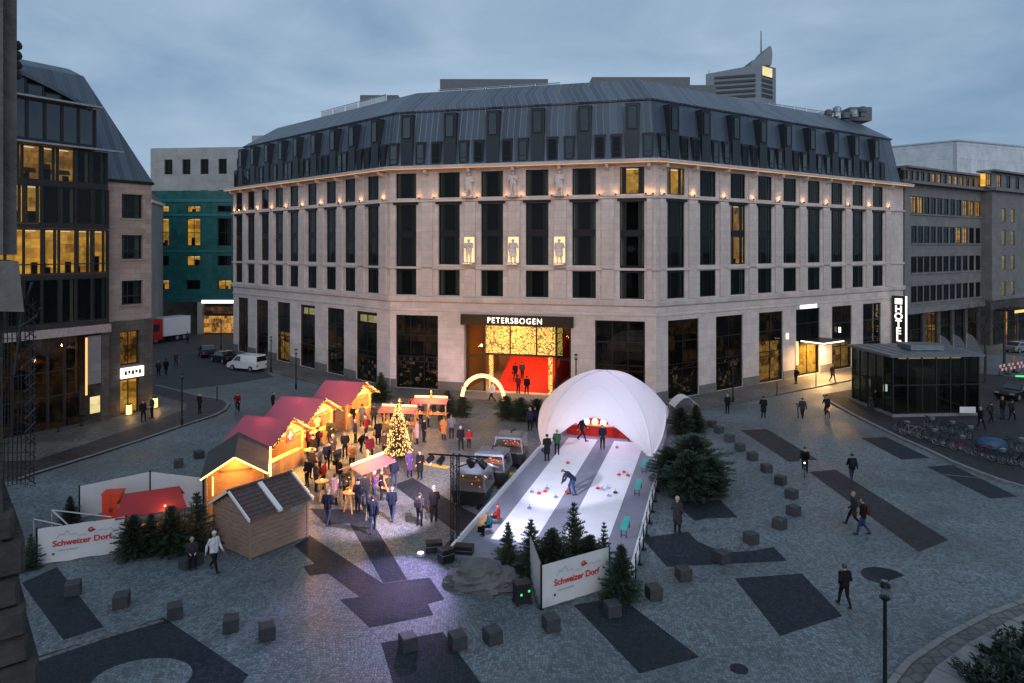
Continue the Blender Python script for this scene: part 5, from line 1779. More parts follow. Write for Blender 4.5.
    # hair / hat shells for this head
    def shell(nm, kind):
        q = MB()
        ctr = hd + up * .035 - fw * .005
        nn, kk = 14, 10
        R_ = .104 if kind != 'hat' else .112
        grid = []
        for i in range(kk + 1):
            th = math.pi * i / kk
            row = []
            for j in range(nn):
                ph = 6.2832 * j / nn
                dv = rt * (math.sin(th) * math.cos(ph)) + fw * (math.sin(th) * math.sin(ph)) + up * math.cos(th)
                row.append((ctr + dv * R_ + (up * .012 if kind == 'hat' else V()), dv))
            grid.append(row)
        for i in range(kk):
            for j in range(nn):
                qs = [grid[i][j], grid[i][(j + 1) % nn], grid[i + 1][(j + 1) % nn], grid[i + 1][j]]
                dv = sum((w[1] for w in qs), V()) / 4
                f_, u_ = dv.dot(fw), dv.dot(up)
                lim = .28 if kind == 'hat' else (.45 * f_ + .05 if f_ > 0 else .6 * f_ - .15)
                if kind == 'long':
                    lim = .5 if f_ > .45 else (-.9 if f_ < .35 else .1)
                if u_ > lim:
                    q.face([w[0] for w in qs])
        if kind == 'hat':
            q.ball(ctr + up * (R_ + .02), .028, 6)
        return q.mesh(nm, 'hair_dark', True)
    return me2, {'hair': shell('hair', 'hair'), 'hat': shell('hat', 'hat'), 'long': shell('hair', 'long')}
PC_ = [0]
def base_joints():
    return dict(pelvis=(0, 0, .96), chest=(0, .0, 1.28), neck=(0, .01, 1.47), head=(0, -.015, 1.615), sh_l=(-.185, .01, 1.40), sh_r=(.185, .01, 1.40), el_l=(-.245, .04, 1.12), el_r=(.245, .04, 1.12),
                wr_l=(-.25, -.04, .89), wr_r=(.25, -.04, .89), hip_l=(-.09, 0, .90), hip_r=(.09, 0, .90), kn_l=(-.105, -.02, .50), kn_r=(.105, -.02, .50), an_l=(-.11, .02, .085), an_r=(.115, .02, .085))
def J(**kw):
    d = base_joints(); d.update(kw); return d
POSES = {
    'stand': pose_mesh('person', J(el_l=(-.25, .06, 1.13), wr_l=(-.17, -.13, .97), el_r=(.25, .07, 1.13), wr_r=(.18, -.12, .98))),
    'relax': pose_mesh('person', J(kn_r=(.14, -.06, .50), an_r=(.17, -.05, .085))),
    'coat': pose_mesh('person', J(wr_l=(-.20, -.12, .93), wr_r=(.16, -.16, 1.12), el_r=(.27, .02, 1.13)), True),
    'hold': pose_mesh('person', J(el_r=(.25, -.06, 1.13), wr_r=(.12, -.26, 1.27), el_l=(-.25, -.02, 1.13), wr_l=(-.12, -.27, 1.14))),
    'walk': pose_mesh('person', J(kn_l=(-.09, -.20, .51), an_l=(-.09, -.33, .10), kn_r=(.09, .04, .48), an_r=(.09, .36, .16), toe_r=(0, -.13, -.10), toe_l=(0, -.16, .0), el_l=(-.24, .16, 1.14), wr_l=(-.25, .20, .90), el_r=(.24, -.06, 1.12), wr_r=(.22, -.26, .96), pelvis=(0, 0, .95), hip_l=(-.09, 0, .89), hip_r=(.09, 0, .89))),
    'walk2': pose_mesh('person', J(kn_r=(.09, -.17, .51), an_r=(.09, -.26, .09), kn_l=(-.09, .05, .48), an_l=(-.09, .30, .14), toe_l=(0, -.14, -.09), el_l=(-.25, .06, 1.13), wr_l=(-.16, -.12, .98), el_r=(.25, .08, 1.13), wr_r=(.18, -.10, .97))),
    'bend': pose_mesh('person', J(pelvis=(0, .12, .90), chest=(0, -.14, 1.14), neck=(0, -.31, 1.22), head=(0, -.42, 1.28), up=(0, -.55, .83), face=(0, -.83, -.55), sh_l=(-.18, -.24, 1.18), sh_r=(.18, -.24, 1.18), el_l=(-.22, -.34, .92), wr_l=(-.16, -.42, .70), el_r=(.22, -.36, .92), wr_r=(.12, -.52, .74), hip_l=(-.09, .12, .86), hip_r=(.09, .12, .86), kn_l=(-.11, -.06, .48), an_l=(-.11, .0, .085), kn_r=(.11, .12, .47), an_r=(.11, .26, .085))),
    'sit': pose_mesh('person', J(pelvis=(0, 0, .56), chest=(0, .02, .88), neck=(0, 0, 1.07), head=(0, -.04, 1.21), sh_l=(-.18, .01, 1.0), sh_r=(.18, .01, 1.0), el_l=(-.23, -.06, .74), wr_l=(-.13, -.30, .68), el_r=(.23, -.06, .74), wr_r=(.13, -.30, .68), hip_l=(-.09, -.02, .52), hip_r=(.09, -.02, .52), kn_l=(-.11, -.44, .53), kn_r=(.11, -.44, .53), an_l=(-.11, -.42, .085), an_r=(.11, -.46, .085))),
    'ride': pose_mesh('person', J(pelvis=(0, .18, 1.02), chest=(0, -.02, 1.30), neck=(0, -.12, 1.47), head=(0, -.19, 1.60), sh_l=(-.18, -.08, 1.40), sh_r=(.18, -.08, 1.40), el_l=(-.24, -.22, 1.18), wr_l=(-.24, -.42, 1.07), el_r=(.24, -.22, 1.18), wr_r=(.24, -.42, 1.07), hip_l=(-.09, .16, .96), hip_r=(.09, .16, .96), kn_l=(-.11, -.18, .76), an_l=(-.12, -.02, .42), kn_r=(.11, -.06, .58), an_r=(.12, .02, .22))),
}
q_ = MB()
for (z0, w0, d0), (z1, w1, d1) in zip(((1.02, .10, .05), (1.06, .15, .09), (1.30, .15, .09)), ((1.06, .15, .09), (1.30, .15, .09), (1.40, .10, .05))):
    q_.hexa([(-w0, .15, z0), (w0, .15, z0), (w0, .15 + d0 * 1.7, z0), (-w0, .15 + d0 * 1.7, z0)], [(-w1, .15, z1), (w1, .15, z1), (w1, .15 + d1 * 1.7, z1), (-w1, .15 + d1 * 1.7, z1)])
PACK = q_.mesh('backpack', 'cloth_black')
q_ = MB(); q_.hexa([(.26, -.12, .62), (.34, -.12, .62), (.34, .12, .62), (.26, .12, .62)], [(.27, -.14, .84), (.33, -.14, .84), (.33, .14, .84), (.27, .14, .84)]); q_.tube([(.30, -.10, .84), (.27, -.02, 1.40), (.30, .10, .84)], .012, 4)
BAG = q_.mesh('shoulder_bag', 'cloth_black')
def person(px, py, pose, face, jacket, trousers, label, hair='hair', hc='hair_dark', z=0.0, s=1.0, xy=None, group='people on the plaza'):
    x, y = xy or gp(px, py, z)
    me, sh_ = POSES[pose]
    o = link('person', me, None, (x, y, z - .002), R(face))
    o.scale = (s, s, s)
    setmat(o, 1, 'cloth_' + jacket.replace(' ', '_')); setmat(o, 2, 'cloth_' + trousers.replace(' ', '_'))
    tag(o, label, 'person', group)
    h = link('hair' if hair != 'hat' else 'hat', sh_[hair], o)
    setmat(h, 0, hc)
    PC_[0] += 1
    if pose in ('stand', 'walk2', 'relax', 'walk') and PC_[0] % 4 == 1 or 'backpack' in label:
        setmat(link('backpack', PACK, o), 0, ['cloth_black', 'cloth_navy', 'cloth_dark_red', 'cloth_olive'][PC_[0] // 4 % 4])
    elif pose in ('coat', 'hold', 'walk', 'relax') and PC_[0] % 3 == 0 or 'bag' in label:
        setmat(link('shoulder_bag', BAG, o), 0, 'cloth_red' if 'red bag' in label else 'cloth_blue' if 'blue bag' in label else ['cloth_brown', 'cloth_black', 'cloth_beige'][PC_[0] // 3 % 3])
    return o
# statues use the robed body in stone
for k, (u, y, z, s) in enumerate(STATUES):
    me, sh_ = POSES['coat' if k % 3 else 'hold']
    q = tuple(MF @ Vector((u, y, z)))
    o = link('statue', me, hotel, q, rzf); o.scale = (s * 1.25, s, s)
    for i in range(5):
        setmat(o, i, 'statue_stone')
    b = MB(); b.box(-.32, .32, -.3, .3, -.12, 0.0); b.build('pedestal', 'limestone', o)

PEOPLE = [
    # left street
    (143, 422, 'relax', 60, 'black', 'black', 'person in black at the lit shop entrance, left of the pair', 'hair', .126),
    (152, 418, 'stand', -40, 'dark grey', 'black', 'person in dark grey at the lit shop entrance, right of the pair', 'hair', .126),
    (199.6, 413, 'stand', 150, 'black', 'black', 'person in black alone on the dark pavement left of the road', 'hat', .12),
    (158.5, 377, 'walk', 200, 'dark grey', 'black', 'leftmost of three walkers on the far left street', 'hair', .004),
    (166, 375, 'walk2', 200, 'black', 'black', 'middle of three walkers on the far left street', 'hair', .004),
    (176, 367, 'walk', 10, 'brown', 'jeans blue', 'farthest of three walkers on the far left street', 'hair', .004),
    (187.6, 344, 'walk2', 180, 'dark grey', 'black', 'tiny distant walker near the red lorry', 'hair', .004),
    (273, 412, 'stand', 90, 'black', 'black', 'person in black behind the pink stall roof by the road', 'hair', 0),
    # bottom left
    (214, 571, 'walk', 60, 'white', 'black', 'person in white hooded jacket beside the closed wooden hut', 'hat', 0),
    # market crowd, near
    (327.8, 525, 'walk2', 170, 'navy', 'jeans blue', 'person in navy walking away beside the closed hut corner', 'hair', 0),
    (334.5, 505, 'coat', 160, 'pink', 'black', 'person in pale pink coat at the near bar table', 'long', 0),
    (357.8, 513, 'stand', 150, 'navy', 'black', 'person in navy at the near end of the bar table', 'hat', 0),
    (373.9, 502, 'hold', 110, 'purple', 'jeans blue', 'person in purple jacket at the right side of the bar table', 'hat', 0),
    (381, 500, 'relax', 100, 'black', 'black', 'person in black just right of the purple jacket', 'hair', 0),
    (372.9, 532, 'walk', 190, 'navy', 'jeans blue', 'man in navy jacket and jeans walking in from the dark paving', 'hair', 0),
    (392, 521, 'walk2', 175, 'navy', 'blue', 'man in navy with blue trousers walking behind the bar table', 'hair', 0),
    (419.6, 526, 'stand', 160, 'dark grey', 'black', 'left of the two dark figures near the truss tower', 'hair', 0),
    (434, 522, 'hold', 200, 'black', 'black', 'right of the two dark figures near the truss tower, in pink hat', 'hat', 0),
    (409.6, 477, 'coat', 20, 'purple', 'black', 'person in long purple coat right of the Christmas tree', 'hair', 0),
    (420, 479, 'coat', -20, 'black', 'black', 'person in long black coat right of the purple coat', 'hair', 0),
    (394, 487, 'relax', 190, 'navy', 'jeans blue', 'tall person in navy below the Christmas tree', 'hair', 0),
    (362, 452, 'bend', 60, 'black', 'black', 'person in black bending forward left of the Christmas tree', 'hair', 0),
    (345, 458, 'stand', 10, 'black', 'black', 'person in black facing the plaza in the middle of the market', 'hair', 0),
    (333, 461, 'hold', -10, 'dark grey', 'brown', 'person in dark grey with brown trousers in the market middle', 'hair', 0),
    (318, 452, 'stand', -100, 'black', 'black', 'person in black at the counter of the nearest pink stall', 'hair', 0),
    (308, 454, 'hold', 100, 'dark red', 'black', 'person in dark red at the counter of the nearest pink stall', 'hair', 0),
    (298, 461, 'coat', 150, 'black', 'black', 'broad person in black coat at the Swiss flag stall', 'hair', 0),
    (320, 474, 'hold', -60, 'grey', 'black', 'person in grey holding a cup left of the near bar', 'hair', 0),
    (312, 478, 'relax', 60, 'brown', 'black', 'person in brown between near bar and stalls', 'hair', 0),
    (324, 489, 'hold', -90, 'red', 'black', 'person in red jacket at the left end of the near bar', 'hair', 0),
    (316, 492, 'stand', 120, 'dark grey', 'black', 'person in dark grey left of the red jacket', 'hat', 0),
    (340, 488, 'stand', 100, 'black', 'jeans blue', 'person in black behind the orange bar end', 'hair', 0),
    (352, 470, 'hold', 0, 'orange', 'black', 'person in orange jacket behind the near bar light tubes', 'hair', 0),
    (370, 462, 'relax', 30, 'dark red', 'black', 'person in dark red behind the near bar', 'hair', 0),
    (384, 458, 'stand', 60, 'brown', 'black', 'person in brown left of the Christmas tree foot', 'hair', 0),
    # market crowd, far
    (353, 427, 'stand', 150, 'black', 'black', 'left person of three at the farthest pink stall counter', 'hair', 0),
    (362, 427, 'coat', 170, 'grey', 'black', 'person in grey coat at the farthest pink stall counter', 'long', 0),
    (374, 426, 'relax', 200, 'dark grey', 'black', 'right person of three at the farthest pink stall counter', 'hair', 0),
    (384, 427, 'stand', 30, 'black', 'jeans blue', 'person in black before the far bar table', 'hair', 0),
    (333, 432, 'hold', -100, 'dark red', 'black', 'person in dark red between the two farther pink stalls', 'hair', 0),
    (326, 436, 'stand', -120, 'black', 'black', 'person in black at the second pink stall', 'hat', 0),
    (344, 424, 'relax', -110, 'brown', 'black', 'person in brown near the second pink stall garland', 'hair', 0),
    (417, 444, 'coat', -70, 'pink', 'black', 'person in pink coat behind the Christmas tree', 'long', 0),
    (424, 442, 'stand', 70, 'black', 'black', 'person in black facing the pink coat', 'hair', 0),
    (434, 416, 'hold', -150, 'brown', 'black', 'person in brown at the far right bar table', 'hair', 0),
    (428, 427, 'relax', 100, 'orange', 'black', 'person in orange at the near side of the far right bar', 'hair', 0),
    (421, 424, 'stand', -30, 'navy', 'black', 'person in navy at the near side of the far right bar', 'hair', 0),
    (405, 430, 'hold', 20, 'dark grey', 'black', 'person in dark grey behind the Christmas tree top', 'hair', 0),
    (412, 417, 'stand', 180, 'red', 'black', 'person in red between the two far bars', 'hair', 0),
    (443.8, 440, 'coat', 160, 'orange', 'black', 'person in orange brown coat with red bag near the round fir', 'long', 0),
    (451.5, 439, 'stand', 190, 'grey', 'black', 'person in grey beside the orange brown coat', 'hair', 0),
    (460.6, 450, 'relax', 20, 'black', 'black', 'person in black beside the short red jacket', 'hair', 0),
    (469, 448, 'stand', 0, 'red', 'black', 'shorter person in red jacket behind the gondola cabins', 'hair', 0),
    (530, 431, 'stand', 190, 'navy', 'black', 'person in navy left of the white dome, near one of the pair', 'hair', 0),
    (535, 428, 'relax', 170, 'black', 'black', 'person in black left of the white dome, far one of the pair', 'hair', 0),
    (492, 402, 'walk', 250, 'white', 'black', 'person in white jacket walking under the glowing arch', 'hair', 0),
    # curling
    (547, 461, 'coat', 200, 'black', 'black', 'person in long black coat with blue bag at the dome entrance', 'hair', .15),
    (557, 455, 'stand', 170, 'green', 'black', 'person in green jacket at the dome entrance', 'hair', .15),
    (582, 441, 'walk', 60, 'black', 'black', 'person in black inside the dome, left of the lanes', 'hair', .15),
    (602.5, 449, 'stand', 0, 'navy', 'black', 'person in navy standing between the lanes under the dome', 'hair', .15),
    (630, 441, 'relax', 20, 'black', 'black', 'person in black inside the dome, right of the lanes', 'hair', .15),
    (570.7, 495, 'bend', -80, 'navy', 'blue', 'curler in navy and blue trousers bending over the left lane', 'hair', .165),
    (489.5, 534, 'sit', -60, 'teal', 'black', 'child in teal sitting at the left lane edge', 'hat', .15),
    (498, 525, 'sit', -90, 'red', 'navy', 'child in red sitting at the left lane edge', 'hat', .15),
    # right plaza
    (677.4, 533, 'coat', 150, 'dark grey', 'black', 'lone person in dark coat by the lane railing', 'hat', 0),
    (727.5, 414, 'stand', 180, 'black', 'black', 'person in black by the hotel, left of two walkers', 'hair', 0),
    (763.5, 418, 'coat', 160, 'black', 'black', 'person in dark coat by the hotel, right of two walkers', 'hair', 0),
    (802.6, 419, 'walk', 170, 'dark grey', 'black', 'person pushing a bicycle towards the hotel entrance', 'hair', 0),
    (796, 384, 'stand', -150, 'black', 'black', 'person in black left of the hotel entrance', 'hair', .1),
    (832.6, 382, 'walk2', 20, 'brown', 'black', 'person in brown right of the hotel entrance', 'hair', .1),
    (852, 482, 'walk', 170, 'black', 'jeans blue', 'walker in black with backpack and jeans on the brown paving', 'hair', 0),
    (853.6, 526, 'walk', 250, 'dark grey', 'black', 'fair haired walker, left of the pair on the plaza', 'hair', 0),
    (863, 535, 'walk2', 250, 'black', 'blue', 'walker in black and blue jeans, right of the pair', 'long', 0),
    (844.5, 607, 'walk2', 185, 'black', 'black', 'large figure in black walking away near the reflector lamp', 'hair', 0),
    (875, 410, 'stand', 80, 'black', 'black', 'person in black waiting in the glass pavilion doorway', 'hair', .12),
    (980.5, 430, 'walk', 100, 'black', 'black', 'nearest dark walker right of the glass pavilion', 'hair', .12),
    (991, 423, 'walk2', 100, 'dark grey', 'black', 'second dark walker right of the glass pavilion', 'hair', .12),
    (1002.6, 419, 'stand', 200, 'black', 'jeans blue', 'person in jeans among the walkers right of the pavilion', 'hair', .12),
    (1012, 421, 'walk', 120, 'dark grey', 'black', 'rightmost walker beyond the glass pavilion', 'hair', .12),
    (1014, 372, 'stand', 200, 'orange', 'black', 'worker in orange behind the red and white barrier', 'hat', .12),
    (302, 446, 'stand', 110, 'dark grey', 'black', 'person in dark grey in the gap before the Swiss flag stall', 'hair', 0),
    (313, 461, 'relax', -20, 'black', 'jeans blue', 'person in black and jeans left of the market middle', 'hat', 0),
    (327, 470, 'stand', 40, 'navy', 'black', 'person in navy facing the near bar from the left', 'hair', 0),
    (338, 474, 'hold', -120, 'dark grey', 'black', 'person in dark grey just above the pink coat', 'hair', 0),
    (307, 486, 'stand', -40, 'black', 'black', 'person in black in front of the vertical light tube', 'hair', 0),
    (330, 444, 'coat', 10, 'olive', 'black', 'person in olive coat between stalls and market middle', 'long', 0),
    (318, 438, 'hold', -130, 'beige', 'black', 'person in beige at the middle pink stall counter', 'hair', 0),
    (355, 443, 'relax', 90, 'dark grey', 'black', 'person in dark grey behind the bending figure', 'hair', 0),
    (366, 440, 'stand', -60, 'dark red', 'black', 'person in dark red behind the bending figure, right side', 'hat', 0),
    (378, 444, 'coat', 200, 'black', 'black', 'person in black coat left of the Christmas tree top', 'hair', 0),
    (392, 423, 'stand', 10, 'brown', 'black', 'person in brown under the far left bar roof', 'hair', 0),
    (401, 421, 'hold', 170, 'black', 'black', 'person in black under the far left bar roof', 'hair', 0),
    (440, 421, 'stand', 150, 'navy', 'black', 'person in navy right of the far right bar', 'hair', 0),
    (346, 500, 'hold', 30, 'olive', 'black', 'person in olive at the trestle stand', 'hair', 0),
    (365, 506, 'stand', 200, 'dark grey', 'jeans blue', 'person in grey and jeans between navy and purple at the bar', 'hair', 0),
    (386, 492, 'coat', 160, 'brown', 'black', 'person in brown coat at the right end of the near bar', 'long', 0),
    (545, 437, 'stand', -60, 'dark grey', 'black', 'person in dark grey at the left foot of the dome', 'hair', 0),
]
hcs = ['hair_dark', 'hair_brown', 'hair_dark', 'hair_grey', 'hair_dark', 'hair_blond']
hats = ['cloth_black', 'cloth_navy', 'cloth_grey', 'cloth_red', 'cloth_pink']
for k, (px, py, ps, fc, jk, tr_, lb, hr, z) in enumerate(PEOPLE):
    hc = hats[k % 5] if hr == 'hat' else hcs[k % 6]
    if 'fair haired' in lb: hc = 'hair_blond'
    if 'pink hat' in lb: hc = 'cloth_pink'
    if 'white hooded' in lb: hc = 'cloth_white'
    person(px, py, ps, fc, jk, tr_, lb, hr, hc, z, .78 if ('child' in lb or 'shorter' in lb) else 1.0 + .04 * math.sin(k * 2.3))
# seated person by the left firs, on a stone block bench
x, y = gp(191, 566)
b = MB(); b.box(-.45, .45, -.25, .25, 0, .44); tag(b.build('stone_bench', 'bollard_granite', None, (x, y, 0), R(60)), 'low grey block bench by the left firs', 'bench')
person(0, 0, 'sit', 30, 'dark grey', 'black', 'person in dark grey sitting on the block bench by the firs', 'hair', 'hair_grey', 0, .95, (x + .02, y + .05))
# people inside the arcade entrance, on the floor and the ramp
for du, dy, lb, jk, ps, fc in ((-.9, 3.0, 'left of the couple on the red ramp', 'black', 'walk', 180), (-.25, 3.2, 'right of the couple on the red ramp', 'dark grey', 'walk2', 190), (1.4, 7.6, 'highest person on the red ramp', 'navy', 'walk', 0), (.1, .3, 'dark figure at the foot of the red ramp', 'dark red', 'stand', 170), (1.0, .1, 'dark figure right of the ramp foot, before the doors', 'black', 'relax', 200)):
    q = MF @ Vector((mid_e + du, dy, 0)) + Vector((HL[0], HL[1], 0))
    zz = .16 if dy < .5 else .085 + (dy - 1.4) / 10.4 * 4.5 + .03
    if dy < .5:
        zz = .12
    person(0, 0, ps, fc + math.degrees(rzf), jk, 'black', 'person in %s, %s' % (jk, lb), 'hair', 'hair_dark', zz, 1.0, (q.x, q.y))

# ================================================================ BICYCLES
def bike_parts():
    fr = MB()
    bb, seat, head, rear, front = V3(.02, 0, .30), V3(.16, 0, .82), V3(-.40, 0, .80), V3(.48, 0, .34), V3(-.55, 0, .34)
    for a, c_ in ((bb, seat), (bb, head), (seat, head + V3(0, 0, .02)), (bb, rear), (seat, rear), (head + V3(-.02, 0, .1), front)):
        fr.tube([a, c_], .022, 6)
    wm = MB(); wm.torus((0, 0, 0), .32, .024, 22, 6); 
    rim_ = MB(); rim_.torus((0, 0, 0), .295, .010, 22, 4, 0); rim_.lathe([(.03, -.04), (.03, .04)], 8, (0, 0, 0), 0, 'Y')
    for k in range(10):
        a = 6.2832 * k / 10
        rim_.tube([(0, .02 * (-1) ** k, 0), (.295 * math.cos(a), 0, .295 * math.sin(a))], .004, 3)
    hb = MB(); hb.tube([(-.42, 0, .88), (-.44, 0, .98)], .018, 6); hb.tube([(-.36, -.28, 1.0), (-.46, -.1, 1.0), (-.46, .1, 1.0), (-.36, .28, 1.0)], .016, 6)
    sd = MB(); sd.tube([(.16, 0, .82), (.18, 0, .92)], .016, 6); sd.hexa([(.06, -.03, .92), (.32, -.08, .92), (.32, .08, .92), (.06, .03, .92)], [(.05, -.03, .96), (.33, -.07, .98), (.33, .07, .98), (.05, .03, .96)])
    ck = MB(); ck.lathe([(.09, -.01), (.09, .01)], 12, (.02, .04, .30), 0, 'Y'); ck.tube([(.02, -.08, .30), (-.10, -.1, .24)], .012, 5); ck.tube([(.02, .08, .30), (.14, .1, .36)], .012, 5)
    mg = MB()
    return fr, wm.mesh('tyre', 'rubber', True), rim_.mesh('rim', 'galvanised'), hb.mesh('handlebar', 'dark_metal'), sd.mesh('saddle', 'black_plastic'), ck.mesh('crank', 'galvanised')
V3 = lambda *a: Vector(a)
fr_, TY, RI, HB, SD, CK = bike_parts()
FRM = {c: fr_.mesh('frame', c) for c in ('dark_metal', 'bike_blue', 'bike_red', 'gondola_dark', 'bike_green', 'bike_pale')}
BASK = MB(); BASK.hexa([(-.70, -.13, .84), (-.50, -.13, .84), (-.50, .13, .84), (-.70, .13, .84)], [(-.75, -.17, 1.04), (-.47, -.17, 1.04), (-.47, .17, 1.04), (-.75, .17, 1.04)]); BASK = BASK.mesh('basket', 'galvanised')
def bike(x, y, z, rz, col, label, group=None, basket=False, light=None):
    t = thing('bicycle', label, 'bicycle', (x, y, z), rz, group)
    link('frame', FRM[col], t)
    for wx in (.48, -.55):
        w = link('wheel', TY, t, (wx, 0, .345)); link('rim', RI, w)
    link('handlebar', HB, t); link('saddle', SD, t); link('crank', CK, t)
    if basket:
        link('basket', BASK, t)
    if light:
        q = MB()
        if light == 'head':
            q.ball((-.50, 0, .88), .05, 8); q.build('headlight', 'head_white', t)
        else:
            q.ball((.62, 0, .70), .05, 8); q.build('tail_light', 'tail_red', t)
    return t
random.seed(21)
bpos = [(901, 433), (910, 436.5), (918, 438), (927, 441.5), (936, 444), (944, 447), (953, 449), (961, 452.5), (983, 459), (994, 462), (1004, 463), (1016, 466), (1024, 468)]
cl = list(FRM)
for k, (px, py) in enumerate(bpos):
    x, y = gp(px, py, .12)
    bike(x, y, .12, R(115) + random.uniform(-.35, .35), cl[(k * 5 + k // 2) % 6], '%s parked bicycle from the left in the front row by the pavilion' % ORD[k], 'bicycles parked by the pavilion', k % 3 == 0)
for k, (px, py) in enumerate([(928, 429), (938, 431), (947, 433), (957, 435), (966, 438), (1000, 447), (1012, 451)]):
    x, y = gp(px, py, .12)
    bike(x, y, .12, R(105) + random.uniform(-.4, .4), cl[(k * 3 + 1) % 6], '%s parked bicycle from the left in the rear row by the pavilion' % ORD[k], 'bicycles parked by the pavilion', k % 2 == 0)
# cyclists: a rider and a bicycle
for px, py, fc, jk, lb, lt, z in ((237.7, 413, 10, 'dark red', 'on the road behind the pink stalls', None, 0), (827, 417, 170, 'black', 'riding past the hotel entrance with a red tail light', 'tail', 0), (805, 475, -25, 'black', 'riding over the brown paving with headlight on', 'head', 0)):
    x, y = gp(px, py, z)
    bike(x, y, z, R(fc + 90), 'dark_metal', 'bicycle being ridden, %s' % lb, None, False, lt)
    o = person(0, 0, 'ride', fc, jk, 'black', 'cyclist in %s %s' % (jk, lb), 'hat' if lt else 'hair', 'cloth_black', z, 1.0, (x, y))
bx, by = gp(798, 417)
bike(bx, by, 0, R(250), 'dark_metal', 'bicycle pushed by a walker before the hotel entrance', None, True)
# blue tarp over a cargo bike
x, y = gp(991, 452, .12)
t = thing('cargo_bike', 'bulky cargo bicycle under a bright blue tarpaulin among the bikes', 'cargo bike', (x, y, .12), R(-15))
q = MB()
n = 12
rows_ = []
for i in range(7):
    a = i / 6 * math.pi / 2
    rr, zz = math.cos(a) ** .7, .38 + .62 * math.sin(a)
    rows_.append([q.p((1.0 * rr * math.cos(6.2832 * k / n) * (1 + .08 * math.sin(k * 3.1)), .55 * rr * math.sin(6.2832 * k / n) * (1 + .1 * math.cos(k * 2.2)), zz + (0 if i else .10 * math.sin(k * 2.7)))) for k in range(n)])
for i in range(6):
    for k in range(n):
        q.f.append([rows_[i][k], rows_[i][(k + 1) % n], rows_[i + 1][(k + 1) % n], rows_[i + 1][k]]); q.m.append(0)
q.build('tarpaulin', 'tarp_blue', t, smooth=True)
for wx in (-.75, .0, .8):
    w = link('wheel', TY, t, (wx, 0 if wx > .5 else .3, .345)); link('rim', RI, w)
q = MB(); q.box(-.9, .5, -.3, .3, .3, .5); q.build('cargo_box', 'dark_metal', t)

# ================================================================ VEHICLES
def wheel_mesh(r):
    q = MB(); q.lathe([(r * .6, -.11), (r * .97, -.10), (r, -.06), (r, .06), (r * .97, .10), (r * .6, .11)], 18, (0, 0, 0), 0, 'Y'); a = q.mesh('wheel', 'rubber')
    q = MB(); q.lathe([(.02, -.125), (r * .6, -.115), (r * .58, -.10), (.05, -.09)], 14, (0, 0, 0), 0, 'Y'); b_ = q.mesh('rim', 'galvanised')
    return a, b_
WH = wheel_mesh(.33)
def car(px, py, rz, col, label, kind='car', z=.004):
    x, y = gp(px, py, z)
    t = thing('parked_car' if kind == 'car' else 'van', label, kind, (x, y, z), rz, 'vehicles parked on the left street')
    w = .88
    if kind == 'car':
        low = [(-2.1, .30), (-2.15, .55), (-1.95, .78), (-1.0, .90), (1.75, .95), (2.1, .86), (2.15, .45), (2.05, .28)]
        cab = [(-1.0, .90), (-.35, 1.36), (.9, 1.40), (1.75, .95)]
    else:
        low = [(-2.2, .30), (-2.25, .6), (-2.1, .88), (-1.55, 1.05), (2.2, 1.05), (2.2, .32)]
        cab = [(-1.55, 1.05), (-.85, 1.68), (-.6, 1.82), (2.1, 1.84), (2.2, 1.05)]
    q = MB()
    k_ = len(low)
    ins = [.05 if z_ < .5 or z_ > .85 else 0 for _, z_ in low]
    q.hexa([(a, -w + i, c_) for (a, c_), i in zip(low, ins)], [(a, w - i, c_) for (a, c_), i in zip(low, ins)])
    q.hexa([(a, -w + (.04 if c_ < 1.1 else .16), c_ - .001) for a, c_ in cab], [(a, w - (.04 if c_ < 1.1 else .16), c_ - .001) for a, c_ in cab])
    q.build('body', col, t)
    if kind == 'car':
        side = [(-.85, .96), (-.32, 1.30), (.25, 1.33), (.25, .98)], [(.32, .98), (.32, 1.33), (.85, 1.33), (1.45, .99)]
        ws = [(-.98, .95), (-.40, 1.32)]; rw = [(1.68, 1.0), (.98, 1.35)]
    else:
        side = ([(-1.35, 1.12), (-.8, 1.62), (-.2, 1.66), (-.2, 1.12)],)
        ws = [(-1.5, 1.12), (-.88, 1.66)]; rw = [(2.21, 1.15), (2.13, 1.7)]
    for sd_ in side:
        for s_ in (-1, 1):
            q = MB(); yy = lambda c_: s_ * (w - .04 - .12 * max(0, (c_ - .95)) / .42 + .012) if kind == 'car' else s_ * (w - .04 - .12 * (c_ - 1.05) / .75 + .012)
            q.face([(a, yy(c_), c_) for a, c_ in sd_]); q.build('side_window', 'car_glass', t)
    for nm, (p_, r_), dd in (('windscreen', ws, -.02), ('rear_window', rw, .02)):
        q = MB(); q.face([(p_[0] + dd, -w + .12, p_[1] + .01), (p_[0] + dd, w - .12, p_[1] + .01), (r_[0] + dd, w - .22, r_[1] + .01), (r_[0] + dd, -w + .22, r_[1] + .01)]); q.build(nm, 'car_glass', t)
    for wx in (-1.35, 1.35):
        for s_ in (-1, 1):
            o = link('wheel', WH[0], t, (wx, s_ * (w - .09), .33)); link('rim', WH[1], o, (0, 0, 0), 0 if s_ < 0 else math.pi)
    for s_ in (-1, 1):
        q = MB(); q.box(-2.17, -2.05, s_ * .62 - .16, s_ * .62 + .16, .6, .74); q.build('headlight', 'blind_pale', t)
        q = MB(); q.box(2.08, 2.22, s_ * .66 - .12, s_ * .66 + .12, .62, .80); q.build('tail_light', 'red_paint', t)
    return t
car(207, 356, R(-60), 'car_black', 'dark parked car at the back of the row on the left street')
car(224, 362, R(-42), 'car_black', 'dark parked car just behind the white van')
car(247, 370, R(-25), 'car_white', 'small white delivery van parked by the hotel', 'van')
x, y = gp(1012, 398, .12)
car(1016, 398, R(30), 'car_black', 'dark car at the right edge beyond the walkers', z=.12)
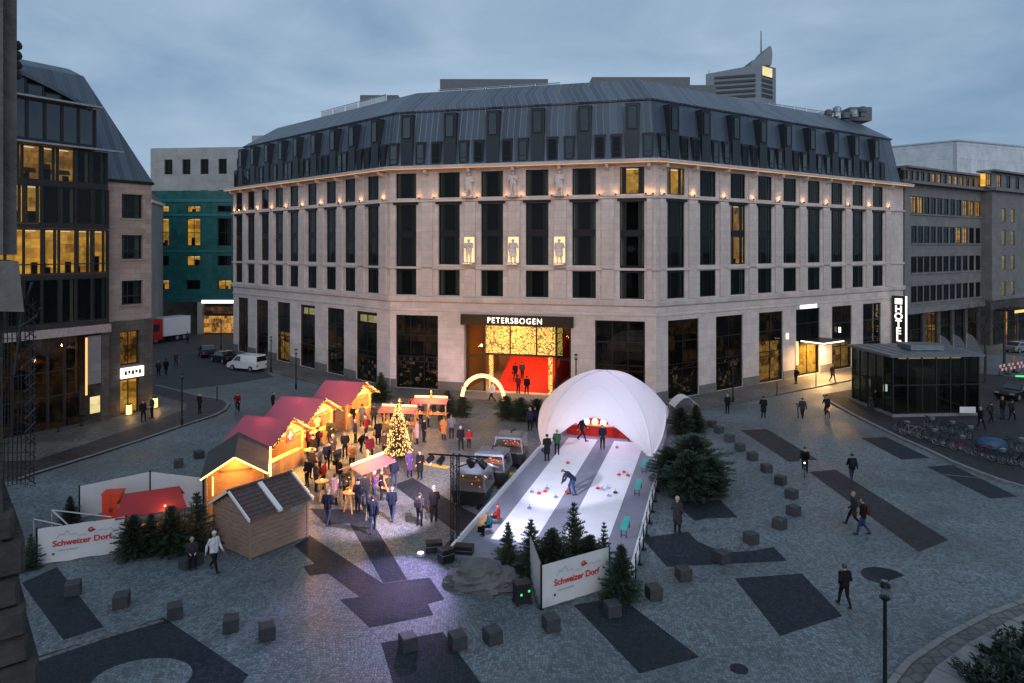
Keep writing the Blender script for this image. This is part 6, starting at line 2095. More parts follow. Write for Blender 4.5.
car(1020, 352, R(200), 'galvanised', 'grey car on the far right street by the shops')
# red lorry with white box
x, y = gp(176, 340)
t = thing('lorry', 'lorry with red cab and white box body on the left street', 'lorry', (-51.9, 103, .004), R(64))
q = MB(); q.hexa([(-.2, -1.2, .9), (4.4, -1.2, .9), (4.4, 1.2, .9), (-.2, 1.2, .9)], [(-.2, -1.2, 3.6), (4.4, -1.2, 3.6), (4.4, 1.2, 3.6), (-.2, 1.2, 3.6)]); q.build('box_body', 'car_white', t)
cabp = [(-2.2, .5), (-2.25, 1.5), (-2.0, 3.0), (-1.6, 3.5), (-.35, 3.5), (-.35, .5)]
q = MB(); q.hexa([(a, -1.15, c_) for a, c_ in cabp], [(a, 1.15, c_) for a, c_ in cabp]); q.build('cab', 'car_red', t)
q = MB(); q.face([(-2.262, -1.0, 1.6), (-2.262, 1.0, 1.6), (-2.02, 1.0, 2.9), (-2.02, -1.0, 2.9)]); q.build('windscreen', 'car_glass', t)
for s_ in (-1, 1):
    q = MB(); q.face([(-1.9, s_ * 1.16, 1.7), (-.8, s_ * 1.16, 1.7), (-.8, s_ * 1.16, 2.8), (-1.75, s_ * 1.16, 2.8)]); q.build('side_window', 'car_glass', t)
    q = MB(); q.box(-2.3, -2.2, s_ * .85 - .18, s_ * .85 + .18, .7, .95); q.build('headlight', 'blind_pale', t)
q = MB(); q.box(-.3, 4.3, -.5, .5, .6, .88); q.build('chassis', 'dark_metal', t)
WL = wheel_mesh(.48)
for wx in (-1.4, 2.2, 3.4):
    for s_ in (-1, 1):
        o = link('wheel', WL[0], t, (wx, s_ * 1.0, .48)); link('rim', WL[1], o, (0, 0, 0), 0 if s_ < 0 else math.pi)

# ================================================================ MARKET STALLS
def plank_wall(parent, x0, x1, y, z0, z1, m, pitch=.2, axis='x', top=None, name='plank', outward=-1):
    """horizontal boards; top(x) gives the gable line when set"""
    z = z0
    k = 0
    while z < z1 - .02:
        zt = min(z1, z + pitch - .012)
        a, c_ = x0, x1
        if top:
            a, c_ = top(zt)
        if c_ - a > .05:
            q = MB(); d = .03 + .006 * ((k * 7) % 3)
            o_ = sorted((y, y + outward * d))
            if axis == 'x':
                q.box(a, c_, o_[0], o_[1], z, zt)
            else:
                q.box(o_[0], o_[1], a, c_, z, zt)
            q.build(name, m, parent)
        z += pitch; k += 1
# closed hut
cx_, cy_ = gp(250, 560)
hut = thing('wooden_hut', 'closed plank hut with brown tiled roof and white roof stripe', 'hut', (cx_, cy_, 0), math.atan2(2.5, 1.87))
HX, HY_ = 3.1, 3.0
b = MB(); b.box(.05, HX - .05, .05, HY_ - .05, 0.02, 1.9); b.build('core', 'hut_planks_dark', hut)
plank_wall(hut, 0, HX, .045, .04, 1.86, 'hut_planks', .2)
plank_wall(hut, 0.0, HY_, .045, .04, 1.86, 'hut_planks', .2, 'y')
plank_wall(hut, 0, 0, .045, 1.84, 2.62, 'hut_planks', .2, 'y', top=lambda z: (1.5 - 1.5 * (2.74 - z) / .86, 1.5 + 1.5 * (2.74 - z) / .86))
b = MB(); b.hexa([(.05, .02, 1.9), (HX - .05, .02, 1.9), (HX - .05, HY_ - .02, 1.9), (.05, HY_ - .02, 1.9)], [(.05, 1.48, 2.70), (HX - .05, 1.48, 2.70), (HX - .05, 1.52, 2.70), (.05, 1.52, 2.70)]); b.build('gable_core', 'hut_planks_dark', hut)
for sg in (0, 1):
    b = MB(); n = 44
    yy = (lambda t: -.2 + 1.7 * t) if sg == 0 else (lambda t: 3.2 - 1.7 * t)
    rows_ = []
    for j in range(8):
        t0, t1 = j / 8, (j + 1) / 8
        for t, dz in ((t0, .045), (t1, .0)):
            rows_.append([b.p((-.15 + (HX + .3) * i / n, yy(t), 1.79 + .97 * t + dz + .018 * math.sin(i * 2.1))) for i in range(n + 1)])
    for r in range(len(rows_) - 1):
        for i in range(n):
            b.f.append([rows_[r][i], rows_[r][i + 1], rows_[r + 1][i + 1], rows_[r + 1][i]]); b.m.append(0)
    b.build('roof_tiles', 'tile_roof_brown', hut)
    for xa, xb in ((-.2, -.12), (1.32, 1.56), (HX + .12, HX + .2)):
        b = MB(); b.hexa([(xa, yy(0), 1.78), (xb, yy(0), 1.78), (xb, yy(1), 2.75), (xa, yy(1), 2.75)], [(xa, yy(0), 1.90), (xb, yy(0), 1.90), (xb, yy(1), 2.87), (xa, yy(1), 2.87)]); b.build('roof_stripe', 'white_paint', hut)
b = MB(); b.tube([(-.2, 1.5, 2.83), (HX + .2, 1.5, 2.83)], .07, 8); b.build('ridge_cap', 'tile_roof_brown', hut)
b = MB(); b.box(2.1, 2.75, -.03, -.005, 1.48, 1.72); b.build('sign_plate', 'blind_pale', hut)
b = MB()
rnd = random.Random(6)
for k in range(26):
    t = k / 25
    b.ball((HX + .2, -.2 + 1.7 * t, 1.9 + .97 * t + rnd.uniform(-.03, .05)), .022, 5)
fl = b.build('fairy_lights', 'bulb_warm', hut); fl['kind'] = 'stuff'
b = MB()
for xy in ((0, 0), (HX - .1, 0), (0, HY_ - .1)):
    pass
for X_, Y_ in ((-.03, -.03), (HX - .06, -.03), (-.03, HY_ - .07)):
    b = MB(); b.box(X_, X_ + .10, Y_, Y_ + .10, 0, 1.88); b.build('corner_post', 'hut_planks', hut)

# open hut with glowing gable
oh = thing('wooden_stall', 'orange lit open gabled stall behind the closed hut', 'market stall', (-14.45, 36.5, 0), R(19))
b = MB(); b.box(-1.4, -1.34, 0, 4.6, 0, 2.3); b.build('side_wall', 'orange_wood', oh)
b = MB(); b.box(1.34, 1.4, 0, 4.6, 0, 2.3); b.build('side_wall', 'orange_wood', oh)
b = MB(); b.hexa([(-1.34, .5, 0), (1.34, .5, 0), (1.34, .56, 0), (-1.34, .56, 0)], [(-1.34, .5, 2.3), (1.34, .5, 2.3), (1.34, .56, 2.3), (-1.34, .56, 2.3)]); b.build('front_wall', 'orange_wood', oh)
b = MB(); b.hexa([(-1.36, .48, 2.3), (1.36, .48, 2.3), (1.36, .54, 2.3), (-1.36, .54, 2.3)], [(-.02, .48, 3.05), (.02, .48, 3.05), (.02, .54, 3.05), (-.02, .54, 3.05)]); b.build('gable_board', 'orange_wood', oh)
b = MB(); b.box(-.75, .75, .42, .47, 2.15, 2.28); b.build('beam', 'hut_planks_dark', oh)
for sg in (-1, 1):
    b = MB(); b.hexa([(sg * 1.65, -.35, 2.08), (0, -.35, 3.08), (0, 4.8, 3.08), (sg * 1.65, 4.8, 2.08)], [(sg * 1.65, -.35, 2.16), (0, -.35, 3.16), (0, 4.8, 3.16), (sg * 1.65, 4.8, 2.16)]); b.build('roof_slope', 'felt_dark', oh)
    b = MB(); b.tube([(sg * 1.62, -.40, 2.14), (sg * .02, -.40, 3.12)], .045, 6); b.build('light_tube', 'tube_warm', oh)
b = MB(); b.tube([(1.66, -.3, 2.12), (1.66, 1.2, 2.12)], .04, 6); b.build('light_tube', 'tube_warm', oh)
for y_ in (1.6, 3.6):
    b = MB(); b.tube([(1.75, y_, 1.15), (1.75, y_, 2.45)], .06, 6); b.build('light_tube', 'tube_warm', oh)
    b = MB(); b.box(1.70, 1.8, y_ - .05, y_ + .05, 0, 1.14); b.build('light_post', 'orange_wood', oh)
b = MB(); b.tube([(-1.1, .46, 1.0), (-1.1, .46, 2.0)], .03, 5); b.build('light_tube', 'tube_warm', oh)
lamp('stall_light', 'POINT', (0, -.35, 2.5), 170, (1, .46, .10), oh, .12)

def pink_stall(x, y, label, flag=False, k0=0):
    t = thing('market_stall', label, 'market stall', (x, y, 0), R(73.7), 'pink roofed market stalls')
    W, D = 2.1, 2.9
    b = MB(); b.box(-W + .1, W - .1, D - .08, D, 0, 2.2); b.build('back_wall', 'hut_planks_dark', t)
    for sg in (-1, 1):
        b = MB(); o_ = sorted((sg * (W - .1), sg * (W - .16))); b.box(o_[0], o_[1], 0.2, D - .08, 0, 2.2); b.build('side_wall', 'hut_planks_dark', t)
        b = MB(); b.hexa([(sg * (W + .25), -.45, 2.02), (0, -.45, 3.28), (0, D + .2, 3.28), (sg * (W + .25), D + .2, 2.02)], [(sg * (W + .25), -.45, 2.07), (0, -.45, 3.33), (0, D + .2, 3.33), (sg * (W + .25), D + .2, 2.07)]); b.build('roof_slope', 'pink_canvas', t)
        o_ = sorted((sg * (W - .16), sg * (W - .30)))
        b = MB(); b.box(o_[0], o_[1], .06, .2, 0, 2.15); b.build('post', 'orange_wood', t)
    b = MB(); b.box(-W + .3, W - .3, .05, .5, .92, 1.0); b.build('counter_top', 'orange_wood', t)
    for i in range(9):
        b = MB(); w_ = (2 * W - .6) / 9; b.box(-W + .3 + w_ * i + .01, -W + .3 + w_ * (i + 1) - .01, .10, .14, 0, .92); b.build('counter_board', 'hut_planks' if i % 3 else 'orange_wood', t)
    b = MB(); b.hexa([(-W + .1, .1, 2.2), (W - .1, .1, 2.2), (W - .1, .16, 2.2), (-W + .1, .16, 2.2)], [(-.02, .1, 3.22), (.02, .1, 3.22), (.02, .16, 3.22), (-.02, .16, 3.22)]); b.build('gable_board', 'orange_wood', t)
    rnd = random.Random(k0)
    for r_ in range(2):
        b = MB(); b.box(-W + .25, W - .25, D - .4, D - .1, .95 + .6 * r_, 1.0 + .6 * r_); b.build('shelf', 'orange_wood', t)
        for i in range(8):
            b = MB(); hh = rnd.uniform(.15, .4); x_ = -W + .4 + i * .45
            b.lathe([(.09, 0), (.1, hh * .7), (.05, hh)], 7, (x_, D - .25, 1.001 + .6 * r_)); b.build('jar', rnd.choice(['red_paint', 'white_paint', 'orange_wood', 'bench_green', 'blind_pale']), t)
    b = MB()
    for sg in (-1, 1):
        for i in range(24):
            s_ = (i + rnd.random()) / 24
            c_ = Vector((sg * (W + .25) * (1 - s_), -.5, 2.05 + 1.26 * s_))
            b.ball(c_ + Vector((rnd.uniform(-.08, .08), -.04, rnd.uniform(-.1, .1))), .026, 5)
    for i in range(24):
        b.ball((-W + 2 * W * (i + rnd.random()) / 24, -.06, 2.12 + rnd.uniform(-.06, .06)), .024, 5)
    fl = b.build('fairy_lights', 'bulb_warm', t); fl['kind'] = 'stuff'
    b = MB()
    for sg in (-1, 1):
        for i in range(150):
            s_ = rnd.random()
            c_ = Vector((sg * (W + .25) * (1 - s_), -.47, 2.03 + 1.27 * s_))
            a = Vector((rnd.uniform(-1, 1), rnd.uniform(-1, .2), rnd.uniform(-1, 1))).normalized() * .16
            q_ = a.cross(Vector((.3, 1, .2))).normalized() * .03
            b.face([c_ - q_, c_ + q_, c_ + a])
    gl_ = b.build('garland', 'needles_light', t); gl_['kind'] = 'stuff'
    b = MB(); b.box(-.9, .9, -.02, .02, 2.32, 2.42); b.build('light_tube', 'tube_warm', t)
    if flag:
        f_ = MB(); f_.box(-.95, -.15, -.58, -.55, 2.05, 2.85); fo = f_.build('flag_sign', 'red_flag', t)
        f_ = MB(); f_.box(-.62, -.48, -.595, -.582, 2.2, 2.7); f_.box(-.80, -.621, -.595, -.582, 2.38, 2.52); f_.box(-.479, -.30, -.595, -.582, 2.38, 2.52); f_.build('cross', 'white_paint', fo)
    lamp('stall_light', 'AREA', (0, 1.0, 2.5), 600, (1, .44, .10), t, size=1.2)
    lamp('stall_light', 'POINT', (.9, -1.2, 2.5), 900, (1, .44, .11), t, .15)
    lamp('stall_light', 'POINT', (0, 1.4, 2.75), 60, (1, .60, .35), t, .15)
    return t
pink_stall(-14.0, 43.6, 'nearest pink roofed stall with red Swiss flag sign', True, 1)
pink_stall(-13.6, 49.4, 'middle pink roofed stall with garland lit gable', False, 2)
pink_stall(-12.0, 55.3, 'farthest pink roofed stall close to the hotel', False, 3)

def bar_table(x, y, rz, label, w=2.8):
    t = thing('bar_table', label, 'bar table', (x, y, 0), rz, 'roofed bar tables in the market')
    h = w / 2
    b = MB(); b.box(-h + .1, h - .1, -.36, .36, 1.0, 1.06); b.build('table_top', 'orange_wood', t)
    for sg in (-1, 1):
        for s2 in (-1, 1):
            b = MB(); xx = sg * (h - .25); b.tube([(xx, s2 * .62, 0), (xx, s2 * .08, 1.0)], .05, 5); b.build('leg', 'orange_wood', t)
        b = MB(); b.box(sg * (h - .25) - .05, sg * (h - .25) + .05, -.05, .05, 1.06, 2.2); b.build('post', 'orange_wood', t)
        b = MB(); b.box(sg * (h - .25) - .04, sg * (h - .25) + .04, -.5, .5, .36, .44); b.build('brace', 'orange_wood', t)
    for s2 in (-1, 1):
        b = MB(); b.hexa([(-h, s2 * .02, 2.18), (h, s2 * .02, 2.18), (h, s2 * .85, 1.92), (-h, s2 * .85, 1.92)], [(-h, s2 * .02, 2.22), (h, s2 * .02, 2.22), (h, s2 * .85, 1.96), (-h, s2 * .85, 1.96)]); b.build('roof_board', 'bar_roof', t)
    for sg in (-1, 1):
        b = MB(); b.tube([(sg * .15, 0, 2.32), (sg * (h - .1), 0, 2.32)], .075, 8); b.build('light_tube', 'tube_warm', t)
    b = MB(); b.lathe([(.09, 0), (.11, .2), (.05, .35), (.09, .45), (.02, .62)], 8, (0, 0, 2.2)); b.build('finial', 'orange_wood', t)
    for k in range(6):
        b = MB(); b.lathe([(.04, 0), (.045, .11)], 8, (-h + .45 + k * .37, (-1) ** k * .14, 1.061)); b.build('mug', 'red_paint' if k % 2 else 'white_paint', t)
    lamp('bar_light', 'POINT', (0, 0, 1.8), 110, (1, .44, .11), t, .1)
    lamp('bar_light', 'POINT', (0, -.2, 3.3), 330, (1, .46, .12), t, .15)
    return t
bar_table(-7.95, 38.6, R(60), 'roofed bar table with light tubes in the middle of the market')
bar_table(-8.3, 51.6, R(-8), 'left of the two far roofed bar tables near the hotel')
bar_table(-6.3, 54.6, R(-8), 'right of the two far roofed bar tables near the hotel')
# orange crate counters at the near bar
for px, py, rz, lb in ((322, 500, 20, 'orange wooden standing table left of the near bar'), (350, 512, 60, 'orange trestle stand below the near bar'), (310, 466, 0, 'orange standing table before the nearest pink stall')):
    x, y = gp(px, py)
    t = thing('standing_table', lb, 'table', (x, y, 0), R(rz))
    b = MB(); b.lathe([(.38, 0), (.38, .05)], 14, (0, 0, 1.02)); b.build('table_top', 'orange_wood', t)
    for k in range(3):
        b = MB(); a = k * 2.094; b.tube([(.34 * math.cos(a), .34 * math.sin(a), 0), (.05 * math.cos(a), .05 * math.sin(a), 1.02)], .035, 5); b.build('leg', 'orange_wood', t)
    lamp('table_light', 'POINT', (0, 0, 1.5), 22, (1, .55, .2), t, .1)
    b = MB(); b.ball((0, 0, 1.14), .06, 8); b.build('candle_lamp', 'bulb_warm', t)

# glowing arch
x, y = gp(483, 401)
ar = thing('light_arch', 'glowing semicircular light arch before the arcade entrance', 'light arch', (x, y, 0), rzf)
b = MB(); n = 28
b.tube([(2.0 * math.cos(math.pi * k / n), 0, .15 + 2.15 * math.sin(math.pi * k / n)) for k in range(n + 1)], .17, 8); b.build('arch_tube', 'tube_warm', ar)
for sg in (-1, 1):
    b = MB(); b.box(sg * 2.0 - .25, sg * 2.0 + .25, -.25, .25, 0, .16); b.build('base', 'orange_wood', ar)
b = MB()
rnd = random.Random(3)
for k in range(60):
    a = math.pi * rnd.random(); rr = rnd.uniform(.88, 1.1)
    b.ball((2.0 * rr * math.cos(a), rnd.uniform(-.2, .2), .15 + 2.15 * rr * math.sin(a)), .035, 5)
fl = b.build('fairy_lights', 'bulb_white', ar); fl['kind'] = 'stuff'

# ================================================================ CURLING RINK
b = MB(); b.prism([(-1.25, -2.3), (6.75, -2.3), (6.75, 23.5), (-1.25, 23.5)], 0, .15)
rink = thing('curling_rink', 'grey carpeted platform with two white curling lanes', 'curling rink', (LO.x, LO.y, 0), RZ_LANE)
b.build('platform', 'carpet_grey', rink)
for u0 in (0.0, 3.3):
    b = MB(); b.box(u0, u0 + 2.1, -.2, 18.2, .15, .166); b.build('lane_sheet', 'curling_sheet', rink)
b = MB(); b.box(-1.34, -1.22, -2.3, 14.4, 0, .42); b.build('edge_board', 'white_paint', rink)
b = MB(); b.box(6.72, 6.95, -2.3, 14.8, 0, .26); b.build('edge_board', 'white_paint', rink)
rl = thing('railing', 'grey post and rail fence along the right side of the lanes', 'railing', lane(7.05, 0), RZ_LANE)
for k in range(11):
    b = MB(); b.tube([(0, -2.2 + 1.6 * k, 0), (0, -2.2 + 1.6 * k, 1.15)], .035, 6); b.box(-.13, .13, -2.33 + 1.6 * k, -2.07 + 1.6 * k, 0, .02); b.build('post', 'dark_metal', rl)
for z in (.6, 1.08):
    b = MB(); b.tube([(0, -2.2, z), (0, 13.8, z)], .022, 5); b.build('rail', 'galvanised', rl)
def curl_stone(px, py, m, label):
    x, y = gp(px, py, .2)
    t = thing('curling_stone', label, 'curling stone', (x, y, .166), 0, 'curling stones on the lanes')
    t.scale = (.78, .78, .78)
    b = MB(); b.lathe([(.10, 0), (.15, .03), (.15, .09), (.09, .12)], 14); b.build('body', 'stone_grey' if 'blue' in m else m, t)
    b = MB(); b.lathe([(.12, .12), (.12, .135)], 12); b.build('cap', m, t)
    b = MB(); b.tube([(0, 0, .13), (0, 0, .30), (.05, 0, .36)], .016, 5); b.build('handle', m, t)
for px, py, m, lb in ((567.8, 463, 'stone_red', 'single red curling stone far up the left lane'), (531.8, 492.4, 'stone_blue', 'blue curling stone left of the cluster on the left lane'), (538.9, 493.5, 'stone_red', 'left red curling stone of the cluster on the left lane'), (545, 491.5, 'stone_red', 'right red curling stone of the cluster on the left lane'), (547, 489, 'stone_blue', 'blue curling stone behind the red one on the left lane'), (555.8, 497.4, 'stone_blue', 'blue curling stone nearest the bending curler'), (529.4, 508.4, 'stone_blue', 'blue curling stone lowest on the left lane'),
                     (619, 474.7, 'stone_red', 'left red stone of the far trio on the right lane'), (624, 472, 'stone_red', 'middle red stone of the far trio on the right lane'), (628, 475.5, 'stone_red', 'right red stone of the far trio on the right lane'), (597.8, 488.4, 'stone_red', 'red stone left of the blue ones on the right lane'), (602.5, 490, 'stone_blue', 'left blue stone of the near cluster on the right lane'), (607.7, 488.4, 'stone_blue', 'right blue stone of the near cluster on the right lane'), (608.6, 496, 'stone_blue', 'lowest blue stone on the right lane'), (615.4, 492.7, 'shoe_black', 'small dark stone beside the near cluster on the right lane'), (617, 447.5, 'stone_blue', 'blue stone at the dome end of the right lane'), (567, 492, 'stone_red', 'red stone under the hands of the bending curler')):
    curl_stone(px, py, m, lb)
for k, (v, lb) in enumerate(((2.35, 'green bench nearest the front banner beside the right lane'), (8.2, 'middle green bench beside the right lane'), (12.2, 'green bench nearest the dome beside the right lane'))):
    t = thing('bench', lb, 'bench', lane(6.05, v, .15), RZ_LANE, 'green benches beside the right lane')
    b = MB(); b.box(-.16, .16, -.85, .85, .43, .47); b.build('seat', 'bench_green', t)
    for s_ in (-1, 1):
        b = MB(); [b.tube([(i * .12, s_ * .62, 0), (i * .12, s_ * .62, .43)], .02, 5) for i in (-1, 1)]; b.tube([(-.12, s_ * .62, .12), (.12, s_ * .62, .12)], .015, 5); b.build('leg', 'dark_metal', t)
# child bench at the left lane edge
t = thing('bench', 'low bench under the two seated children', 'bench', lane(-.75, .9, .15), RZ_LANE + .1)
b = MB(); b.box(-.16, .16, -.7, .7, .36, .40); b.build('seat', 'orange_wood', t)
for s_ in (-1, 1):
    b = MB(); b.box(-.14, .14, s_ * .5 - .03, s_ * .5 + .03, 0, .36); b.build('leg', 'dark_metal', t)

# dome tent: a shallow ellipsoid standing on four feet, its edges cut up into arches
dome = thing('dome_tent', 'big white dome tent over the end of the curling lanes', 'tent', lane(2.45, 19.2), RZ_LANE)
RD, HT = 5.15, 4.95
def dome_pt(phi, e, k=0.0):
    """phi round the dome, e from 0 (edge arch) to 1 (top)"""
    lo = R(31.5) * abs(math.cos(2 * phi)) ** 1.15
    th = lo + (math.pi / 2 - lo) * e
    sag = 1 - .035 * abs(math.cos(2 * phi)) * math.sin(math.pi * e)
    return Vector(((RD + k) * math.cos(th) * math.cos(phi) * sag, (RD + k) * math.cos(th) * math.sin(phi) * sag, (HT + k) * math.sin(th)))
b = MB(); n, m_ = 72, 18
g = [[b.p(dome_pt(2 * math.pi * i / n, j / m_)) for i in range(n)] for j in range(m_)]
tp = b.p((0, 0, HT))
for j in range(m_ - 1):
    for i in range(n):
        b.f.append([g[j][i], g[j][(i + 1) % n], g[j + 1][(i + 1) % n], g[j + 1][i]]); b.m.append(0)
for i in range(n):
    b.f.append([g[-1][i], g[-1][(i + 1) % n], tp]); b.m.append(0)
b.build('membrane', 'tent_fabric', dome, smooth=True)
for q in range(4):
    a0 = math.pi / 4 + q * math.pi / 2
    b = MB(); b.tube([dome_pt(a0, .985 * k / 20, .012) for k in range(21)], .045, 6); b.build('rib', 'tent_fabric', dome, smooth=True)
    b = MB(); b.tube([dome_pt(a0 + math.pi / 2 * k / 24, 0, .004) for k in range(25)], .055, 6); b.build('edge_tube', 'tent_fabric', dome, smooth=True)
    # great-arch seams sweeping from foot to foot over the panel
    b = MB(); b.tube([dome_pt(a0 + math.pi / 2 * k / 24, .50 * math.sin(math.pi * k / 24), .004) for k in range(25)], .012, 5); b.build('seam', 'white_paint', dome, smooth=True)
    b = MB(); p_ = dome_pt(a0, 0); b.lathe([(.35, 0), (.32, .2), (.15, .28)], 12, (p_.x, p_.y, 0)); b.build('foot', 'white_paint', dome)
# bar at the back of the dome
bc = thing('bar_counter', 'red bar counter with glowing lanterns inside the dome', 'bar', lane(2.65, 19.1, .15), RZ_LANE)
b = MB(); b.box(-3.0, 3.0, 0, .5, 0, .72); b.build('counter', 'red_carpet', bc)
b = MB(); b.box(-3.1, 3.1, -.08, .56, .72, .78); b.build('counter_top', 'orange_wood', bc)
b = MB(); b.box(-3.0, 3.0, 2.0, 2.06, 0, 1.9); b.build('back_panel', 'red_carpet', bc)
lm = ['lantern_white', 'lantern_pink', 'lantern_cyan', 'tube_warm', 'lantern_white', 'lantern_pink', 'lantern_white', 'lantern_cyan', 'lantern_pink', 'lantern_white']
rnd = random.Random(5)
for k in range(10):
    t = thing('lantern', '%s glowing lantern from the left on the bar inside the dome' % ORD[k], 'lantern', lane(-.1 + .61 * k, 19.3, .932), 0, 'lanterns inside the dome')
    r_ = rnd.uniform(.16, .24)
    b = MB(); b.ball((0, 0, r_ * .95), r_, 12); b.build('globe', lm[k], t, smooth=True)
    b = MB(); b.lathe([(.06, 0), (.06, .03)], 8); b.build('base', 'dark_metal', t)
lamp('dome_light', 'POINT', lane(2.65, 19.4, 2.9), 330, (.85, .66, 1.0), None, .4)

# gondola cabins
def gondola(u, v, label, k0):
    t = thing('gondola_cabin', label, 'gondola cabin', lane(u, v), RZ_LANE + .05, 'old ski gondola cabins beside the lanes')
    def ring(w, d, z):
        return [(-w, -d, z), (w, -d, z), (w, d, z), (-w, d, z)]
    b = MB(); b.hexa(ring(.82, .80, .18), ring(.98, .95, .95)); b.build('lower_body', 'gondola_dark', t)
    b = MB(); b.hexa(ring(.99, .96, .90), ring(1.0, .97, .98)); b.build('belt_rail', 'gondola_silver', t)
    for sx in (-1, 1):
        for sy in (-1, 1):
            b = MB(); b.hexa([(sx * .98, sy * .95, .98), (sx * .90, sy * .95, .98), (sx * .90, sy * .87, .98), (sx * .98, sy * .87, .98)], [(sx * .86, sy * .80, 1.78), (sx * .78, sy * .80, 1.78), (sx * .78, sy * .72, 1.78), (sx * .86, sy * .72, 1.78)]); b.build('corner_post', 'gondola_silver', t)
    b = MB(); b.hexa(ring(.90, .84, 1.78), ring(.86, .80, 1.90)); b.hexa(ring(.84, .78, 1.901), ring(.62, .56, 1.98)); b.build('roof', 'gondola_silver', t)
    for ax in range(4):
        b = MB()
        c0, c1 = (.93, .955, .98), (.81, .795, 1.78)
        if ax < 2:
            s_ = -1 if ax == 0 else 1
            b.face([(-.85, s_ * c0[1], .99), (.85, s_ * c0[1], .99), (.73, s_ * c1[1], 1.775), (-.73, s_ * c1[1], 1.775)])
        else:
            s_ = -1 if ax == 2 else 1
            b.face([(s_ * .97, -.82, .99), (s_ * .97, .82, .99), (s_ * .855, .67, 1.775), (s_ * .855, -.67, 1.775)])
        b.build('pane', 'clear_glass', t)
    b = MB(); b.tube([(0, 0, 1.98), (0, 0, 2.12), (.3, 0, 2.2)], .05, 6); b.build('hanger_stub', 'dark_metal', t)
    for s_ in (-1, 1):
        b = MB(); b.box(s_ * .6 - .06, s_ * .6 + .06, -1.05, 1.05, 0, .18); b.build('skid', 'dark_metal', t)
    b = MB(); b.box(-.7, .7, .35, .72, .96, 1.25); b.build('seat', 'hut_planks_dark', t)
    rnd = random.Random(k0); b = MB()
    for k in range(12):
        b.ball((rnd.uniform(-.7, .7), rnd.uniform(-.6, .5), rnd.uniform(1.05, 1.6)), rnd.uniform(.02, .04), 5, rnd.randint(0, 1))
    fl = b.build('fairy_lights', ['bulb_warm', 'bulb_red'], t); fl['kind'] = 'stuff'
gondola(-2.55, 4.5, 'nearest old gondola cabin beside the truss tower', 1)
gondola(-2.5, 7.9, 'middle old gondola cabin beside the lanes', 2)
gondola(-2.45, 11.7, 'farthest old gondola cabin near the dome', 3)

# truss tower with spotlights
x, y = gp(455, 546)
tt = thing('truss_tower', 'black lattice truss tower carrying stage spotlights', 'truss tower', (x, y, 0), RZ_LANE)
b = MB(); h_ = .15
for i in (-1, 1):
    for j in (-1, 1):
        b.tube([(i * h_, j * h_, 0), (i * h_, j * h_, 4.3)], .028, 6)
for k in range(12):
    z0, z1 = .1 + .35 * k, .1 + .35 * (k + 1)
    for a, c_ in (((-h_, -h_), (h_, -h_)), ((h_, -h_), (h_, h_)), ((h_, h_), (-h_, h_)), ((-h_, h_), (-h_, -h_))):
        p, q = (a, c_) if k % 2 else (c_, a)
        b.tube([(*p, z0), (*q, z1)], .014, 4)
b.build('lattice', 'dark_metal', tt)
b = MB(); b.box(-.45, .45, -.45, .45, 0, .04); b.build('base_plate', 'dark_metal', tt)
b = MB(); b.tube([(-1.35, 0, 4.2), (1.6, .1, 4.25)], .04, 6); b.tube([(.1, 0, 3.7), (1.5, .1, 4.2)], .025, 5); b.tube([(.2, 0, 4.3), (1.9, .8, 3.6)], .03, 5); b.build('cross_arm', 'dark_metal', tt)
SP = []
for sx, aimv in ((-1.25, (-.6, -.5)), (-.7, (-.4, -.7)), (.75, (.3, .6)), (1.35, (.6, .3))):
    b = MB(); M0 = Vector((sx, 0, 3.95)); d = Vector((aimv[0], aimv[1], -.7)).normalized()
    b.tube([M0 - d * .22, M0 - d * .1, M0 + d * .2], [.09, .14, .17], 10); b.tube([(sx, 0, 4.2), (sx, 0, 4.0)], .02, 5); b.build('spotlight', 'black_plastic', tt)
    b = MB(); b.tube([M0 + d * .201, M0 + d * .21], .15, 10); b.build('lens', 'lantern_pink' if sx < -1 else 'blind_pale', tt)
def spot(pos, target, e, col, ang):
    o = lamp('stage_light', 'SPOT', pos, e, col, None, .12, spot=ang); aim(o, target); return o
tz = Vector((x, y, 0))
spot((x - 1.4, y - .1, 3.8), (-5.2, 28.8, 0), 1900, (.60, .46, 1.0), 68)
spot((x - .9, y + .2, 3.8), (-8.5, 38.0, 0), 4500, (.95, .68, .92), 80)
spot((x + .9, y + .3, 4.3), (-2.6, 51, 0), 7000, (.84, .68, 1.0), 34)
spot((x + 1.5, y - .2, 3.9), (*lane(2.8, 3.2)[:2], 0), 1500, (.76, .72, 1.0), 100)
spot((x + 1.6, y + .1, 3.9), (*lane(3.2, 12)[:2], 0), 5200, (.78, .74, 1.0), 46)
spot((x - .6, y + .4, 4.0), (-9.0, 48, 0), 11000, (.98, .74, .92), 52)
# black flight cases round the foot
for px, py, s_, rz, lb in ((434, 552, (.75, .45, .5), 10, 'low black speaker box left of the truss tower'), (446, 562, (.6, .5, .62), 35, 'black flight case in front of the truss tower'), (464, 556, (.85, .5, .5), -10, 'long black flight case right of the truss tower')):
    x1, y1 = gp(px, py)
    t = thing('flight_case', lb, 'case', (x1, y1, 0), R(rz))
    a_, c_, hh = s_
    b = MB(); b.box(-a_ / 2, a_ / 2, -c_ / 2, c_ / 2, .06, hh); b.build('body', 'black_plastic', t)
    b = MB(); b.box(-a_ / 2 - .012, a_ / 2 + .012, -c_ / 2 - .012, c_ / 2 + .012, hh * .62, hh * .66); b.build('metal_band', 'galvanised', t)
    for i in (-1, 1):
        b = MB(); b.box(i * (a_ / 2 - .1) - .05, i * (a_ / 2 - .1) + .05, -c_ / 2 + .05, c_ / 2 - .05, 0, .06); b.build('skid', 'rubber', t)
x1, y1 = gp(428, 553)
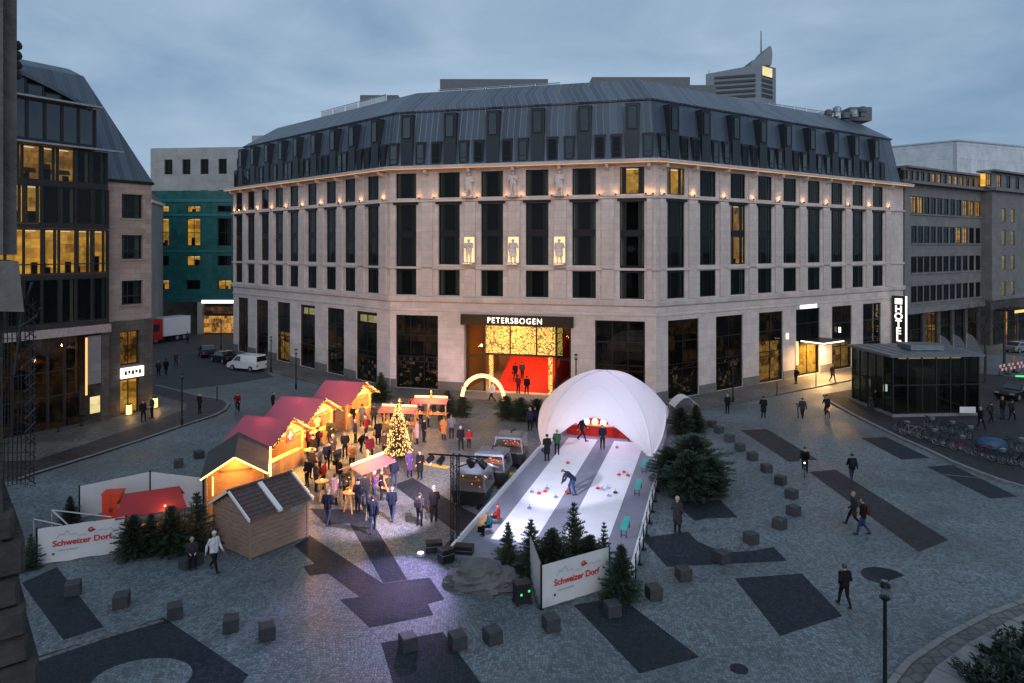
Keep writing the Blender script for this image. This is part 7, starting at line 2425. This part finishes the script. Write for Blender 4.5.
t = thing('floor_lamp', 'small pale floor lamp beside the black cases', 'lamp', (x1 - .3, y1 - .3, 0))
b = MB(); b.lathe([(.26, 0), (.26, .08), (.2, .14)], 12); b.build('base', 'galvanised', t)
b = MB(); b.lathe([(.14, .14), (.14, .16)], 12); b.build('lens', 'lantern_white', t)
# rock
random.seed(9)
x1, y1 = gp(480, 585)
rk = thing('artificial_rock', 'grey sculpted rock block beside the front banner', 'rock', (x1, y1, 0), R(-12))
def rock(seed, w, d, h):
    rnd = random.Random(seed); q = MB()
    nu, nv = 22, 9
    rr = [[1 + rnd.uniform(-.14, .14) for _ in range(nu)] for _ in range(nv)]
    g_ = []
    for j in range(nv):
        a = j / (nv - 1)
        rad = (1 - .42 * a ** 2.5) * (1 if a < .99 else .55)
        st = round(a * 4) / 4
        g_.append([q.p((w * rad * rr[j][k] * math.copysign(abs(math.cos(6.2832 * k / nu)) ** .7, math.cos(6.2832 * k / nu)), d * rad * rr[j][k] * math.copysign(abs(math.sin(6.2832 * k / nu)) ** .7, math.sin(6.2832 * k / nu)), h * (.6 * a + .4 * st) * (1 + rnd.uniform(-.05, .05)))) for k in range(nu)])
    for j in range(nv - 1):
        for k in range(nu):
            q.f.append([g_[j][k], g_[j][(k + 1) % nu], g_[j + 1][(k + 1) % nu], g_[j + 1][k]]); q.m.append(0)
    q.f.append(g_[-1]); q.m.append(0)
    return q
rock(1, 1.15, .8, .95).build('main_block', 'foam_rock', rk)
rock(2, .75, .6, .70).build('side_block', 'foam_rock', rk, (.85, .15, 0))
rock(3, .55, .5, .55).build('side_block', 'foam_rock', rk, (-.95, -.1, 0))

# ================================================================ BANNERS
def banner(p, q, h, label, text=True, posts=(0, 1), sag=0.0, name='banner_fence'):
    L, rz = frame(p, q)
    t = thing(name, label, 'banner', (p[0], p[1], 0), rz)
    b = MB(); n = 16
    g_ = [[b.p((L * i / n, -.012 + .018 * math.sin(i * 1.7 + j * 1.3) * math.sin(math.pi * i / n), .06 + (h - .06) * j / 6 + sag * (.03 * math.sin(i * .9)))) for i in range(n + 1)] for j in range(7)]
    g2 = [[b.p((L * i / n, .012, .06 + (h - .06) * j / 6)) for i in range(n + 1)] for j in range(7)]
    for j in range(6):
        for i in range(n):
            b.f.append([g_[j][i], g_[j][i + 1], g_[j + 1][i + 1], g_[j + 1][i]]); b.m.append(0)
            b.f.append([g2[j][i], g2[j + 1][i], g2[j + 1][i + 1], g2[j][i + 1]]); b.m.append(0)
    b.build('panel', 'banner_white', t, smooth=True)
    for k in posts:
        b = MB(); b.tube([(L * k + (-.04 if k == 0 else .04), .03, 0), (L * k + (-.04 if k == 0 else .04), .03, h + .05)], .035, 6); b.build('post', 'dark_metal', t)
    if text:
        me = text_mesh('Schweizer Dorf', .36, .004, bold=.007)
        xs = [v.co.x for v in me.vertices]
        k = L * .68 / (max(xs) - min(xs))
        me.materials.clear(); me.materials.append(MT('banner_red'))
        o = link('lettering', me, t, (L * .50, -.05, h * .47)); o.rotation_euler = (R(90), 0, 0); o.scale = (k, k, 1)
        b = MB(); b.torus((L * .60, -.052, h * .80), .085, .028, 16, 4, 0, 'Y'); b.build('emblem', 'banner_red', t)
        b = MB(); b.box(L * .60 - .02, L * .60 + .17, -.058, -.050, h * .765, h * .80); b.build('emblem_mark', 'ink', t)
        pk = [(.20, .66), (.25, .80), (.28, .74), (.33, .86), (.37, .72), (.42, .76), (.46, .68), (.52, .70), (.56, .67)]
        for (a, c_), (d, e) in zip(pk[:-1], pk[1:]):
            b = MB(); b.tube([(L * a, -.04, h * c_), (L * d, -.04, h * e)], .008, 4); b.build('mountain_line', 'banner_grey', t)
        pk = [(.66, .70), (.72, .77), (.77, .72), (.83, .78), (.86, .72)]
        for (a, c_), (d, e) in zip(pk[:-1], pk[1:]):
            b = MB(); b.tube([(L * a, -.04, h * c_), (L * d, -.04, h * e)], .008, 4); b.build('mountain_line', 'banner_grey', t)
        b = MB(); b.box(L * .22, L * .46, -.045, -.038, h * .33, h * .355); b.build('small_print', 'banner_grey', t)
        b = MB(); b.box(L * .16, L * .185, -.045, -.038, h * .24, h * .29); b.build('small_mark', 'ink', t)
    return t
banner((1.17, 27.0), (3.95, 28.65), 1.72, 'front white banner with red Schweizer Dorf lettering by the rock')
banner((.77, 29.8), (1.13, 27.1), 1.72, 'narrow white side banner joined to the front banner corner', False, (0,))
banner(gp(37.8, 566), (-17.75, 32.1), 1.62, 'left white banner with red Schweizer Dorf lettering at the plaza edge', True, (0, 1), 1)
banner((-22.2, 36.0), (-19.85, 38.3), 1.7, 'plain white fence sheet behind the red box', False)
banner((-19.75, 38.3), (-16.5, 37.3), 1.7, 'plain white fence sheet right of the dark post', False, (0, 1))
# red box and small red stall
x1, y1 = gp(113.5, 524)
t = thing('red_cabinet', 'tall bright red box behind the left banner', 'cabinet', (x1, y1, 0), R(12))
b = MB(); b.box(-.42, .42, -.35, .35, .05, 1.6); b.build('body', 'red_orange_paint', t)
b = MB(); b.box(-.46, .46, -.39, .39, 1.6, 1.66); b.build('lid', 'red_orange_paint', t)
for s_ in (-1, 1):
    b = MB(); b.box(s_ * .205 - .19, s_ * .205 + .19, -.375, -.352, .12, 1.52); d_ = b.build('door', 'red_orange_paint', t)
    b = MB(); b.box(s_ * .05 - .015, s_ * .05 + .015, -.40, -.376, .75, .95); b.build('handle', 'dark_metal', d_)
rs = thing('red_roofed_stall', 'small stall with glowing red canvas roof behind the left firs', 'market stall', (-17.3, 33.6, 0), R(28))
for sg in (-1, 1):
    b = MB(); b.hexa([(-1.5, sg * 1.15, 1.55), (1.5, sg * 1.15, 1.55), (1.2, 0, 2.3), (-1.2, 0, 2.3)], [(-1.5, sg * 1.15, 1.59), (1.5, sg * 1.15, 1.59), (1.2, 0, 2.34), (-1.2, 0, 2.34)]); b.build('roof_slope', 'red_canvas', rs)
for i in (-1, 1):
    for j in (-1, 1):
        b = MB(); b.tube([(i * 1.4, j * 1.0, 0), (i * 1.4, j * 1.0, 1.56)], .035, 6); b.build('pole', 'galvanised', rs)
b = MB(); b.box(-1.2, 1.2, -.7, -.2, .8, .86); b.build('counter', 'orange_wood', rs)
b = MB(); b.ball((.55, -1.0, 1.8), .05, 8); b.build('lamp', 'bulb_warm', rs)
lamp('stall_light', 'POINT', (0, 0, 1.3), 22, (1, .35, .15), rs, .15)
lamp('stall_light', 'POINT', (.55, -1.15, 1.95), 10, (1, .5, .2), rs, .08)
# aluminium poles stacked behind the left banner
pf = thing('pole_frame', 'bare aluminium pole frame behind the left banner', 'frame', (*gp(75, 530), 0))
ox1, oy1 = pf.location.x, pf.location.y
def P3(px, py, z):
    x_, y_ = gp(px, py, z); return (x_ - ox1, y_ - oy1, z)
for a, c_ in ((P3(34, 519, .9), P3(62, 525, 1.0)), (P3(52, 510, 1.4), P3(112, 517, 1.3)), (P3(52, 510, 1.4), P3(68, 525, .9)), (P3(34, 519, .9), (P3(34, 519, .9)[0], P3(34, 519, .9)[1], 0)), (P3(52, 510, 1.4), (P3(52, 510, 1.4)[0], P3(52, 510, 1.4)[1], 0))):
    b = MB(); b.tube([a, c_], .035, 6); b.build('pole', 'aluminium', pf)
# flag pole like post by the left banner
# control box with green lights
x1, y1 = gp(522, 603)
t = thing('control_unit', 'black equipment trolley with green lights left of the front banner', 'equipment', (x1, y1, 0), R(20))
b = MB(); b.box(-.30, .30, -.25, .25, .12, .80); b.build('body', 'black_plastic', t)
b = MB(); b.box(-.32, .32, -.27, .27, .80, .85); b.build('top_plate', 'gondola_dark', t)
for i in (-1, 1):
    for j in (-1, 1):
        b = MB(); b.lathe([(.07, -.025), (.07, .025)], 10, (i * .28, j * .22, .07), 0, 'Y'); b.build('caster', 'rubber', t)
for xx, zz in ((-.12, .45), (.2, .55)):
    b = MB(); b.box(xx - .04, xx + .04, -.265, -.251, zz - .04, zz + .04); b.build('indicator', 'neon_green', t)
b = MB(); b.tube([(.3, -.3, .9), (.36, -.45, .4), (.42, -.6, .03), (.6, -.8, .02)], .02, 5); b.build('cable', 'rubber', t)
# yellow cable ramps
mat('ramp_yellow', (.55, .36, .03), .7)
for (a, c_), lb in ((((424.6, 463.5), (449, 467.8)), 'yellow cable ramp across the plaza left of the cabins'), (((505, 473), (519, 475)), 'short yellow cable ramp between cabin and lanes')):
    p, q = gp(*a), gp(*c_)
    L, rz = frame(p, q)
    t = thing('cable_ramp', lb, 'cable ramp', (p[0], p[1], 0), rz)
    n = max(2, int(L / .9))
    for k in range(n):
        b = MB(); b.hexa([(L * k / n, -.24, 0), (L * (k + 1) / n - .01, -.24, 0), (L * (k + 1) / n - .01, .24, 0), (L * k / n, .24, 0)], [(L * k / n, -.12, .06), (L * (k + 1) / n - .01, -.12, .06), (L * (k + 1) / n - .01, .12, .06), (L * k / n, .12, .06)]); b.build('segment', 'ramp_yellow', t)
# low white cover right of the dome
x1, y1 = gp(684, 411)
t = thing('white_canopy', 'low white curved canopy behind the dome right side', 'canopy', (x1, y1, 0), .1)
b = MB(); n = 12
g_ = [[b.p((-1.1 + 2.2 * i / n, y_, .25 + 1.05 * math.sin(math.pi * (.08 + .84 * i / n)))) for i in range(n + 1)] for y_ in (-.8, .8)]
for i in range(n):
    b.f.append([g_[0][i], g_[0][i + 1], g_[1][i + 1], g_[1][i]]); b.m.append(0)
b.build('cover', 'tent_fabric', t, smooth=True)
for sx in (-1, 1):
    for sy in (-1, 1):
        b = MB(); b.tube([(sx * 1.0, sy * .75, 0), (sx * 1.0, sy * .75, .6)], .03, 5); b.build('leg', 'galvanised', t)

# ================================================================ GLASS PAVILION
A, B_, C_, D_ = (31.2, 57.3), (38.6, 57.9), (38.9, 64.2), (30.8, 63.3)
pv = thing('glass_pavilion', 'flat roofed glass pavilion on the right side of the plaza', 'pavilion', (A[0], A[1], .12))
ctr_ = Vector(((A[0] + B_[0] + C_[0] + D_[0]) / 4, (A[1] + B_[1] + C_[1] + D_[1]) / 4))
def rel(p, z=0.0):
    return Vector((p[0] - A[0], p[1] - A[1], z))
for (p, q, n, door) in ((A, B_, 6, None), (B_, C_, 5, None), (C_, D_, 6, None), (D_, A, 5, 2)):
    L, rz = frame(p, q)
    o0 = rel(p)
    for k in range(n + 1):
        b = MB(); b.box(L * k / n - .05, L * k / n + .05, -.05, .05, 0, 4.85); b.build('mullion', 'dark_frame', pv, o0, rz)
    b = MB(); b.box(.06, L - .06, -.035, .035, 2.5, 2.6); b.build('transom', 'dark_frame', pv, o0, rz)
    for k in range(n):
        for z0, z1 in ((.22, 2.5), (2.6, 4.85)):
            if door == k and z0 < 1:
                continue
            b = MB(); b.box(L * k / n + .052, L * (k + 1) / n - .052, -.01, .01, z0, z1); b.build('pane', 'green_glass', pv, o0, rz)
    b = MB()
    if door is None:
        b.box(-.2, L + .2, -.2, .2, 0, .2); b.build('plinth', 'kerb_granite', pv, o0, rz)
    else:
        b.box(.2, L * 2 / n, -.2, .2, 0, .2); b.build('plinth', 'kerb_granite', pv, o0, rz)
        b = MB(); b.box(L * 3 / n, L - .25, -.2, .2, 0, .2); b.build('plinth', 'kerb_granite', pv, o0, rz)
ov = [rel(p) + (Vector((*p, 0)) - Vector((ctr_.x, ctr_.y, 0))).normalized() * .45 for p in (A, B_, C_, D_)]
b = MB(); b.hexa([(p.x, p.y, 4.86) for p in ov], [(p.x, p.y, 5.06) for p in ov]); b.build('roof', 'glass_roof', pv)
for k in range(1, 9):
    t_ = k / 9
    p0 = ov[0].lerp(ov[1], t_); p1 = ov[3].lerp(ov[2], t_)
    b = MB(); b.tube([(p0.x, p0.y, 5.08), (p1.x, p1.y, 5.08)], .03, 4); b.build('roof_bar', 'galvanised', pv)
b = MB(); b.box(2.6, 5.4, 2.0, 4.2, 5.12, 5.55); b.build('rooflight', 'glass_roof', pv)
b = MB(); b.box(3.4, 5.4, 2.6, 4.6, 0, 3.4); b.build('lift_shaft', 'plant_grey', pv)
for k in range(3):
    b = MB(); b.box(.9 + 2.2 * k, 1.9 + 2.2 * k, 5.3, 5.36, .4, 3.9); b.build('poster_panel', 'shop_dim', pv)
b = MB(); b.box(.3, 6.8, .6, 6.0, 0.0, .03); b.build('floor', 'pavement_slabs', pv)
b = MB(); b.box(5.3, 6.6, -.24, -.22, .35, .85); b.build('notice_sheet', 'white_paint', pv)
b = MB(); b.box(.9, 1.25, 3.2, 3.24, 1.4, 2.0); b.build('screen', 'sign_cool', pv)
b = MB(); b.tube([(1.0, 1.0, 4.6), (6.4, 1.4, 4.6)], .05, 6); b.build('light_tube', 'led_warm', pv)
lamp('pavilion_light', 'AREA', (3.6, 1.6, 4.4), 22, (1, .72, .35), pv, size=3)
# curved glass fins behind the pavilion
for k, (px, lb) in enumerate(((946, 'left'), (959, 'middle'), (972, 'right'))):
    Y = 76 + k * 1.2
    t = thing('glass_fin', '%s of three curved pale fins behind the glass pavilion' % lb, 'canopy', ((px - 512) / F * Y, Y, 0), R(-25))
    b = MB(); n = 10
    pr = [(1.0 * math.sin(1.57 * i / n) - .5, 4.0 * math.cos(1.57 * i / n) ** .5 if i < n else 1.5) for i in range(n + 1)]
    pr = [(-.5 + 1.4 * i / n, 4.3 - 1.9 * (i / n) ** 2.2) for i in range(n + 1)]
    b.hexa([(-.5, -.04, 0)] + [(a, -.04, c_) for a, c_ in pr] + [(.9, -.04, 0)], [(-.5, .04, 0)] + [(a, .04, c_) for a, c_ in pr] + [(.9, .04, 0)]); b.build('panel', 'plant_grey', t)
    b = MB(); b.tube([(-.5, 0, 0), (-.5, 0, 4.35)], .06, 6); b.build('post', 'galvanised', t)
# barrier on the right street
x1, y1 = gp(1003, 376)
for k in range(3):
    t = thing('barrier', '%s red and white barrier board from the left on the right street' % ORD[k], 'barrier', (x1 + 1.6 * k, y1 + .9 * k, .12), R(30), 'construction barriers on the right street')
    for r_ in range(2):
        for j in range(4):
            b = MB(); b.box(-.75 + .38 * j, -.38 + .38 * j, -.03, .03, .45 + .4 * r_, .75 + .4 * r_); b.build('board', 'barrier_red' if (j + r_) % 2 == 0 else 'white_paint', t)
    for s_ in (-1, 1):
        b = MB(); b.box(s_ * .65 - .05, s_ * .65 + .05, -.3, .3, 0, .06); b.tube([(s_ * .65, .05, .06), (s_ * .65, .05, 1.2)], .03, 5); b.build('foot', 'dark_metal', t)
x1, y1 = gp(1020, 386, .12)
t = thing('sign_strip', 'low green glowing strip sign at the right edge', 'sign', (x1, y1, .12), R(-10))
b = MB(); b.box(-.4, .5, -.05, .05, .9, 1.05); b.build('panel', 'neon_green', t)
b = MB(); b.tube([(0, 0, 0), (0, 0, .9)], .04, 5); b.build('post', 'dark_metal', t)
# cafe tables before the office block
for k, (px, py, lb) in enumerate(((52, 430, 'left cafe table with chairs before the office glass front'), (75, 424, 'right cafe table with chairs before the office glass front'))):
    x1, y1 = gp(px, py, .12)
    t = thing('cafe_table', lb, 'table', (x1 + .8, y1 - .5, .126))
    b = MB(); b.lathe([(.35, .70), (.35, .74)], 14); b.build('table_top', 'dark_metal', t)
    b = MB(); b.lathe([(.2, 0), (.04, .03), (.035, .70)], 10); b.build('pedestal', 'dark_metal', t)
